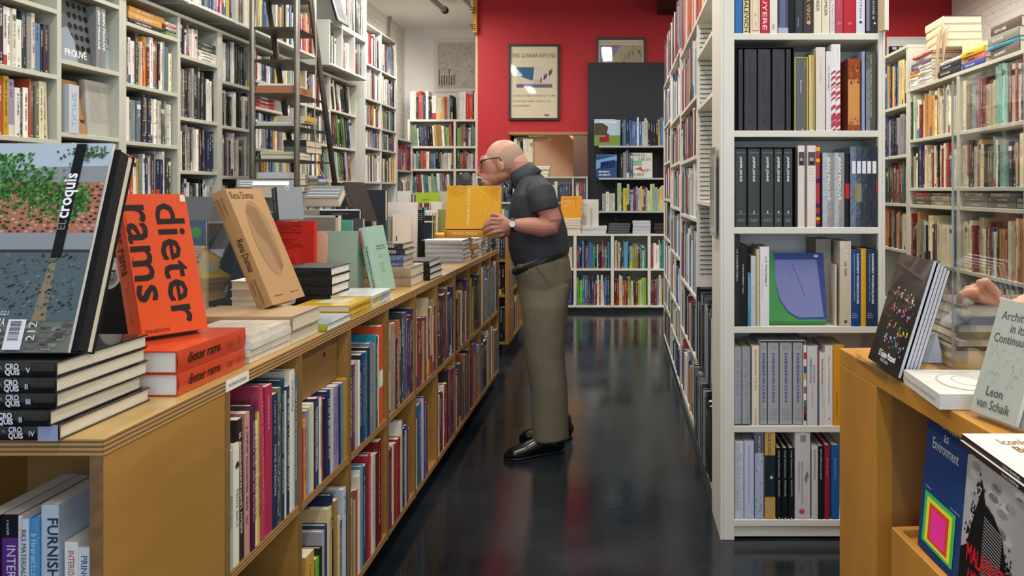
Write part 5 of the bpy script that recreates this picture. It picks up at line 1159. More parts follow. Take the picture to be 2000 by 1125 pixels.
zz = stack(5, -.912, 4.47, -1.13, 4.72, CT, .0265, 'a4a6a8', None, '-y', jit=.004, spinecol='9a9c9e', group='grey magazines stacked mid-counter', labels=lv(5, '%s of five grey volumes stacked mid-counter'), seed=30, frontart=Art().rect(.002, .002, .215, .24, 'dcdde0'))
zq = stack(4, -.905, 4.76, -1.0, 4.95, CT, .03, 'c88a2a', None, '-y', cols=['3a3a4a', '8a5a3a', 'd89a30', 'e0dcd0'], jit=.008, seed=31, group='mixed small stack behind grey volumes', labels=['dark book at base of small mixed stack', 'brown book second in small mixed stack', 'orange book third in small mixed stack', 'white book topping the small mixed stack'])
zq = stack(1, -.90, 4.66, -1.17, 4.86, CT+.135, .022, 'd99a1c', None, '-y', jit=0, art=lambda A,t,h,i: A.text('Electrifying Design', t*.25, h*.93, .016, 'a04a18', down=True, width=.13, bold=.0005), labels=['bright yellow book titled Electrifying Design across the stacks'])
for i, (y, n, c) in enumerate(((5.0, 6, '9a9c9c'), (5.2, 5, '6f7478'), (5.38, 4, '2a2c30'), (5.52, 5, '8a8e90'))):
    stack(n, -.895, y, -1.08, y+.14, CT, .022, c, None, '+x', jit=.006, seed=50+i, pmat=PAPERW, cmat=GLOSS, group='small stacks near far end of counter', labels=['%s book of the %s stack from the far end of counter' % (q, ['fourth', 'third', 'second', 'last'][i]) for q in lv(n, '%s')])
# back of the island: large slabs and boxes
bigcov(334, 462, 384, ctz(3.0), 3.0, '6a6d70', 'wide plain grey folder standing upright behind the orange book', None, t=.03, lean=.0)
bigcov(398, 522, 432, ctz(2.78), 2.78, '2a333e', 'dark slate-blue box standing behind the clear stand', lambda A,w,h: A.rect(0,h-.008,w,h,'8a8e90'), t=.05, lean=0)
bigcov(325, 402, 430, ctz(2.45), 2.45, '4a5f78', 'bluish-grey cover with blue words onic highway', lambda A,w,h: (A.disc(w*.75,h*.88,.018,'4f8f5a'),A.text('electronic',w*.05,h*.76,.03,'2c3f9a',width=w*.6),A.text('superhighway',w*.05,h*.65,.03,'2c3f9a',width=w*.88)), t=.015, lean=0)
bigcov(363, 395, 482, ctz(2.28), 2.28, 'b3a58f', 'beige patterned thick spine just right of the orange book', lambda A,w,h: ([A.poly([(w*_r.uniform(.3,.8),h*y),(w*_r.uniform(.5,.95),h*(y+.01)),(w*_r.uniform(.3,.9),h*(y+.02))],'3a3632') for y in [.03*k for k in range(32)]]), t=.035, lean=0)
def obox(x0, x1, yt, yb, Y, d, col, name, label, cat, m=CLOTH, rz=0, tilt=0):
    a = P(x0, yb, Y); w = (x1-x0)*Y/F; h = (yb-yt)*Y/F
    mb = MB(); mb.box((0, 0, 0), (w, d, h), col)
    return mb, Matrix.Translation(a) @ Matrix.Rotation(rz, 4, 'Z') @ Matrix.Rotation(tilt, 4, 'X'), w, h
# items lying or leaning on the back row, tops just above eye height
bigcov(590, 660, 421, ctz(3.3), 3.3, '73736c', 'olive-grey board-framed cover behind the green books', lambda A,w,h: (A.rect(0,h-.008,w,h,'b8b0a0'),A.rect(w*.93,0,w,h,'b8ab98')), t=.05, lean=0)
bigcov(622, 700, 409, ctz(3.55), 3.55, '1c222a', 'navy-black wide cover with pale top edge behind grey one', lambda A,w,h: (A.rect(0,h-.006,w,h,'d8d8d8'),A.marks(w*.3,h*.93,w*.4,.006,'8a9098',_r,down=False)), t=.03, lean=.05)
bigcov(662, 688, 430, ctz(3.4), 3.4, '5a9c86', 'short teal-green cover between grey and charcoal books', None, t=.03, lean=0)
bigcov(688, 709, 427, ctz(3.42), 3.42, '454d54', 'wrapped charcoal book right of the short teal cover', None, t=.03, lean=0, cmat=SHRINK)
bigcov(711, 733, 432, ctz(3.6), 3.6, '22262a', 'black and tan striped edges right of charcoal book', lambda A,w,h: (A.rect(w*.68,0,w,h,'b89c84'),A.rect(w*.72,0,w*.78,h,'5a4a40')), t=.03, lean=0)
bigcov(660, 753, 371, ctz(4.4), 4.4, '232a34', 'tall dark navy box at back of island counter', None, t=.04, lean=0)
bigcov(672, 700, 376, ctz(4.1), 4.1, 'c4c2b4', 'pale book leaning before the tall navy box', lambda A,w,h: A.rect(w*.75,0,w,h*.95,'5f7f60'), t=.02, lean=.1)
# three-dimensional wedges on top of the back stacks
def wedge(pts_front, Y, depth, col, label, art=None, m=GLOSS):
    pass
z5 = stack(1, -1.42, 3.15, -1.8, 3.4, CT, .33, '3a3a3c', None, '-y', jit=0, labels=['thick dark boxed volume supporting the tilted books, back of island'])
A = Art(); 
for i in range(9): A.poly([(0, .018*i), (.09, .018*i+.02), (.09, .018*i+.028), (0, .018*i+.006)], 'b8b8b8')
def tiltbox(x0, y0, x1, y1, Y, w, h, t, col, label, front=None, spine=None, frontcol=None, cmat=CLOTH, yaw=0., up=.35, spinecol=None):
    """book reclining on others: spine to the camera-left, cover up"""
    o = P(x0, y0, Y); R = Matrix.Rotation(yaw, 3, 'Z')
    x = R @ X_; y = (R @ V((0, math.cos(up), math.sin(up)))).normalized(); z = x.cross(y)
    return book(frame(o, x, y, z), w, h, t, col, label, front=front, spine=spine, frontcol=frontcol, cmat=cmat, spinecol=spinecol)
lean_ = math.radians(62)
B1 = Art()
for i in range(8): B1.rect(.0, .02+.02*i, .2, .026+.02*i, '7a7c80')
tiltbox(463, 386, 0, 0, 3.25, .22, .07, .05, '6f7276', 'grey book with diagonal white stripes reclining at the back', front=Art().rect(.01,.01,.2,.016,'b0b0b0').rect(.01,.03,.2,.036,'b0b0b0').rect(.01,.05,.2,.056,'b0b0b0'), frontcol='55585c', yaw=.5, up=.5)
tiltbox(492, 386, 0, 0, 2.95, .13, .06, .05, 'b9b8b6', 'thick white book reclining beside the striped grey one', frontcol='c2c2c0', spinecol='bcbab8', yaw=.35, up=.25)
C1 = Art(); C1.disc(.04, .12, .008, 'd8d8d8').up(); C1.disc(.04, .12, .006, '8a8c90')
a = P(535, 432, 2.9); S = Art(); S.marks(.02, .13, .1, .008, '9a9a9a', _r)
book(frame(a, V((.62, .78, 0)).normalized(), V((-.12, .1, .98)).normalized(), V((.62, .78, 0)).normalized().cross(V((-.12, .1, .98)).normalized())) , .1, .125, .04, '8a8d91', 'grey book with small white ring, dark spine, reclining at back', front=C1, spine=S, spinecol='26282b')
tiltbox(596, 405, 0, 0, 3.6, .16, .12, .05, '55585a', 'grey striped magazine reclining behind the olive-grey cover', front=Art().rect(.01,.02,.15,.026,'a0a4a6').rect(.01,.05,.15,.056,'a0a4a6').rect(.01,.08,.15,.086,'a0a4a6'), yaw=.1, up=.5, spinecol='d8d6d2')
z6 = stack(1, -1.30, 3.6, -1.5, 3.8, CT, .33, '8a8880', None, '-y', jit=0, labels=['thick grey boxed volume under the striped magazine'])
# clusters farther back
for i, (x0, x1, yt, Y, c, l, t) in enumerate([(776, 806, 380, 5.6, '4a4d50', 'grey carton on island behind pale covers', .05), (812, 857, 376, 6.0, 'a6bf3a', 'lime green cover lying open behind the held book', .02), (858, 868, 374, 6.05, 'b8b8a8', 'slim grey-green spine right of the lime cover', .1),
   (812, 838, 397, 5.2, '5a3a38', 'dark red and blue small spines mid-island', .04), (838, 862, 394, 5.25, 'd8cfc4', 'pale small book pair mid-island', .04), (829, 853, 411, 4.95, 'dcd8d0', 'white box of four black-marked spines', .04), (853, 869, 409, 5.0, '8a8a50', 'olive and white book left of the held book', .03), (776, 800, 373, 5.3, 'c8c8c4', 'white glossy stack atop the island behind covers', .04)]):
    art = None
    if i == 5: art = lambda A,w,h: [A.marks(w*(.12+.24*k), h*.95, h*.5, .012, '2a2a2c', _r) for k in range(4)]
    if i == 6: art = lambda A,w,h: (A.rect(0,h*.1,w,h*.5,'7c8a34'), A.rect(0,0,w,h*.08,'e0e0dc'))
    if i == 1: art = lambda A,w,h: A.marks(w*.3,h*.85,w*.3,.01,'4a6a20',_r,down=False)
    if i == 3: art = lambda A,w,h: (A.rect(0,h*.6,w*.3,h,'b06a68'),A.rect(w*.35,h*.85,w*.9,h*.92,'5a90b0'),A.rect(w*.5,0,w*.6,h,'d8d0c8'))
    bigcov(x0, x1, yt, ctz(Y), Y, c, l, art, t=t, lean=0)
# face-out books on the left wall shelves (second bay)
def lwall(x, z, w, h, t, col, label, art, rt, lean=.1, yaw=0, cmat=None):
    M = Matrix.Translation(rt.location) @ Matrix.Rotation(math.pi/2, 4, 'Z')
    A_ = M @ V((x, .04, z+.001)); B_ = M @ V((x+w*math.cos(yaw), .04+w*math.sin(yaw), z+.001)); T_ = A_+V((-lean*h, 0, h))
    return book(standM(A_, B_, T_, t), w, h, t, col, label, front=art, cmat=cmat)
def prouve(w, h):
    A = Art(); A.rect(0, 0, w, h, '5c5f60').up()
    for j in range(5):
        for i in range(4): A.disc(w*(.4+.18*i), h*(.9-.16*j), .016, '1e1f20', n=14)
    A.up(); A.poly([(0,0),(w*.55,0),(w*.5,h*.35),(w*.3,h*.55),(w*.1,h*.5),(0,h*.3)],'8a97a4').up(); A.text('PROUVÉ', w*.15, h*.1, .05, 'e8e8e8', width=w*.7, bold=.001); return A
rt, x0, x1, z, hc = rows_l[(1, 1)]
lwall(x0+.03, z, .22, .33, .03, '4c4f50', 'grey face-out cover with dark round holes and white title', prouve(.22, .33), rt)
for k in range(2):
    S = [('e8e8e8' if k else 'f0f0f0')]
    M = Matrix.Translation(rt.location) @ Matrix.Rotation(math.pi/2, 4, 'Z'); A = Art(); title(A, .035, .32, 'JEAN PROUVÉ', 'f0f0f0', .014, .02, .2, bold=.001)
    book(shelfM(M @ V((x0+.255+.038*k, .02, z)), math.pi/2), .22, .32, .035, '7d8082', ['left grey spine with white capitals beside the face-out cover', 'right grey spine with white capitals beside the face-out cover'][k], spine=A)
A = Art(); A.rect(0,0,.12,.28,'9aa8a8').up(); A.text('hry', .02, .16, .05, '4a50a0', bold=.001); A.marks(.02,.12,.07,.008,'5a5a60',_r,down=False)
lwall(x0+.335, z, .12, .28, .02, '9aa8a8', 'pale grey-green face-out cover with purple letters hry', A, rt, lean=.12)
rt, x0, x1, z, hc = rows_l[(1, 2)]
A = Art(); A.rect(0,0,.22,.28,'a3784c').up()
for q in ((.05,.2),(.11,.15),(.07,.1),(.15,.08),(.14,.22)): A.poly([(q[0]-.02,q[1]),(q[0]+.02,q[1]),(q[0]+.01,q[1]-.02),(q[0]-.012,q[1]-.016)],'3a2c20')
lwall(x0+.05, z, .2, .27, .02, 'a3784c', 'brown wooden-looking cover with dark half-moon holes', A, rt, lean=.2)
M = Matrix.Translation(rt.location) @ Matrix.Rotation(math.pi/2, 4, 'Z'); A = Art(); title(A, .07, .24, 'SMLXL', '7ab0d8', .03, .04, .17)
book(shelfM(M @ V((x0+.03, .0, z)), math.pi/2), .18, .24, .07, 'b9c0c6', 'thick silver spine with pale blue lettering before the brown cover', spine=A)
A = Art(); A.rect(0,0,.22,.28,'a5a49c').up()
for k in range(22): A.marks(.03, .26-.009*k, .13*random.Random(k).uniform(.6,1), .004, '6f6e68', _r, down=False)
lwall(x0+.22, z, .2, .29, .03, 'a5a49c', 'grey back cover filled with small text on left wall', A, rt, lean=.06)
# horizontal stacks on left wall shelves
def lflat(key, specs, xo, label, pal, grp):
    rt, x0, x1, z, hc = rows_l[key]; M = Matrix.Translation(rt.location) @ Matrix.Rotation(rt.rotation_euler.z, 4, 'Z'); r = random.Random(str(key)); zz = z+.001
    for i, (t, L) in enumerate(specs):
        if zz+t > z+hc-.01: break
        xx = x0+xo+r.uniform(0, .02)
        A = Art(); c = pal[i % len(pal)]; A.marks(t*.3, L*.8, L*.45, t*.4, 'e0dcd0' if sum(lin(c)) < .9 else '3a3a3a', r)
        MM = M @ Matrix.Translation((xx+L, .015, zz)) @ frame((0, 0, 0), Y_, -X_, Z_)
        book(MM, min(.22, L), L, t-.0006, c, label % ordw(i), grp, spine=A); zz += t
lflat((2, 0), [(.03,.3),(.035,.31),(.032,.33),(.028,.24),(.03,.26)], .02, '%s book from bottom lying on third-bay top shelf', ['2a2a2c','c09048','c09048','c8ccd0','8a9cb0'], 'flat books on third-bay top shelf')
lflat((2, 0), [(.012,.14),(.014,.15),(.016,.15),(.012,.14),(.014,.13),(.014,.14)], .37, '%s slim book from bottom at right of third-bay top shelf', ['b88a50','4a9a40','3a3a3c','c8c8c4','b04a40','d8d8d4'], 'slim flat books on third-bay top shelf')
lflat((3, 0), [(.025,.24),(.02,.25),(.022,.24),(.03,.23),(.03,.24)], .0, '%s flat book from bottom on fourth-bay top shelf', ['d8d6cc','e0ded4','c8c6bc','4a544a','3a4440'], 'flat books on fourth-bay top shelf')
if (5, 1) in rows_l: lflat((5, 1), [(.03,.3),(.03,.3),(.03,.28)], .05, '%s flat dark red book from bottom behind the ladder', ['8a2a30','7a2028','2a2a2c'], 'flat books behind the ladder')
for k in (0, 1):
    for q, (xo, n) in enumerate(((.02, 2), (.3, 2))):
        lflat(('R', k), [(.028, .25), (.026, .24), (.02, .2)], xo, '%%s flat book from bottom, %s pile of %s bay, right-hand case' % (['left', 'right'][q], ['farther', 'nearer'][k]), [['5a5048','7a7060','b03040'],['8a7a68','b0a088','6a6050']][q] if k == 0 else [['8a8478','7a7468','a09888'],['6a665c','5a564e','8a8478']][q], 'flat books in low shelf of right-hand case')
# stacks on top of the right-hand case (top at 2.05)
RT = 2.051
def rst(y1, n, ts, L, D, cols, name, z=RT, xo=.0, seed=1, art=True, pm=None):
    """flat books on the right case; spine to the aisle; y1 = far end"""
    r = random.Random(seed); zz = z
    for i in range(n):
        t = ts[i % len(ts)]; c = cols[i % len(cols)]; A = Art()
        if art: A.marks(t*.3, L*.85, L*.4, t*.35, '3a3a3a' if sum(lin(c)) > .8 else 'd8d4c8', r)
        M = Matrix.Translation((RX+xo+r.uniform(0, .01), y1+r.uniform(-.006, .006), zz)) @ Matrix.Rotation(r.uniform(-.04, .04), 4, 'Z') @ flatM((0, 0, 0), 0, False)
        M = Matrix.Translation((0, -L, 0)) @ M
        book(M, D, L, t-.0006, c, '%s %s' % (ORD[i], name), 'books piled on the right-hand case', spine=A, pmat=pm); zz += t
    return zz
z7 = rst(4.9, 5, [.02, .02, .02, .022, .024], .13, .2, ['d8d6cc', 'dedcd2', 'd2d0c4', 'e08a3a', '8a5a58'], 'flat book from bottom, farthest pile on right-hand case', seed=61)
rst(4.9, 3, [.045, .03, .016], .28, .24, ['5a4a5a', 'c8c4bc', 'b04038'], 'flat dark-and-red book from bottom, pile behind farthest one', z=z7, xo=.02, seed=62)
z8 = rst(4.76, 6, [.02]*6, .2, .18, ['c4c0b8', 'ccc8c2', 'bcb8b0', 'c8c4bc', 'c0bcb6', 'b8b2a8'], 'bubble-wrapped pale magazine from bottom on right-hand case', seed=63)
rst(4.45, 3, [.035, .035, .02], .28, .22, ['2c2c30', '26282c', 'd2cec4'], 'flat black or white book from bottom, before plastic sheet', seed=64)
rst(4.14, 3, [.032, .03, .03], .24, .2, ['3a4690', 'd08070', 'd8ac2a'], 'flat blue, pink or yellow book from bottom, right-hand case', seed=65)
rst(3.86, 4, [.05, .02, .045, .05], .3, .2, ['6a6258', '4a9ab0', '8a8880', '5a4a44'], 'flat grey or brown book from bottom, near frame edge', seed=66)
zq = RT+.2
for i in range(4):
    t = .055; M = Matrix.Translation((RX+.05, 4.5, 2.247+.045*i)) @ Matrix.Rotation(-.1+.02*i, 4, 'Z') @ flatM((0, 0, 0), 0)
    book(M, .22, .3, .0445, ['d0bd96', 'cdb890', 'd2c09a', '4a3c34'][i], '%s big cream book from bottom in tallest pile, right-hand case' % ORD[i], 'tallest pile on the right-hand case', spinecol='d8c8a4', hard=True)
mb = MB(); mb.box((RX+.2, 4.44, 2.051), (RX+.27, 4.60, 2.245), 'd8c49a'); tag(mb.build('carton', CLOTH), 'plain cream carton under the tallest pile on right-hand case', 'box')
for i in range(4):
    book(shelfM((RX+.1, 4.37-.034*i+.0, RT), -math.pi/2), .16, .19-.004*i, .03, ['d8c498', 'dccaa2', 'd4be90', 'e0cfa8'][i], '%s upright cream book from far end, top of right-hand case' % ORD[i], 'upright cream books on the right-hand case')
A = Art(); A.rect(0,0,.26,.2,'c9922c').up(); A.poly([(0,0),(.26,0),(.26,.06),(.2,.1),(.12,.05),(.05,.12),(0,.06)],'8a4426')
a = V((RX+.225, 4.2, RT)); book(standM(a, a-Y_*.26, a+V((.02, 0, .19)), .02), .26, .19, .02, 'b85a3a', 'face-out orange book with brown mountain picture, right-hand case top', front=A)
mb = MB(); a = V((RX+.02, 4.555, RT)); r = random.Random(3)
pts = [(0, 0), (.1, .0), (.13, .12), (.2, .36), (.16, .34), (.1, .3), (.05, .16)]; pts = [(q[0]*.5, q[1]*.9) for q in pts]
mb.poly([a+V((.012*math.sin(i*2), -q[0], q[1])) for i, q in enumerate(pts)], 'c0a684'); mb.poly([a+V((.03+.012*math.cos(i*2), -q[0]*.9-.01, q[1]*.95)) for i, q in enumerate(pts)][::-1], 'a88f70')
o = tag(mb.build('plastic_bag', mat('clear_plastic_film', 'd0bc9c', .12, trans=.3, alpha=.75, coat=.5)), 'crumpled tan plastic sleeve standing on the right-hand case', 'plastic bag')
o.modifiers.new('s', 'SOLIDIFY').thickness = .003
# low white case: stacks on top, orange cover, drawing board
ZW = zt+.001
def fst(x0, x1, n, t, col, label, seed, cmat=None, Y=LY+.02):
    a, b = (x0-1210)/ls, (x1-1210)/ls
    return stack(n, b, Y, a, Y+.2, ZW, t, col, None, '-y', jit=.006, seed=seed, cmat=cmat, pmat=PAPERW, group='stacks on the low white bookcase', labels=lv(n, '%s '+label))
zo = fst(1096, 1134, 6, .03, 'd8cab2', 'cream book in stack beneath the orange cover', 70)
A = Art(); A.text('San Francisco', .03, .22, .026, '8a4a10', width=.17); A.text('Portrait', .06, .19, .018, 'f0e0c0'); A.rect(.17,.1,.172,.2,'8a5a20'); A.marks(.03,.14,.05,.01,'f0e0c0',_r,down=False)
a = V(((1095-1210)/ls, LY+.03, zo)); book(standM(a, a+X_*.24, a+V((0, .05, .26)), .02), .24, .26, .02, 'd8921e', 'orange face-out book titled San Francisco behind the man', front=A)
a = V(((1128-1210)/ls, LY+.06, ZW)); A = Art(); A.rect(.02,.02,.21,.36,'cbc6bc').up(); A.poly([(.04,.1),(.1,.1),(.1,.2),(.07,.24),(.04,.2)],'a8a298'); A.rect(.14,.08,.17,.3,'b0aaa0'); A.marks(.03,.33,.08,.01,'b05040',_r,down=False)
book(standM(a, a+X_*.24, a+V((0, .06, .4)), .012), .24, .4, .012, 'd2cec6', 'pale board with grey architectural drawing beside the orange book', front=A, hard=False)
fst(1137, 1184, 2, .045, 'c4c6c8', 'grey-white wide book before the drawing board', 71)
fst(1188, 1230, 4, .03, '3a3c40', 'dark magazine in second stack on low case', 72, GLOSS)
fst(1236, 1271, 4, .038, 'b4b8bc', 'silver book in third stack on low case', 73)
fst(1279, 1310, 3, .04, '2c2a2a', 'black patterned book in last stack on low case', 74)
# face-out covers on the black board shelves
A = Art(); A.rect(0,0,.3,.3,'a8bccc').up(); A.rect(0,0,.3,.12,'6f8a44').up(); A.poly([(0,.12),(.14,.12),(.16,.22),(.08,.27),(0,.26)],'4a4238').up(); A.rect(.06,.04,.17,.1,'8a2430').rect(.13,.1,.17,.14,'8a2430'); A.text('SHADE', .06, .265, .03, 'e8e8e8', width=.2, bold=.001)
faceout(-.29, SHZ[0], .24, .31, .02, 'a8bccc', 'face-out cover with dark tree and dark red blocks on grass', A, GLOSS)
A = Art(); A.rect(0,0,.24,.26,'2c4a7a').up(); A.poly([(0,.2),(.24,.26),(.24,.2),(0,.1)],'6a9ac8'); A.poly([(.05,.18),(.22,.21),(.22,.12),(.05,.1)],'1a2c5a').up(); A.text('BANKING', .03, .06, .026, 'f0f0f0', width=.12, bold=.0008); A.text('ON BEAUTY', .03, .025, .026, 'f0f0f0', width=.14, bold=.0008)
faceout(-.27, SHZ[1], .24, .27, .02, '2c4a7a', 'face-out blue cover titled BANKING ON BEAUTY', A, GLOSS)
A = Art(); A.rect(0,0,.25,.29,'c9c8be').up(); A.rect(.02,.14,.13,.2,'7fa88f'); A.poly([(.04,.1),(.12,.13),(.15,.06),(.1,.09)],'c04038').up()
for s, x, y, w_ in (('SWISS-', .01, .245, .17), ('NESS', .09, .2, .14), ('AP-', .14, .07, .09), ('PLIED', .01, .02, .14)): A.text(s, x, y, .048, '34363a', width=w_)
faceout(.13, SHZ[1], .25, .29, .02, 'c9c8be', 'face-out pale cover titled SWISSNESS APPLIED', A)
# open dark book on a stand at far left, seen above the held book
a = P(892, 362, 7.0); A = Art(); A.disc(.09, .08, .035, '4a4c50')
m = book(frame(a, V((1,.1,0)).normalized(), V((-.12,.25,.95)).normalized(), V((1,.1,0)).normalized().cross(V((-.12,.25,.95)).normalized())), .13, .1, .02, '26272a', 'small dark book propped open above the farther counter', front=A)
stack(4, -1.25, 6.95, -1.5, 7.2, 1.087, .085, '6a5a48', None, '-y', jit=0, seed=80, group='thick volumes under the propped dark book', labels=lv(4, '%s thick volume beneath the propped dark book'))
# ================================================================== steel ladder used as book steps
def ladder():
    t = empty('library_ladder', (-2.33, 5.5, 0), 0, 'tall worn steel step ladder with books on its treads before left shelves', 'ladder')
    O = Matrix.Translation((2.33, -5.5, 0))
    X0, X1, YA = -2.485, -2.185, 5.2
    for x in (X0, X1):
        m = MB(); m.tube([O @ V((x, YA, 0)), O @ V((x, YA, 3.5))], .0195, seg=14); m.build('front_pole', STEEL, t, smooth=True)
    yb = lambda z: 5.36+(2.95-z)*.36 if z < 2.95 else 5.36
    for x in (X0, X1):
        m = MB(); m.tube([O @ V((x, yb(3.6)-.2, 3.5)), O @ V((x, yb(0), 0))], .0195, seg=14); m.build('rear_pole', STEELD, t, smooth=True)
    zs = [2.735, 2.51, 2.29, 2.063, 1.84, 1.615, 1.392, 1.165, .94, .7, .46, .22]
    for z in zs:
        y1 = 5.2+(3.5-z)*(yb(0)-5.17)/3.5
        m = MB(); m.box((X0-2*0, YA-.01, z-.008), (X1, y1, z), M=O); m.box((X0, YA-.01, z-.02), (X1, YA-.006, z-.008), M=O)
        bevel(m.build('tread', STEELD, t), .001)
    m = MB(); pts = [(-2.15, 5.4, 2.9), (-2.14, 5.42, 2.4), (-2.145, 5.4, 1.9), (-2.14, 5.42, 1.6), (-2.09, 5.43, 1.5), (-2.06, 5.44, 1.455), (-2.1, 5.45, 1.43), (-2.13, 5.44, 1.41)]
    m.tube([O @ V(p) for p in pts], .004, seg=6); m.build('string', mat('string', 'a89c84', .8), t, smooth=True)
    return zs
lz = ladder()
def lst(n, z, x0, y0, x1, y1, t, cols, label, seed, side='-y'):
    return stack(n, x1, y0, x0, y1, z+.001, t, cols[0], None, side, cols=[cols[i % len(cols)] for i in range(n)], jit=.004, seed=seed, group='books on the ladder treads', labels=['%s %s' % (q, label) for q in lv(n, '%s')])
mb = MB(); mb.box((-2.475, 5.215, 2.064), (-2.20, 5.5, 2.115), 'a06a4a'); A = Art(); A.text('VERO', .1, .012, .045, '6a2a20', width=.1); A.put(mb, frame((-2.20, 5.215, 2.064), Y_, Z_, X_))
tag(mb.build('wooden_crate', mat('reddish_crate_wood', rough=.6, attr=True)), 'shallow reddish wooden box on the ladder tread, red lettering', 'wooden box')
lst(1, 2.117, -2.46, 5.23, -2.22, 5.45, .014, ['d8d8d0'], 'thin white book on the wooden box of the ladder', 90)
lst(1, lz[4], -2.46, 5.22, -2.22, 5.46, .03, ['b8bab8'], 'grey-white flat book on the fourth visible tread', 91)
lst(3, lz[4]+.031, -2.40, 5.36, -2.2, 5.58, .018, ['8a8c88', 'c8a050', 'd0a04a'], 'small book on the rear of the fourth visible tread', 92, '+x')
lst(2, lz[5], -2.44, 5.22, -2.21, 5.5, .026, ['c8c4b0', 'b4b48c'], 'pale olive book on the fifth visible tread', 93)
lst(2, lz[5]+.053, -2.36, 5.4, -2.2, 5.68, .045, ['6a6c6e', '3a3c40'], 'grey box volume on the fifth visible tread', 94)
lst(3, lz[6], -2.47, 5.23, -2.23, 5.45, .045, ['2e3c4a', '2e3c4a', 'c8ccd0'], 'large slate or white volume on the tread at eye level', 95)
lst(5, lz[6], -2.40, 5.47, -2.21, 5.62, .024, ['b02a34', 'd8d4c8', '8a7a50', '5a6a70', 'b8b8b0'], 'small book, middle pile on the tread at eye level', 96, '+x')
lst(5, lz[6], -2.38, 5.64, -2.21, 5.8, .024, ['3444a0', 'd8828a', '3a7a88', 'd8c8b0', '4a50a0'], 'small book, far pile on the tread at eye level', 97, '+x')
# wire stand with black book on the upper cabinets
a = V((-2.55, ly(628), 2.951)); book(standM(a, a+V((0, .3, 0)), a+V((-.1, 0, .35)), .02), .3, .35, .02, '1d1f22', 'black book leaning on top of the square cubbies', front=Art().rect(.05,.05,.25,.3,'2c2f33'))

# ================================================================== wooden desk on the right
XD = lambda Y: .806-.08*Y
ang = math.atan2(-.08, 1)
def desk():
    YF, YNr = 2.2, .95
    t = empty('sales_desk', (XD(YF), YF, 0), 0, 'orange-toned wooden desk with display ledge beside the white end bookcase', 'desk')
    u = V((XD(YNr)-XD(YF), YNr-YF, 0)); L = u.length; u.normalize(); v = V((-u.y, u.x, 0))   # v points into the desk (+x)
    if v.x < 0: v = -v
    Fm = frame((0, 0, 0), u, v, Z_) if u.cross(v).z > 0 else frame((0, 0, 0), u, v, Z_)
    def pb(n, lo, hi, m): q = MB(); q.box(lo, hi, M=Fm); return bevel(q.build(n, m, t), .0025, 2)
    zt_ = .95
    pb('desk_top', (0, 0, zt_-.045), (L, .62, zt_), OAKD)
    pb('end_panel', (0, 0, 0), (.252, .045, zt_-.045), OAKD)
    pb('end_side', (0, .045, 0), (.03, .62, zt_-.045), OAKD)
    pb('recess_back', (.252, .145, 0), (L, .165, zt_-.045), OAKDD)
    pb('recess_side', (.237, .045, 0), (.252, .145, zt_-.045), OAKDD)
    pb('ledge', (.37, .0, .555), (L, .145, .58), OAKD)
    pb('ledge_front', (.37, -.012, .40), (L, .006, .6), OAKD)
    pb('ledge_end', (.365, .0, .40), (.385, .145, .598), OAKD)
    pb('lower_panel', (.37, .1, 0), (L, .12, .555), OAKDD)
    pb('back_side', (0, .6, 0), (L, .62, zt_-.045), OAKD)
    return t
DESK = desk()
DZ = .951
# leaning magazines on their stand
Aa, Bb = V((.650, 2.01, DZ+.012)), V((.652, 1.80, DZ+.012)); Tt = Aa+V((.085, 0, .274)); wd = (Bb-Aa).length; hd = (Tt-Aa).length
A = Art(); r = random.Random(31); A.poly([(wd*.2,hd*.1),(wd*.8,hd*.1),(wd*.8,hd*.42),(wd*.45,hd*.47),(wd*.2,hd*.4)],'2b2421').up()
for j, y in enumerate((.66, .53, .38, .25)):
    for i in range(4):
        cx_, cy_ = wd*(.3+.17*i+.02*j), hd*(y+.015*i*(-1))
        for k in range(9):
            x, yy = cx_+r.gauss(0, .007), cy_+r.gauss(0, .007); s = r.uniform(.002, .006)
            A.poly([(x+s*r.uniform(.5,1)*math.cos(q), yy+s*r.uniform(.5,1)*math.sin(q)) for q in (0,1.2,2.5,3.7,5)], r.choice([['c06a50','d8a87a','e0d8c0','7a6a50'],['b06aa0','8a5aa0','c8a0b0','d85a40'],['d8404a','8ab040','d8c83a','9a8a70'],['5aa8c8','9a5ab0','d88a4a','7fc8c0']][j]))
    A.up()
A.text('El Equipo Mazzanti', wd*.3, hd*.085, .022, 'f0f0f0', width=wd*.52, bold=.0005); A.text('Sara Lubke', wd*.4, hd*.045, .012, 'c8c8c8', width=wd*.25)
nrm = (Tt-Aa).cross(Bb-Aa).normalized()
if nrm.x < 0: nrm = -nrm
for i in range(5):
    d = nrm*(.0092*i+(.003 if i else 0)); 
    book(standM(Aa+d, Bb+d, Tt+d, .0085), wd-.002*i, hd-.003*i, .0085, '141518', ['front black magazine with coloured butterfly motifs, leaning on desk', 'second leaning copy, behind the butterfly-motif cover', 'third leaning copy, behind the butterfly-motif cover', 'fourth leaning copy, behind the butterfly-motif cover', 'rearmost leaning copy, behind the butterfly-motif cover'][i], 'leaning copies of one black magazine', front=A if i == 0 else None, hard=False, cmat=GLOSS, pmat=mat('white_page_block', 'cdcbcf', .6) if i == 0 else bpy.data.materials['white_page_block'])
stand_acr('acrylic_stand', Aa+nrm*.052+V((0, 0, -.01)), Bb+nrm*.052+V((0, 0, -.01)), Tt+nrm*.052, 'clear acrylic stand behind the leaning black magazines')
mb = MB(); mb.box((.625, 1.79, DZ), (.69, 2.02, DZ+.004)); mb.box((.622, 1.79, DZ), (.625, 2.02, DZ+.022)); mb.build('foot', ACRYL, parent=bpy.data.objects['acrylic_stand']) if False else tag(mb.build('acrylic_tray', ACRYL), 'small clear tray lip under the leaning black magazines', 'book stand')
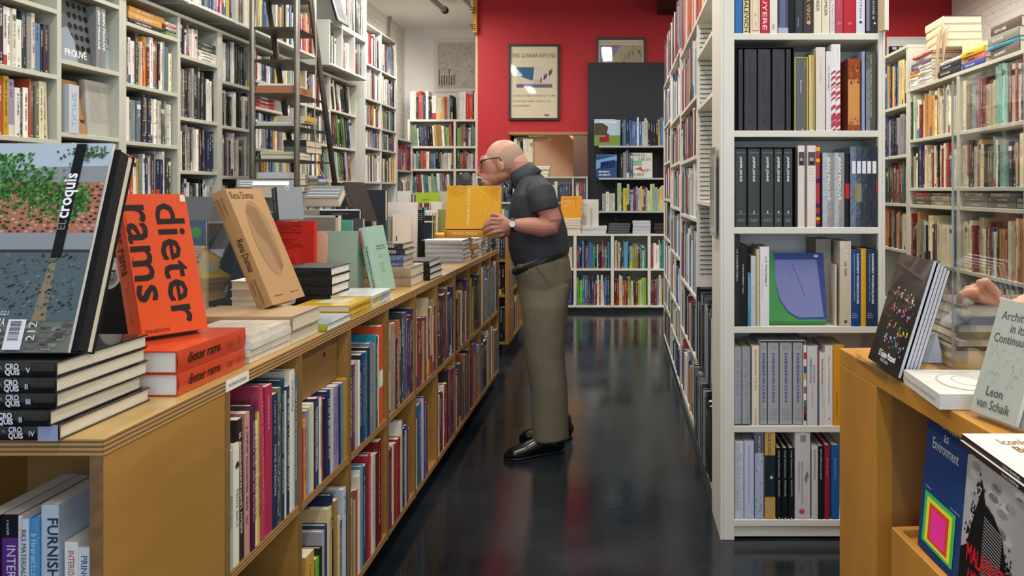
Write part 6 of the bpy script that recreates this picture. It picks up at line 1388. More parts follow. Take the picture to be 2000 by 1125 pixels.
# flat white book
xd = V((.657, 1.577, 0))-V((.664, 1.795, 0)); Ls = xd.length; yd = xd.normalized(); xx = V((-yd.y, yd.x, 0)); xx = xx if xx.x > 0 else -xx
A = Art()
A.text('Studio Museum', .05, .19, .009, 'a8a49c', width=.09); A.disc(.09, .1, .055, 'b0aca2', ry=.075, n=36).up(); A.disc(.09, .1, .05, 'd8d5cb', ry=.069, n=36).up(); A.disc(.1, .11, .03, 'b4b0a6', ry=.045, n=30).up(); A.disc(.1, .11, .026, 'd8d5cb', ry=.04, n=30)
S = Art(); S.text('Marcel Breuer, New Bauhaus, Printmaking: A Closed Unit', .012, Ls*.95, .009, '8a867c', down=True, width=Ls*.85)
M = frame((.664, 1.795, DZ), xx, -yd if False else Z_.cross(xx), Z_)
M = frame(V((.664, 1.795, DZ)) + (V((0,0,0)) if Z_.cross(xx).y < 0 else V((.657-.664, 1.577-1.795, 0))), xx, Z_.cross(xx), Z_)
book(M, .19, Ls, .032, 'cfccc2', 'off-white paperback lying flat on desk, grey looping lines on cover', front=A, spine=S, hard=False, pmat=PAPERW)
# grey-green standing book
Aa, Bb = V((.699, 1.534, DZ+.012)), V((.733, 1.426, DZ+.012)); Tt = Aa+V((.075, .02, .218)); n_ = (Tt-Aa).cross(Bb-Aa).normalized(); wd = (Bb-Aa).length; hd = (Tt-Aa).length
A = Art(); r = random.Random(5)
A.text('Architecture', wd*.14, hd*.83, .026, '4c4f48', width=wd*.95) ; A.it = [(p, f, c, k) for p, f, c, k in A.it]
A.text('in its', wd*.4, hd*.73, .026, '4c4f48', width=wd*.32); A.text('Continuums', wd*.1, hd*.63, .026, '4c4f48', width=wd*.85)
A.text('Leon', wd*.26, hd*.17, .026, '43463f', width=wd*.36); A.text('van Schaik', wd*.12, hd*.06, .026, '43463f', width=wd*.72)
for i in range(70):
    x, y = r.uniform(.05, .85)*wd, hd*r.uniform(.25, .6); A.marks(x, y, .006, .0018, 'b2bcb0', r, down=False) if i % 3 == 0 else A.poly([(x,y),(x+.003*r.uniform(-1,1),y+.01),(x+.003*r.uniform(-1,1)+.0006,y+.01),(x+.0006,y)],'b4beb4')
book(standM(Aa, Bb, Tt, .012), wd, hd, .012, 'a4a99d', 'grey-green book about architecture standing on desk, author name below', front=A, hard=False, pmat=PAPERW)
book(standM(Aa-n_*-.014 if n_.x > 0 else Aa-n_*.014, (Bb-n_*-.014 if n_.x > 0 else Bb-n_*.014)+V((.004, -.01, 0)), (Tt-n_*-.014 if n_.x > 0 else Tt-n_*.014), .01), wd+.006, hd-.01, .01, '8fa09c', 'second copy directly behind the grey-green standing book', hard=False, pmat=PAPERW)
mb = MB(); mb.box((-.008, -.004, -.011), (wd+.01, .03, -.002), M=frame(Aa, (Bb-Aa).normalized(), ((Bb-Aa).normalized()).cross(Z_)*-1, Z_)); tag(mb.build('acrylic_tray', ACRYL), 'clear tray under the grey-green standing book', 'book stand')
# two landscape books at the near edge
for i in range(2):
    x0, y0, z0 = .600+.004*i, 1.352+.004*i, DZ+.0005+.0105*i
    A = Art()
    W_, H_ = .32, .27
    # local x runs away from the viewer's left... laid with the title readable from the camera side
    M = frame((x0, y0-H_, z0), X_, Y_, Z_)
    if i == 1:
        A.rect(.008, .004, W_, H_-.006, 'd6cfc6').up(); A.rect(.011, .007, W_, H_-.009, 'dcd5cc').up()
        A.text('Iconic', .042, H_-.062, .04, '8a6a4c', width=.048, bold=.0008); A.text('Buildings', .05, H_-.1, .04, '8a6a4c', width=.09, bold=.0008)
    S = Art(); S.text('Iconic Buildings', .003, H_*.45, .007, 'e0dcd8', down=True, width=.05)
    book(M, W_, H_, .0098, 'ddd6cd', ['lower of two landscape white books at near desk edge', 'upper landscape white book titled Iconic Buildings at near desk edge'][i], 'pair of landscape white books', front=A, spine=S, spinecol='2c201e', hard=False)
# display ledge books, covers to the aisle
LZ = .582
Aa, Bb = V((.690, 1.778, LZ+.001)), V((.696, 1.572, LZ+.001)); Tt = Aa+V((.026, 0, .305)); wd = (Bb-Aa).length; hd = (Tt-Aa).length
A = Art(); A.text('Furniture', wd*.3, hd*.955, .03, 'c8d0d8', width=wd*.5); A.text('as', wd*.42, hd*.87, .032, 'c8d0d8', width=wd*.11); A.text('Environment', wd*.18, hd*.775, .036, 'c8d0d8', width=wd*.6)
for k, c in enumerate(('3fbf5f', 'e8e03a', 'd84a2a', 'f03aa0')): A.rect(wd*(.1+.065*k), hd*(.07+.02*k), wd*(.82-.065*k), hd*(.44-.03*k), c).up()
A.marks(wd*.1, hd*.47, .03, .004, 'b0bcd0', _r, down=False); A.marks(wd*.7, hd*.46, .04, .004, 'b0bcd0', _r, down=False)
book(standM(Aa, Bb, Tt, .022), wd, hd, .022, '1a3a72', 'blue cover with nested neon rectangles on the desk display ledge', front=A, hard=False, pmat=PAPERW)
Aa, Bb = V((.682, 1.553, LZ+.001)), V((.692, 1.335, LZ+.001)); Tt = Aa+V((.024, 0, .285)); wd = (Bb-Aa).length; hd = (Tt-Aa).length
A = Art(); r = random.Random(12); A.rect(0,0,wd,hd,'a8a6a6').up()
for i in range(20): x, y = r.uniform(0, wd*.8), hd*r.uniform(.6, .96); A.disc(x+.02, y, .018, r.choice(['bcbaba','989696','c8c6c6','8a8888']), ry=.008)
A.up(); A.poly([(0,0),(0,hd*.35),(wd*.1,hd*.4),(wd*.15,hd*.55),(wd*.22,hd*.7),(wd*.3,hd*.86),(wd*.36,hd*.75),(wd*.5,hd*.72),(wd*.66,hd*.62),(wd*.72,hd*.5),(wd*.78,hd*.3),(wd*.9,hd*.12),(wd,0)],'151516').up()
for i in range(150):
    x, y = r.choice([(.17,.66),(.26,.82),(.12,.45),(.75,.45),(.82,.28)]); x = wd*x+r.gauss(0,.008); y = hd*y+r.gauss(0,.012); A.poly([(x,y),(x+.006,y+.002),(x+.003,y+.008)],'1a1a1b')
A.up()
for k in range(22): A.poly([(wd*.36,hd*(.2+.022*k)),(wd*.66,hd*(.2+.02*k)),(wd*.66,hd*(.209+.02*k)),(wd*.36,hd*(.209+.022*k))],'8e8c8c')
A.up(); A.text('MALAPARTE', wd*.12, hd*.3, .05, 'd02028', width=wd*.66, bold=.0012); A.text('A HOUSE LIKE ME', wd*.16, hd*.2, .026, 'd02028', width=wd*.5, bold=.0006)
book(standM(Aa, Bb, Tt, .02), wd, hd, .02, '9c9a9a', 'black-and-white cover with jagged red title on the desk ledge', front=A, hard=False, cmat=GLOSS, pmat=PAPERW)
a = Aa+V((.022, -.002, 0)); book(standM(a, Bb+V((.022, -.01, 0)), Tt+V((.022, 0, .012)), .008), wd, hd+.012, .008, '7a8a80', 'grey-green booklet just behind the black-and-white red-titled cover', hard=False)
# stack behind the screen, under the hand
HZ = DZ
hs_ = [(.024,'c8ae6a'), (.022,'d8c8a8'), (.012,'3a3428'), (.018,'d2b878'), (.018,'8a7448'), (.018,'d8c090'), (.02,'5a6478'), (.03,'8a8478')]
zz = HZ
for i, (t, c) in enumerate(hs_):
    zz = stack(1, 1.13-.006*(i % 3), 1.93, .845+.008*(i % 2), 2.13, zz, t, c, None, '+x' if i % 2 else '-y', jit=.003, seed=200+i, group='stack under the reaching hand', labels=['%s book from bottom in the stack under the reaching hand' % ORD[i]], cmat=SHRINK if i == 7 else CLOTH)
HTOP = zz
# crumpled pale packet beside it
mb = MB(); a = V((.735, 2.02, DZ)); pts = [(0,0,.0),(.11,-.02,.0),(.12,.12,.0),(.01,.13,.0),(.0,.0,.05),(.1,.0,.075),(.115,.1,.065),(.02,.12,.06)]
for f in ((0,1,5,4),(1,2,6,5),(2,3,7,6),(3,0,4,7),(4,5,6,7)): mb.poly([a+V(pts[k]) for k in f], 'd4d2dc')
o = tag(mb.build('paper_packet', GLOSS), 'crumpled pale plastic-wrapped packet behind the leaning black magazines', 'packet')
# clear screen standing on the desk
mb = MB(); mb.box((.822, 1.0, DZ), (.826, 1.90, 1.672)); tag(mb.build('acrylic_screen', ACRYL), 'tall clear acrylic screen standing on the wooden desk', 'screen')
mb = MB(); mb.box((.8215, 1.8985, DZ), (.8265, 1.9, 1.672)); mb.build('polished_edge', ACEDGE, parent=bpy.data.objects['acrylic_screen'])

# ================================================================== people
SKIN = mat('skin', rough=.5, attr=True, bump=(90, .12, .002), sss=.08)
def remesh(mb, name, mats, vox, parent=None, smooth=3, fac=.5, colfn=None):
    o = mb.build('tmp', mats)
    m = o.modifiers.new('r', 'REMESH'); m.mode = 'VOXEL'; m.voxel_size = vox; m.use_smooth_shade = True
    if smooth: s = o.modifiers.new('s', 'SMOOTH'); s.iterations = smooth; s.factor = fac
    bpy.context.view_layer.update(); dg = bpy.context.evaluated_depsgraph_get()
    me = bpy.data.meshes.new_from_object(o.evaluated_get(dg)); bpy.data.objects.remove(o)
    while len(me.color_attributes): me.color_attributes.remove(me.color_attributes[0])
    at = me.color_attributes.new('Col', 'FLOAT_COLOR', 'POINT'); cs = []
    for v in me.vertices:
        c = colfn(v.co) if colfn else (.5, .5, .5); cs.extend((*c, 1))
    at.data.foreach_set('color', cs); me.materials.clear(); me.materials.append(mats)
    me.polygons.foreach_set('use_smooth', [True]*len(me.polygons))
    q = bpy.data.objects.new(name, me); C.objects.link(q)
    if parent is not None: q.parent = parent; q.matrix_parent_inverse = Matrix.Translation(-parent.location)
    return q
MY = 4.2; ms = F/MY
def m_(x, y, Y=MY): return P(x, y, Y)
def man():
    # continuous body: head, neck, trunk, arms, hands
    b = MB(); R = lambda px: px/ms
    # trunk inside the shirt, neck
    b.tube([m_(1062,545), m_(1056,500), m_(1050,455), m_(1046,405), m_(1040,370), m_(1026,346), m_(1013,330), m_(1003,315)],
           [(.13,.10),(.14,.12),(.145,.125),(.155,.105),(.15,.08),(.085,.075),(.062,.068),(.062,.07)], side=Y_, seg=20)
    # legs inside the trousers
    for Yl, dx in ((4.1, 0), (4.32, 6)):
        b.tube([m_(1064,540,Yl+ (.03 if Yl < 4.2 else -.05)), m_(1062+dx,620,Yl), m_(1064+dx,700,Yl), m_(1072+dx,780,Yl), m_(1075+dx,860,Yl)], [.085,.075,.055,.05,.04], side=Y_, seg=12)
    # head: cranium, face, jaw, nose, ears, brow, lips
    hd = Matrix.Rotation(math.radians(24), 3, 'Y').inverted() if False else Matrix.Rotation(math.radians(-22), 3, 'Y')
    b.ball(m_(985,309), (R(37), .0755, R(36)), R=hd, nu=24, nv=16)
    b.ball(m_(966,326), (R(24), .064, R(31)), R=hd, nu=20, nv=12)
    b.ball(m_(966,344), (R(20), .054, R(17)), R=hd, nu=20, nv=12)
    b.ball(m_(980,342), (R(20), .056, R(14)), R=hd, nu=20, nv=12)
    b.ball(m_(956,356), (R(11), .032, R(9)), nu=14, nv=10); b.ball(m_(953,344), (R(11), .036, R(12)), nu=14, nv=10)
    b.tube([m_(944,318), m_(938,331), m_(934,339), m_(941,343)], [(.009,.010),(.011,.012),(.015,.011),(.012,.008)], side=Y_, seg=10)
    b.ball(m_(945,311), (R(8), .052, R(5)), R=hd)
    for s in (-1, 1):
        b.ball(m_(982,325)+V((0, s*.078, 0)), (R(7), .012, R(12)), R=Matrix.Rotation(-.25, 3, 'Y'), nu=12, nv=8)
        b.ball(m_(985,325)+V((0, s*.088, 0)), (R(5), .007, R(10)), R=Matrix.Rotation(-.25, 3, 'Y'), nu=12, nv=8)
    b.ball(m_(944,349), (R(6), .026, R(2.6))); b.ball(m_(946,354), (R(6), .024, R(2.8)))
    # arms: near (left) and far (right)
    sh, el, wr = m_(1052,374,4.03), m_(1080,438,4.0), m_(1004,439,3.925)
    b.tube([sh, m_(1068,405,4.0), el+V((-.004,0,.02)), el+V((-.01,0,-.01)), m_(1060,444,3.98), m_(1030,441,3.95), wr, m_(995,440,3.92)], [.062,.056,.053,.052,.052,.044,.030,.028], seg=16)
    sh2, el2, wr2 = m_(1046,378,4.38), m_(1070,445,4.36), m_(990,452,4.12)
    b.tube([sh2, m_(1062,410,4.38), el2, m_(1035,452,4.24), wr2, m_(982,450,4.09)], [.06,.052,.05,.046,.03,.028], seg=14)
    # near hand: palm back towards us, fingers over the book front
    hp = MB()
    def hand(w0, k0, cols_, tips, thumb, th):
        b.tube([w0, w0.lerp(k0, .45), k0, k0+(k0-w0)*.12], [(.027,.02),(.04,.018),(.043,.015),(.036,.01)], side=Z_, seg=16)
    w0 = m_(998,440,3.92); k0 = m_(972,441,3.905); hand(w0, k0, 0, 0, 0, 0)
    fy = 3.895
    fing = [((974,429),(962,427),(952,433),(947,440)), ((973,436),(958,435),(948,441),(943,447)), ((973,444),(959,445),(949,450),(945,455)), ((975,451),(963,454),(954,458),(951,461))]
    for i, pts in enumerate(fing):
        r = [.0115,.0105,.0095,.008][0:4]; k = (1, 1.03, .97, .86)[i]
        b.tube([m_(pts[0][0]+6, pts[0][1], fy+.01), m_(*pts[0], fy), m_(*pts[1], fy-.008), m_(*pts[2], fy+.0), m_(*pts[3], fy+.014)], [.012*k,.0115*k,.0108*k,.0096*k,.0078*k], seg=10)
        b.ball(m_(*pts[3], fy+.014), (.0078*k,)*3, nu=8, nv=6)
    b.tube([m_(990,432,fy+.02), m_(977,422,fy+.03), m_(966,419,fy+.035), m_(958,421,fy+.04)], [.016,.0135,.012,.009], seg=10)
    # far hand supports the book from behind
    w1 = m_(985,450,4.1); k1 = m_(962,444,4.06)
    b.tube([w1, w1.lerp(k1, .5), k1], [(.026,.018),(.038,.016),(.038,.012)], side=Z_, seg=14)
    for i in range(4):
        p = m_(960, 432+8*i, 4.05); b.tube([p, p+V((-.035,-.012,.006)), p+V((-.062,-.02,.0))], [.0105,.0098,.008], seg=8)
    b.tube([m_(978,440,4.09), m_(968,428,4.07), m_(960,424,4.06)], [.015,.012,.009], seg=8)
    skin = lin('b27a64'); pale = lin('c49a82'); red = lin('a5635a')
    def cf(p):
        head = p.z > 1.40
        if head and (p-m_(950,353)).length < .05:
            k = min(1, max(0, (.05-(p-m_(950,353)).length)/.03))*.55; gb = lin('d2bfb0'); return [(skin[i]*.4+pale[i]*.6)*(1-k)+gb[i]*k for i in range(3)]
        if head: return [skin[i]*.35+pale[i]*.65 for i in range(3)] if p.z > 1.56 else [skin[i]*.55+red[i]*.45 if p.x > -.6 else skin[i]*.8+pale[i]*.2 for i in range(3)]
        n = .5+.5*math.sin(p.x*60+p.z*37); return [skin[i]*(.75+.1*n)+red[i]*(.25-.1*n) for i in range(3)]
    body = remesh(b, 'person', SKIN, .0042, smooth=3, colfn=cf)
    tag(body, 'bald man with glasses in dark polo shirt and khaki trousers holding yellow book', 'person')
    # hair fringe
    HAIR = mat('thin_grey_hair', 'ae917c', .85, bump=(300, .8, .004))
    h = MB(); h.ball((0, 0, 0), (R(37)+.0035, .0755, R(36)+.0035), nu=48, nv=32)
    keep = []
    for f in h.f:
        c = sum((h.v[i] for i in f), V((0, 0, 0)))/4; u = c.x/R(38); v = c.z/R(38)
        if u > -.12 and v < .42-.0*u and v > -.62 and (v < .12+.75*(u+.12)): keep.append(f)
    h.f = keep; h.m = [0]*len(keep); h.c = [(.5,.45,.4)]*len(keep)
    h.v = [m_(985,309)+hd @ q for q in h.v]
    h.build('hair', HAIR, body, smooth=True)
    g = MB(); g.ball(m_(952,357), (R(7), .028, R(6)), R=hd); g.ball(m_(943,346), (R(2.5), .018, R(1.6))); remesh(g, 'beard', mat('short_white_beard', 'b8988a', .9, bump=(300, .8, .004)), .003, parent=body, colfn=lambda p: (.5,.45,.4))
    for s in (-1, 1):
        e = MB(); e.ball(m_(951,319)+V((0, s*.030, 0)), (.010, .013, .011), 'e8e4dc'); e.ball(m_(948.6,319)+V((0, s*.031, 0)), (.005, .006, .006), '3a2a20'); e.build('eye', INK, body, smooth=True)
        e = MB(); e.tube([m_(942,309)+V((0, s*.014, 0)), m_(943,306)+V((0, s*.035, 0)), m_(949,307)+V((0, s*.056, 0))], [.003,.004,.002], 'a8988a', seg=6); e.build('eyebrow', CLOTH, body, smooth=True)
    gl = MB()
    for s in (-1, 1):
        cen = m_(939,323)+V((0, s*.034, 0)); ring = []
        for k in range(19):
            a = 2*math.pi*k/18; ring.append(cen+V((.006*math.cos(a)**2-.01*abs(math.cos(a))*(1 if math.cos(a)*s > 0 else 0)*-1, .027*math.cos(a), .019*math.sin(a))))
        gl.tube(ring, .0028, seg=6, caps=False)
        gl.tube([m_(942,318)+V((0, s*.062, 0)), m_(955,312)+V((0, s*.076, 0)), m_(979,309)+V((0, s*.084, 0)), m_(985,316)+V((0, s*.084, 0))], [(.0035,.005)]*4, seg=8)
    gl.tube([m_(938,322)+V((0, -.008, 0)), m_(937,320), m_(938,322)+V((0, .008, 0))], .002, seg=6)
    gl.build('glasses', BLACK, body, smooth=True)
    # polo shirt
    s = MB()
    s.tube([m_(1061,507), m_(1055,491), m_(1052,477), m_(1050,455), m_(1046,428), m_(1043,402), m_(1040,378), m_(1034,356), m_(1024,342)],
           [(.175,R(55)),(.182,R(58)),(.187,R(59)),(.19,R(58)),(.195,R(54)),(.205,R(49)),(.20,R(40)),(.135,R(30)),(.078,R(23))], side=Y_, seg=28)
    s.tube([m_(1048,362,4.06), m_(1056,378,4.015), m_(1062,396,4.0), m_(1065,412,3.995)], [.062,.078,.074,.069], seg=18)
    s.tube([m_(1044,366,4.36), m_(1054,384,4.38), m_(1060,402,4.38), m_(1062,416,4.38)], [.062,.075,.072,.067], seg=16)
    SH = mat('charcoal_polo_cotton', '33363a', .75, noise=((6, 6, 6), .1), bump=(6, .5, .03))
    sh_o = remesh(s, 'polo_shirt', SH, .006, parent=body, smooth=4, colfn=lambda p: (.1,.1,.1))
    c = MB()
    ring = []
    for k in range(21):
        a = 2*math.pi*k/20; ring.append(m_(1019,338)+V((.052*math.cos(a), .074*math.sin(a), .040*math.cos(a)+.004)))
    c.tube([m_(1031,352), m_(1024,341), m_(1017,329)], [(.100,R(31)),(.084,R(27)),(.074,R(23))], side=Y_, seg=28, caps=False); c.tube([m_(999,358)+V((0,-.02,0)), m_(997,378)+V((0,-.02,0))], [(.018,.006),(.014,.006)], side=Y_, seg=8)
    co = c.build('collar', SH, sh_o, smooth=True); sd = co.modifiers.new('s', 'SOLIDIFY'); sd.thickness = .006; sd.offset = 1
    for o in sh_o.children: o.matrix_parent_inverse = Matrix.Identity(4)
    # belt
    bl = MB(); n = 32; ring = []
    for k in range(n+1):
        a = 2*math.pi*k/n; ring.append(m_(1056,510)+V((R(54)*math.cos(a), .181*math.sin(a), R(20)*math.cos(a)*1.0)))
    bl.tube(ring, [(.017, .004)]*(n+1), side=Z_, seg=8, caps=False); bo = bl.build('belt', BLACK, body, smooth=True)
    bk = MB(); p = m_(1016,522,4.07); bk.box((-.006, -.022, -.018), (.006, .022, .018), M=Matrix.Translation(p) @ Matrix.Rotation(.6, 4, 'Z')); bk.build('buckle', ALU, bo)
    # trousers
    t = MB()
    t.tube([m_(1052,502), m_(1059,521), m_(1064,548), m_(1064,575)], [(.178,R(56)),(.19,R(55)),(.185,R(54)),(.17,R(50))], side=Y_, seg=26)
    for Yl, dx, k in ((4.1, 0, 1), (4.33, 7, .93)):
        sc = F/Yl; rr = lambda px: px/sc*k
        t.tube([m_(1063,560,Yl+(.03 if k == 1 else -.04)), m_(1062+dx,600,Yl), m_(1062+dx,640,Yl), m_(1063+dx,700,Yl), m_(1070+dx,760,Yl), m_(1072+dx,810,Yl), m_(1073+dx,857,Yl)],
               [(.10,rr(50)),(.105,rr(44)),(.10,rr(40)),(.092,rr(36)),(.088,rr(34)),(.085,rr(34)),(.085,rr(34))], side=Y_, seg=22)
    TR = mat('khaki_trousers', '6e6550', .85, noise=((5, 5, 5), .08), bump=(5, .5, .03))
    remesh(t, 'trousers', TR, .007, parent=body, smooth=4, colfn=lambda p: (.1,.1,.1))
    # pocket seam and belt loops
    q = MB(); q.tube([m_(1046,520,4.01), m_(1058,535,4.0), m_(1070,552,4.0)], .0018, '4a4436', seg=6); q.build('pocket_seam', CLOTH, body)
    # shoes
    SHM = mat('black_shoe_leather', '0b0b0c', .28, coat=.3)
    def shoe(toe, heel, Yn):
        a, h2 = V(toe), V(heel); d = (a-h2).normalized(); L = (a-h2).length; s_ = MB(); lat = Z_.cross(d)
        pts = [h2+d*L*f for f in (0, .12, .3, .5, .7, .88, 1.0)]
        rz2 = [.035, .05, .055, .045, .035, .028, .014]; ry2 = [.028, .036, .036, .042, .05, .045, .02]
        s_.tube([p+V((0, 0, r_)) for p, r_ in zip(pts, rz2)], list(zip(ry2, rz2)), side=lat, seg=18)
        s_.tube([h2+d*L*.14+V((0,0,.05)), h2+d*L*.17+V((0,0,.13))], [.044,.042], seg=14)
        so = remesh(s_, 'shoe', SHM, .005, parent=body, smooth=3, colfn=lambda p: (0,0,0))
        m = MB(); m.tube([p+V((0,0,.007)) for p in pts], [(r_*1.04, .007) for r_ in ry2], side=lat, seg=16); m.build('sole', BLACK, so, smooth=True); so.children[0].matrix_parent_inverse = Matrix.Identity(4)
    shoe((-.598, 4.0, 0), (-.305, 4.14, 0), 0); shoe((-.56, 4.30, 0), (-.27, 4.36, 0), 0)
    # wrist watch
    wmb = MB(); cen = m_(1003,439,3.924); ring = [cen+V((.004*math.sin(k), .034*math.cos(2*math.pi*k/18), .036*math.sin(2*math.pi*k/18))) for k in range(19)]
    wmb.tube(ring, [(.008, .0025)]*19, side=X_, seg=8, caps=False); wo = wmb.build('watch_strap', BLACK, body, smooth=True)
    f = MB(); c0 = cen+V((0, -.036, .006)); f.tube([c0, c0+V((0,-.007,0))], .018, '8a8a88', seg=20); f.tube([c0+V((0,-.0071,0)), c0+V((0,-.0075,0))], .015, 'e4e2dc', seg=20); f.poly([c0+V((0,-.0078,0)), c0+V((.002,-.0078,0)), c0+V((.001,-.0078,.011))], '2a2a2a'); f.build('watch_face', INK, wo)
    return body
MAN = man()
# the yellow book he holds: spine down, cover to the camera
YB = 3.965
a = P(870, 449, YB-.02); b_ = P(976, 447, YB-.02); wB = .225; hB = (b_-a).length
xdir = V((0, .18, .984)).normalized()       # spine -> fore edge goes up
ydir = (V((b_.x-a.x, 0, 0))).normalized()   # head of the book to the right?
z_ = xdir.cross(-X_)                         # cover normal towards the camera with y = -X
A = Art(); r = random.Random(13)
for i in range(9):
    a_r = .035+.012*i
    A.disc(.1, .18, .0, 'd8a02a') if False else None
def ringart(cx, cy, r0, c, n=40, w=.0012, ry=1.0):
    for k in range(n):
        a0, a1 = 6.2832*k/n, 6.2832*(k+.55)/n
        p = [(cx+q*math.cos(t_), cy+q*ry*math.sin(t_)) for q, t_ in ((r0, a0), (r0+w, a0), (r0+w, a1), (r0, a1))]
        if all(.001 < u < wB-.001 and .001 < v < hB-.001 for u, v in p): A.poly(p, c)
for k in range(11): ringart(wB*.45, hB*.62, .02+.011*k, ['c48c22', 'd8a436'][k % 2], w=.003)
for cx_, cy_ in ((wB*.95, hB*.82), (wB*.85, hB*.04), (wB*.98, hB*.15)):
    for k in range(7): ringart(cx_, cy_, .008+.006*k, 'a0501c', n=30, w=.0018)
A.up(); A.text('MINORU ONODA', wB*.1, hB*.56, .022, 'e8d4a0', width=wB*.86)
S = Art(); S.text('MINORU ONODA', .012, hB*.82, .019, 'e8c890', down=True, width=hB*.42)
# frame: x = spine->fore edge (up), z = towards camera, y = z cross x
zc_ = V((0, -.984, .18)).normalized(); yv = zc_.cross(xdir)
o_ = a if yv.x > 0 else b_
tB = .036
book(frame(o_-zc_*tB+V((0, 0, 0)), xdir, yv, zc_), wB, hB, tB, 'd29a26', 'yellow art book with circle patterns held open-handed by the man', front=A, spine=S, spinecol='c07a24', cmat=GLOSS)

S = Art(); S.text('MINORU ONODA', .012, .285*.86, .024, 'e8c890', down=True, width=.13)
stack(1, -.612, 3.93, -.897, 4.14, 1.1625, .0385, 'cf9624', None, '-y', jit=0, spinecol='c8862a', cmat=GLOSS, art=lambda A,t,h,i: (A.text('MINORU ONODA', t*.3, h*.86, .024, 'ecd09a', down=True, width=.13), [A.disc(t*.25*(1+k%3), h*(.98-.012*(k//3)), .002, '8a4a1a', n=8) for k in range(9)]), labels=['lower yellow art book held flat beneath the upright one'])
# second person: only hand and forearm reach into view
def second():
    b = MB(); S_ = 1.97; m = lambda x, y, Y=S_: P(x, y, Y)
    sk = lin('dba27e'); rd = lin('d08a6e')
    W_ = m(1968, 603, 1.985); K = m(1908, 578, 1.97)
    b.tube([V((1.42, 2.2, 1.13)), V((1.2, 2.08, 1.13)), m(1985,606,1.99), W_, W_.lerp(K, .45), K, m(1898,577,1.965)], [(.045,.045),(.04,.04),(.03,.027),(.029,.024),(.036,.022),(.035,.018),(.026,.014)], side=V((.2, 1, .2)), seg=18)
    b.tube([m(1908,574,1.94), m(1890,571,1.935), m(1878,576,1.935), m(1873,587,1.94)], [.0125,.0118,.0108,.009], seg=12); b.ball(m(1873,588,1.94), (.009,)*3, nu=10, nv=8)
    b.tube([m(1912,572,1.965), m(1900,563,1.96), m(1889,565,1.96), m(1884,573,1.962)], [.012,.0112,.0105,.0088], seg=12)
    b.tube([m(1916,572,1.985), m(1906,560,1.985), m(1896,563,1.985), m(1893,572,1.985)], [.0115,.0108,.01,.0085], seg=12)
    b.tube([m(1920,574,2.0), m(1912,563,2.005), m(1904,566,2.005)], [.0105,.0098,.008], seg=12)
    b.tube([m(1948,578,1.955), m(1934,561,1.95), m(1925,550,1.95), m(1914,552,1.95), m(1911,564,1.95)], [.016,.0135,.0125,.0115,.009], seg=12); b.ball(m(1911,565,1.95), (.009,)*3, nu=10, nv=8)
    # arm, trunk, neck and head beyond the frame
    b.tube([V((1.40, 2.2, 1.13)), V((1.55, 2.3, 1.2)), V((1.62, 2.32, 1.42))], [.046,.052,.06], seg=14)
    b.tube([V((1.72, 2.35, .5)), V((1.72, 2.35, .9)), V((1.7, 2.35, 1.25)), V((1.69, 2.35, 1.45)), V((1.68, 2.35, 1.56)), V((1.67, 2.35, 1.64))], [(.15,.12),(.15,.11),(.19,.11),(.15,.08),(.058,.058),(.055,.055)], side=Y_, seg=18)
    b.ball((1.66, 2.35, 1.71), (.095, .075, .115)); b.ball((1.565, 2.35, 1.69), (.016, .013, .022)); b.ball((1.58, 2.35, 1.65), (.012, .024, .008)); b.ball((1.67, 2.272, 1.7), (.02, .01, .028)); b.ball((1.67, 2.428, 1.7), (.02, .01, .028)); b.tube([V((1.72, 2.5, 1.42)), V((1.74, 2.56, 1.2)), V((1.6, 2.5, 1.05))], [.055,.048,.03], seg=12)
    for s in (-1, 1): b.tube([V((1.72, 2.35+.1*s, .55)), V((1.7, 2.35+.1*s, .3)), V((1.7, 2.35+.1*s, .02))], [.08,.06,.045], seg=12)
    body = remesh(b, 'person', SKIN, .004, smooth=3, colfn=lambda p: [sk[i]*.8+rd[i]*.2 for i in range(3)] if p.x > .97 else [sk[i]*.55+rd[i]*.45 for i in range(3)])
    tag(body, 'bare hand of a person behind the desk resting on stacked books', 'person')
    s = MB(); s.tube([V((1.72, 2.35, .45)), V((1.72, 2.35, .9)), V((1.7, 2.35, 1.25)), V((1.69, 2.35, 1.48)), V((1.68, 2.35, 1.55))], [(.17,.14),(.165,.13),(.205,.125),(.17,.09),(.07,.065)], side=Y_, seg=20)
    s.tube([V((1.62, 2.33, 1.44)), V((1.56, 2.31, 1.24)), V((1.5, 2.27, 1.16))], [.075,.066,.06], seg=14)
    remesh(s, 'shirt', mat('blue_shirt', '3a4a60', .8), .007, parent=body, colfn=lambda p: (0,0,0))
    h = MB(); h.ball((1.69, 2.35, 1.74), (.09, .085, .105)); remesh(h, 'hair', mat('brown_hair', '3a2a20', .8), .006, parent=body, colfn=lambda p: (0,0,0))
    t_ = MB(); t_.tube([V((1.72, 2.35, .7)), V((1.72, 2.35, .5))], [(.165,.13),(.17,.13)], side=Y_, seg=16)
    for q in (-1, 1): t_.tube([V((1.72, 2.35+.09*q, .55)), V((1.7, 2.35+.1*q, .3)), V((1.7, 2.35+.1*q, .06))], [.095,.075,.06], seg=14)
    remesh(t_, 'trousers', mat('dark_trousers', '23262c', .8), .008, parent=body, colfn=lambda p: (0,0,0))
    for q in (-1, 1):
        sm = MB(); sm.box((1.5, 2.31+.1*q-.02*(q < 0), 0), (1.76, 2.39+.1*q, .07)); bevel(sm.build('shoe', BLACK, body), .02, 3)
second()
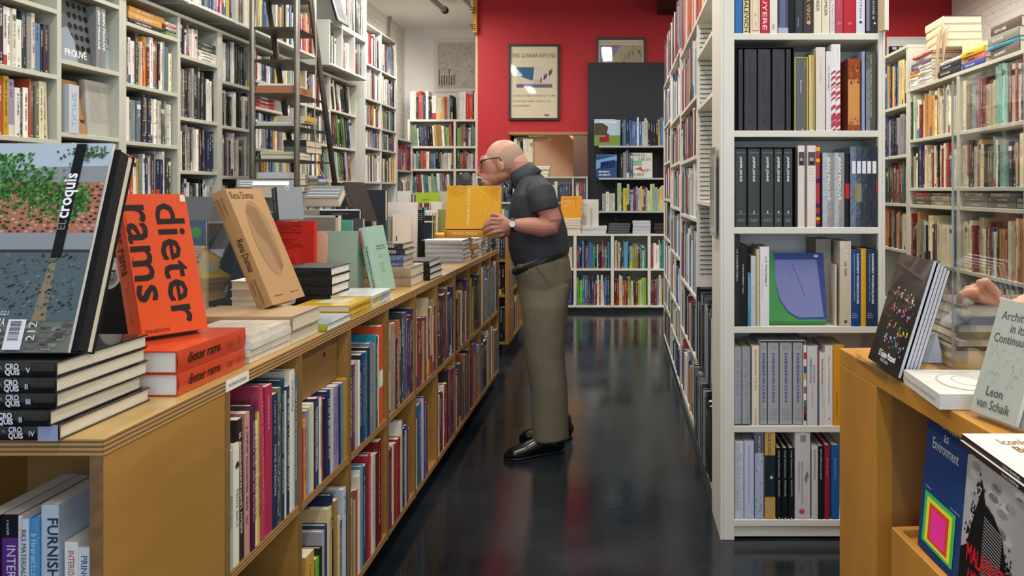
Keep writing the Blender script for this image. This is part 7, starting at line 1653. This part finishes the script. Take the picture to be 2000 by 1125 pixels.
# ================================================================== shelved books: the largest in view one by one, the rest as one mass
def to_px(p):
    return (1210+p.x*F/p.y, 373+(EYE-p.z)*F/p.y)
bpy.context.view_layer.update(); dg = bpy.context.evaluated_depsgraph_get()
eye = V((0, 0, EYE)); cand = []
def clear_thing(n): return n.startswith(('acrylic', 'glaz', 'front_pane', 'plastic'))
for s in SPECS:
    M = shelfM(s['o'], s['rz'], s['lean']); s['M'] = M
    w, h, t = s['w'], s['h'], s['t']
    cs = [M @ V(p) for p in ((0, 0, 0), (0, h, 0), (0, h, t), (0, 0, t))]
    if min(c.y for c in cs) < .3: continue
    q = [to_px(c) for c in cs]
    x0, x1 = min(a for a, b in q), max(a for a, b in q); y0, y1 = min(b for a, b in q), max(b for a, b in q)
    if x1 < -30 or x0 > 2030 or y1 < -60 or y0 > 1185: continue
    area_ = abs(sum(q[i][0]*q[(i+1) % 4][1]-q[(i+1) % 4][0]*q[i][1] for i in range(4)))/2
    vis = 0; n = 0
    for fy in (.12, .4, .65, .93):
        for fz in (.5,):
            n += 1; p = M @ V((-.006, h*fy, t*fz)); a, b = to_px(p)
            if not (0 <= a <= 2000 and 0 <= b <= 1125): continue
            o = eye.copy(); left = (p-o).length; d = (p-o).normalized(); ok = True
            for _ in range(4):
                hit, loc, _n, _i, ob, _m = SC.ray_cast(dg, o, d, distance=left-.004)
                if not hit: break
                if clear_thing(ob.name): left -= (loc-o).length+.001; o = loc+d*.001; continue
                ok = False; break
            vis += ok
    # books whose top alone shows still count a little
    s['score'] = area_*vis/n; s['vis'] = vis; s['detail'] = F/cs[0].y > 280
    cand.append(s)
# score the display books the same way
for f in FEAT:
    o, mb_, pg_, M, (w, h, t) = f
    own = {o.name} | {c.name for c in o.children}
    q = [to_px(M @ V(p)) for p in ((0,0,0),(w,0,0),(0,h,0),(w,h,0),(0,0,t),(w,0,t),(0,h,t),(w,h,t)) if (M @ V(p)).y > .2]
    if not q: f.append(0); continue
    xs_ = [min(2000, max(0, a)) for a, b in q]; ys_ = [min(1125, max(0, b)) for a, b in q]
    A_ = (max(xs_)-min(xs_))*(max(ys_)-min(ys_)); hits = n = 0
    for u_ in (.15, .5, .85):
        for v_ in (.15, .5, .85):
            for p, nn in ((V((-.006, h*u_, t*v_)), V((-1, 0, 0))), (V((w*u_, h*v_, t+.004)), V((0, 0, 1))), (V((w*u_, -.004, t*v_)), V((0, -1, 0))), (V((w*u_, h+.004, t*v_)), V((0, 1, 0))), (V((w+.004, h*u_, t*v_)), V((1, 0, 0))), (V((w*u_, h*v_, -.004)), V((0, 0, -1)))):
                P_ = M @ p; N_ = M.to_3x3() @ nn
                if N_.dot(eye-P_) <= 0: continue
                n += 1; a, b = to_px(P_)
                if not (0 <= a <= 2000 and 0 <= b <= 1125): continue
                o_ = eye.copy(); left = (P_-o_).length; d = (P_-o_).normalized(); ok = True
                for _ in range(4):
                    hit, loc, _n, _i, ob, _m = SC.ray_cast(dg, o_, d, distance=left+.002)
                    if not hit or ob.name in own: break
                    if clear_thing(ob.name): left -= (loc-o_).length+.001; o_ = loc+d*.001; continue
                    ok = False; break
                hits += ok
    f.append(A_*.7*hits/max(n, 1))
def other_kind(o):
    l = o['label']
    return 'magazine' if ('magazine' in l or 'leaning copy' in l) else 'volume' if ('volume' in l and o.get('group')) else 'booklet' if 'booklet' in l else None
feat = [f for f in FEAT if not other_kind(f[0])]
K = 318
allc = [(s['score'], 0, i) for i, s in enumerate(cand)]+[(f[5]*1.15, 1, i) for i, f in enumerate(feat)]
allc.sort(reverse=True); top_ = set((a[1], a[2]) for a in allc[:K] if a[0] > 0)
ind = [s for i, s in enumerate(cand) if (0, i) in top_]; rest = [s for i, s in enumerate(cand) if (0, i) not in top_]
drop = [f for i, f in enumerate(feat) if (1, i) not in top_]
LIGHT = lambda c: sum(lin(c)) > .75
def spec_art(s, fine):
    r = random.Random(s['seed']); A = Art(); t, h, col = s['t'], s['h'], s['col']; st = s['style']
    if s['seed']//1000 in (100, 101, 102, 120, 121, 122, 123, 124, 140) and st is None: return A
    if st is None:
        ink = r.choice(['d8d4c8', 'e8e4da', 'd0b070', 'b8b0a0', 'c8c8cc']) if not LIGHT(col) else r.choice(['3a3a3e', '2a2a2c', '7a3030', '5a5a60', '38507a', '8a8478'])
        k = r.random(); size = min(t*.5, .011)
        if k < .12: A.rect(0, h*.0, t, h*r.uniform(.1, .3), r.choice(['c8c4b8', '2a2c30', 'b04038', '3a5a8a', 'd8b040'])); A.up()
        elif k < .2: A.rect(0, h*.8, t, h*.9, ink)
        elif k < .26:
            for i in range(3): A.rect(0, h*(.15+.3*i), t, h*(.16+.3*i), ink)
        if t > .009 and r.random() < .92:
            L = h*r.uniform(.25, .6); A.marks(t/2-size*.4, h*r.uniform(.84, .95), L, size, ink, r, fine=fine)
            if t > .016 and r.random() < .5: A.marks(t/2-size*.3, h*r.uniform(.2, .26), h*.1, size*.7, ink, r, fine=fine)
            if r.random() < .5: A.rect(t*.35, h*.03, t*.65, h*.03+t*.3, ink)
    elif st.startswith('marks:'): A.marks(t/2-min(t*.5, .011)*.4, h*.9, h*.7, min(t*.55, .011), st[6:], r)
    elif st == 'pic':
        for i in range(30): y = r.uniform(0, h*.9); x = r.uniform(0, t*.6); A.rect(x, y, x+t*.3, y+.012, r.choice(['8a8470', '5a5444', 'a8a088', '3f4038']))
    elif st == 'band': A.rect(0, h*.38, t, h*.55, 'e0dcd4'); A.marks(t*.3, h*.9, h*.3, .008, 'a03a28', r)
    elif st in ('CHING',): A.rect(0, h*.52, t, h, '1c1e22').rect(0, 0, t, h*.52, 'c0c8d4').up(); A.text(st, t*.55, h*.96, .016, 'c8ccd4', down=True, width=.045, bold=.0006); A.marks(t*.15, h*.96, .04, .007, '8a90a0', r); A.text('INTERIOR', t*.3, h*.3, .014, '5a6a8a', down=True)
    elif st == 'INTERIOR D': A.rect(0, h*.85, t, h, '17181d').up(); A.text('INTERIOR DESIGN', t*.3, h*.8, .022, 'd0c8dc', down=True, width=.17); A.marks(t*.3, h*.965, .03, .005, 'b0b0b8', r)
    elif st == 'FURNISHING E': A.text('FURNISHING ETERNITY', t*.35, h*.92, .026, '2c3a46', down=True, width=.28, bold=.0008); A.disc(t*.3, h*.5, .006, 'a8b8c0')
    else:
        ink = {'FENG-SHUI': '4a7a70', 'FENG SHUI': '4a5a70', 'HOME INTERIORS': 'c8ccd0', 'interiors': 'e0c0c8', 'curiosity': '3a3a38', 'INTERIOR DESIGN': 'b04048', 'PRINCETON': '3a4a70', 'BY THE': '38487a', 'image and': 'c8c8c0', 'RKS MATERIALS AND': '3a3c44'}.get(st, '3a3a3a')
        sz = min(t*.75, .015); A.text(st, t/2-sz*.35, h*(.93 if st not in ('FENG-SHUI', 'FENG SHUI', 'HOME INTERIORS') else .62), sz, ink, down=True, width=min(h*.42, len(st)*sz*.62))
        if st == 'FENG SHUI': A.disc(t*.5, h*.82, t*.3, '7a3a50').up(); A.disc(t*.5, h*.82, t*.18, '2a2c50')
        if st == 'HOME INTERIORS': A.marks(t*.3, h*.95, h*.25, .008, 'a8b0b8', r)
    return A
def cname(hx):
    r, g, b = [int(hx[i:i+2], 16) for i in (0, 2, 4)]; mx, mn = max(r, g, b), min(r, g, b); v = mx; d = mx-mn
    if d < 26:
        return 'black' if v < 50 else 'charcoal' if v < 85 else 'grey' if v < 165 else 'pale grey' if v < 210 else 'white'
    hue = (60*(((g-b)/d) % 6) if mx == r else 60*((b-r)/d+2) if mx == g else 60*((r-g)/d+4))
    sat = d/mx
    if v < 62: return 'near-black'
    if sat < .3 and v > 185: return 'cream' if 20 < hue < 80 else 'off-white'
    if hue < 12 or hue > 345: return 'dark red' if v < 150 else 'pink' if sat < .45 else 'red'
    if hue < 30: return 'brown' if v < 150 else 'tan' if sat < .5 else 'orange'
    if hue < 48: return 'brown' if v < 140 else 'beige' if sat < .45 else 'golden yellow'
    if hue < 68: return 'olive' if v < 150 else 'yellow' if sat > .45 else 'pale yellow'
    if hue < 165: return 'dark green' if v < 110 else 'green' if sat > .35 else 'grey-green'
    if hue < 200: return 'dark teal' if v < 110 else 'teal'
    if hue < 255: return 'navy' if v < 110 else 'blue' if sat > .35 else 'grey-blue'
    return 'purple' if sat > .35 or v < 140 else 'lilac'
def mute(hx, k=.08, d=.97):
    c = [int(hx[i:i+2], 16) for i in (0, 2, 4)]; g = sum(c)/3
    return ''.join('%02x' % max(0, min(255, int((v*(1-k)+g*k)*d))) for v in c)
ncount = {}
for s in SPECS: ncount[s['place']] = ncount.get(s['place'], 0)+1
def lab_(th, c, s):
    l = '%s%s book, %s from left, %s' % (th, c, ordw(s['i']), s['place'])
    if len(l.split()) > 16: l = '%s book, %s from left, %s' % (c, ordw(s['i']), s['place'])
    return l.replace(' of plywood counter', ', plywood counter') if len(l.split()) > 16 else l
for s in ind:
    c = cname(s['col']); th = 'thin ' if s['t'] < .013 else 'thick ' if s['t'] > .03 else ''
    side = 'left'
    r = random.Random(s['seed']+7); col = s['col'] if s['style'] or s['seed']//1000 < 145 else mute(mixcol(s['col'], r))
    A = spec_art(s, s['detail'])
    glossy = r.random() < .3
    book(s['M'], s['w'], s['h'], s['t'], col, lab_(th, c, s), 'books in ' + s['place'], spine=A, hard=s['hard'], cmat=GLOSS if glossy else CLOTH)
mass = MB()
for s in rest:
    r = random.Random(s['seed']+7); col = s['col'] if s['style'] or s['seed']//1000 < 145 else mute(mixcol(s['col'], r))
    A = spec_art(s, s['detail'] and s['score'] > 250)
    mb, pg = book_geo(s['w'], s['h'], s['t'], col, s['hard'], spine=A)
    mb.m = [0]*len(mb.f); pg.m = [1]*len(pg.f)
    mass.add(mb, s['M']); mass.add(pg, s['M'])
for f in drop:
    f[1].m = [0]*len(f[1].f); f[2].m = [1]*len(f[2].f); f[2].c = [lin('d8cfbc')]*len(f[2].f)
    mass.add(f[1], f[3]); mass.add(f[2], f[3])
    for c in list(f[0].children_recursive): bpy.data.objects.remove(c)
    bpy.data.objects.remove(f[0])
dropped = {id(f) for f in drop}
for f in FEAT:
    if id(f) in dropped: continue
    k = other_kind(f[0])
    if k: f[0].name = k
o = mass.build('shelved_books', [CLOTH, PLAIN])
tag(o, 'all the remaining smaller books filling the shelves and far piles', 'books', kind='stuff')
print('BOOKS', len(ind), 'of', len(cand), 'display kept', len(FEAT)-len(drop), 'dropped', len(drop), 'cut', allc[K][0])
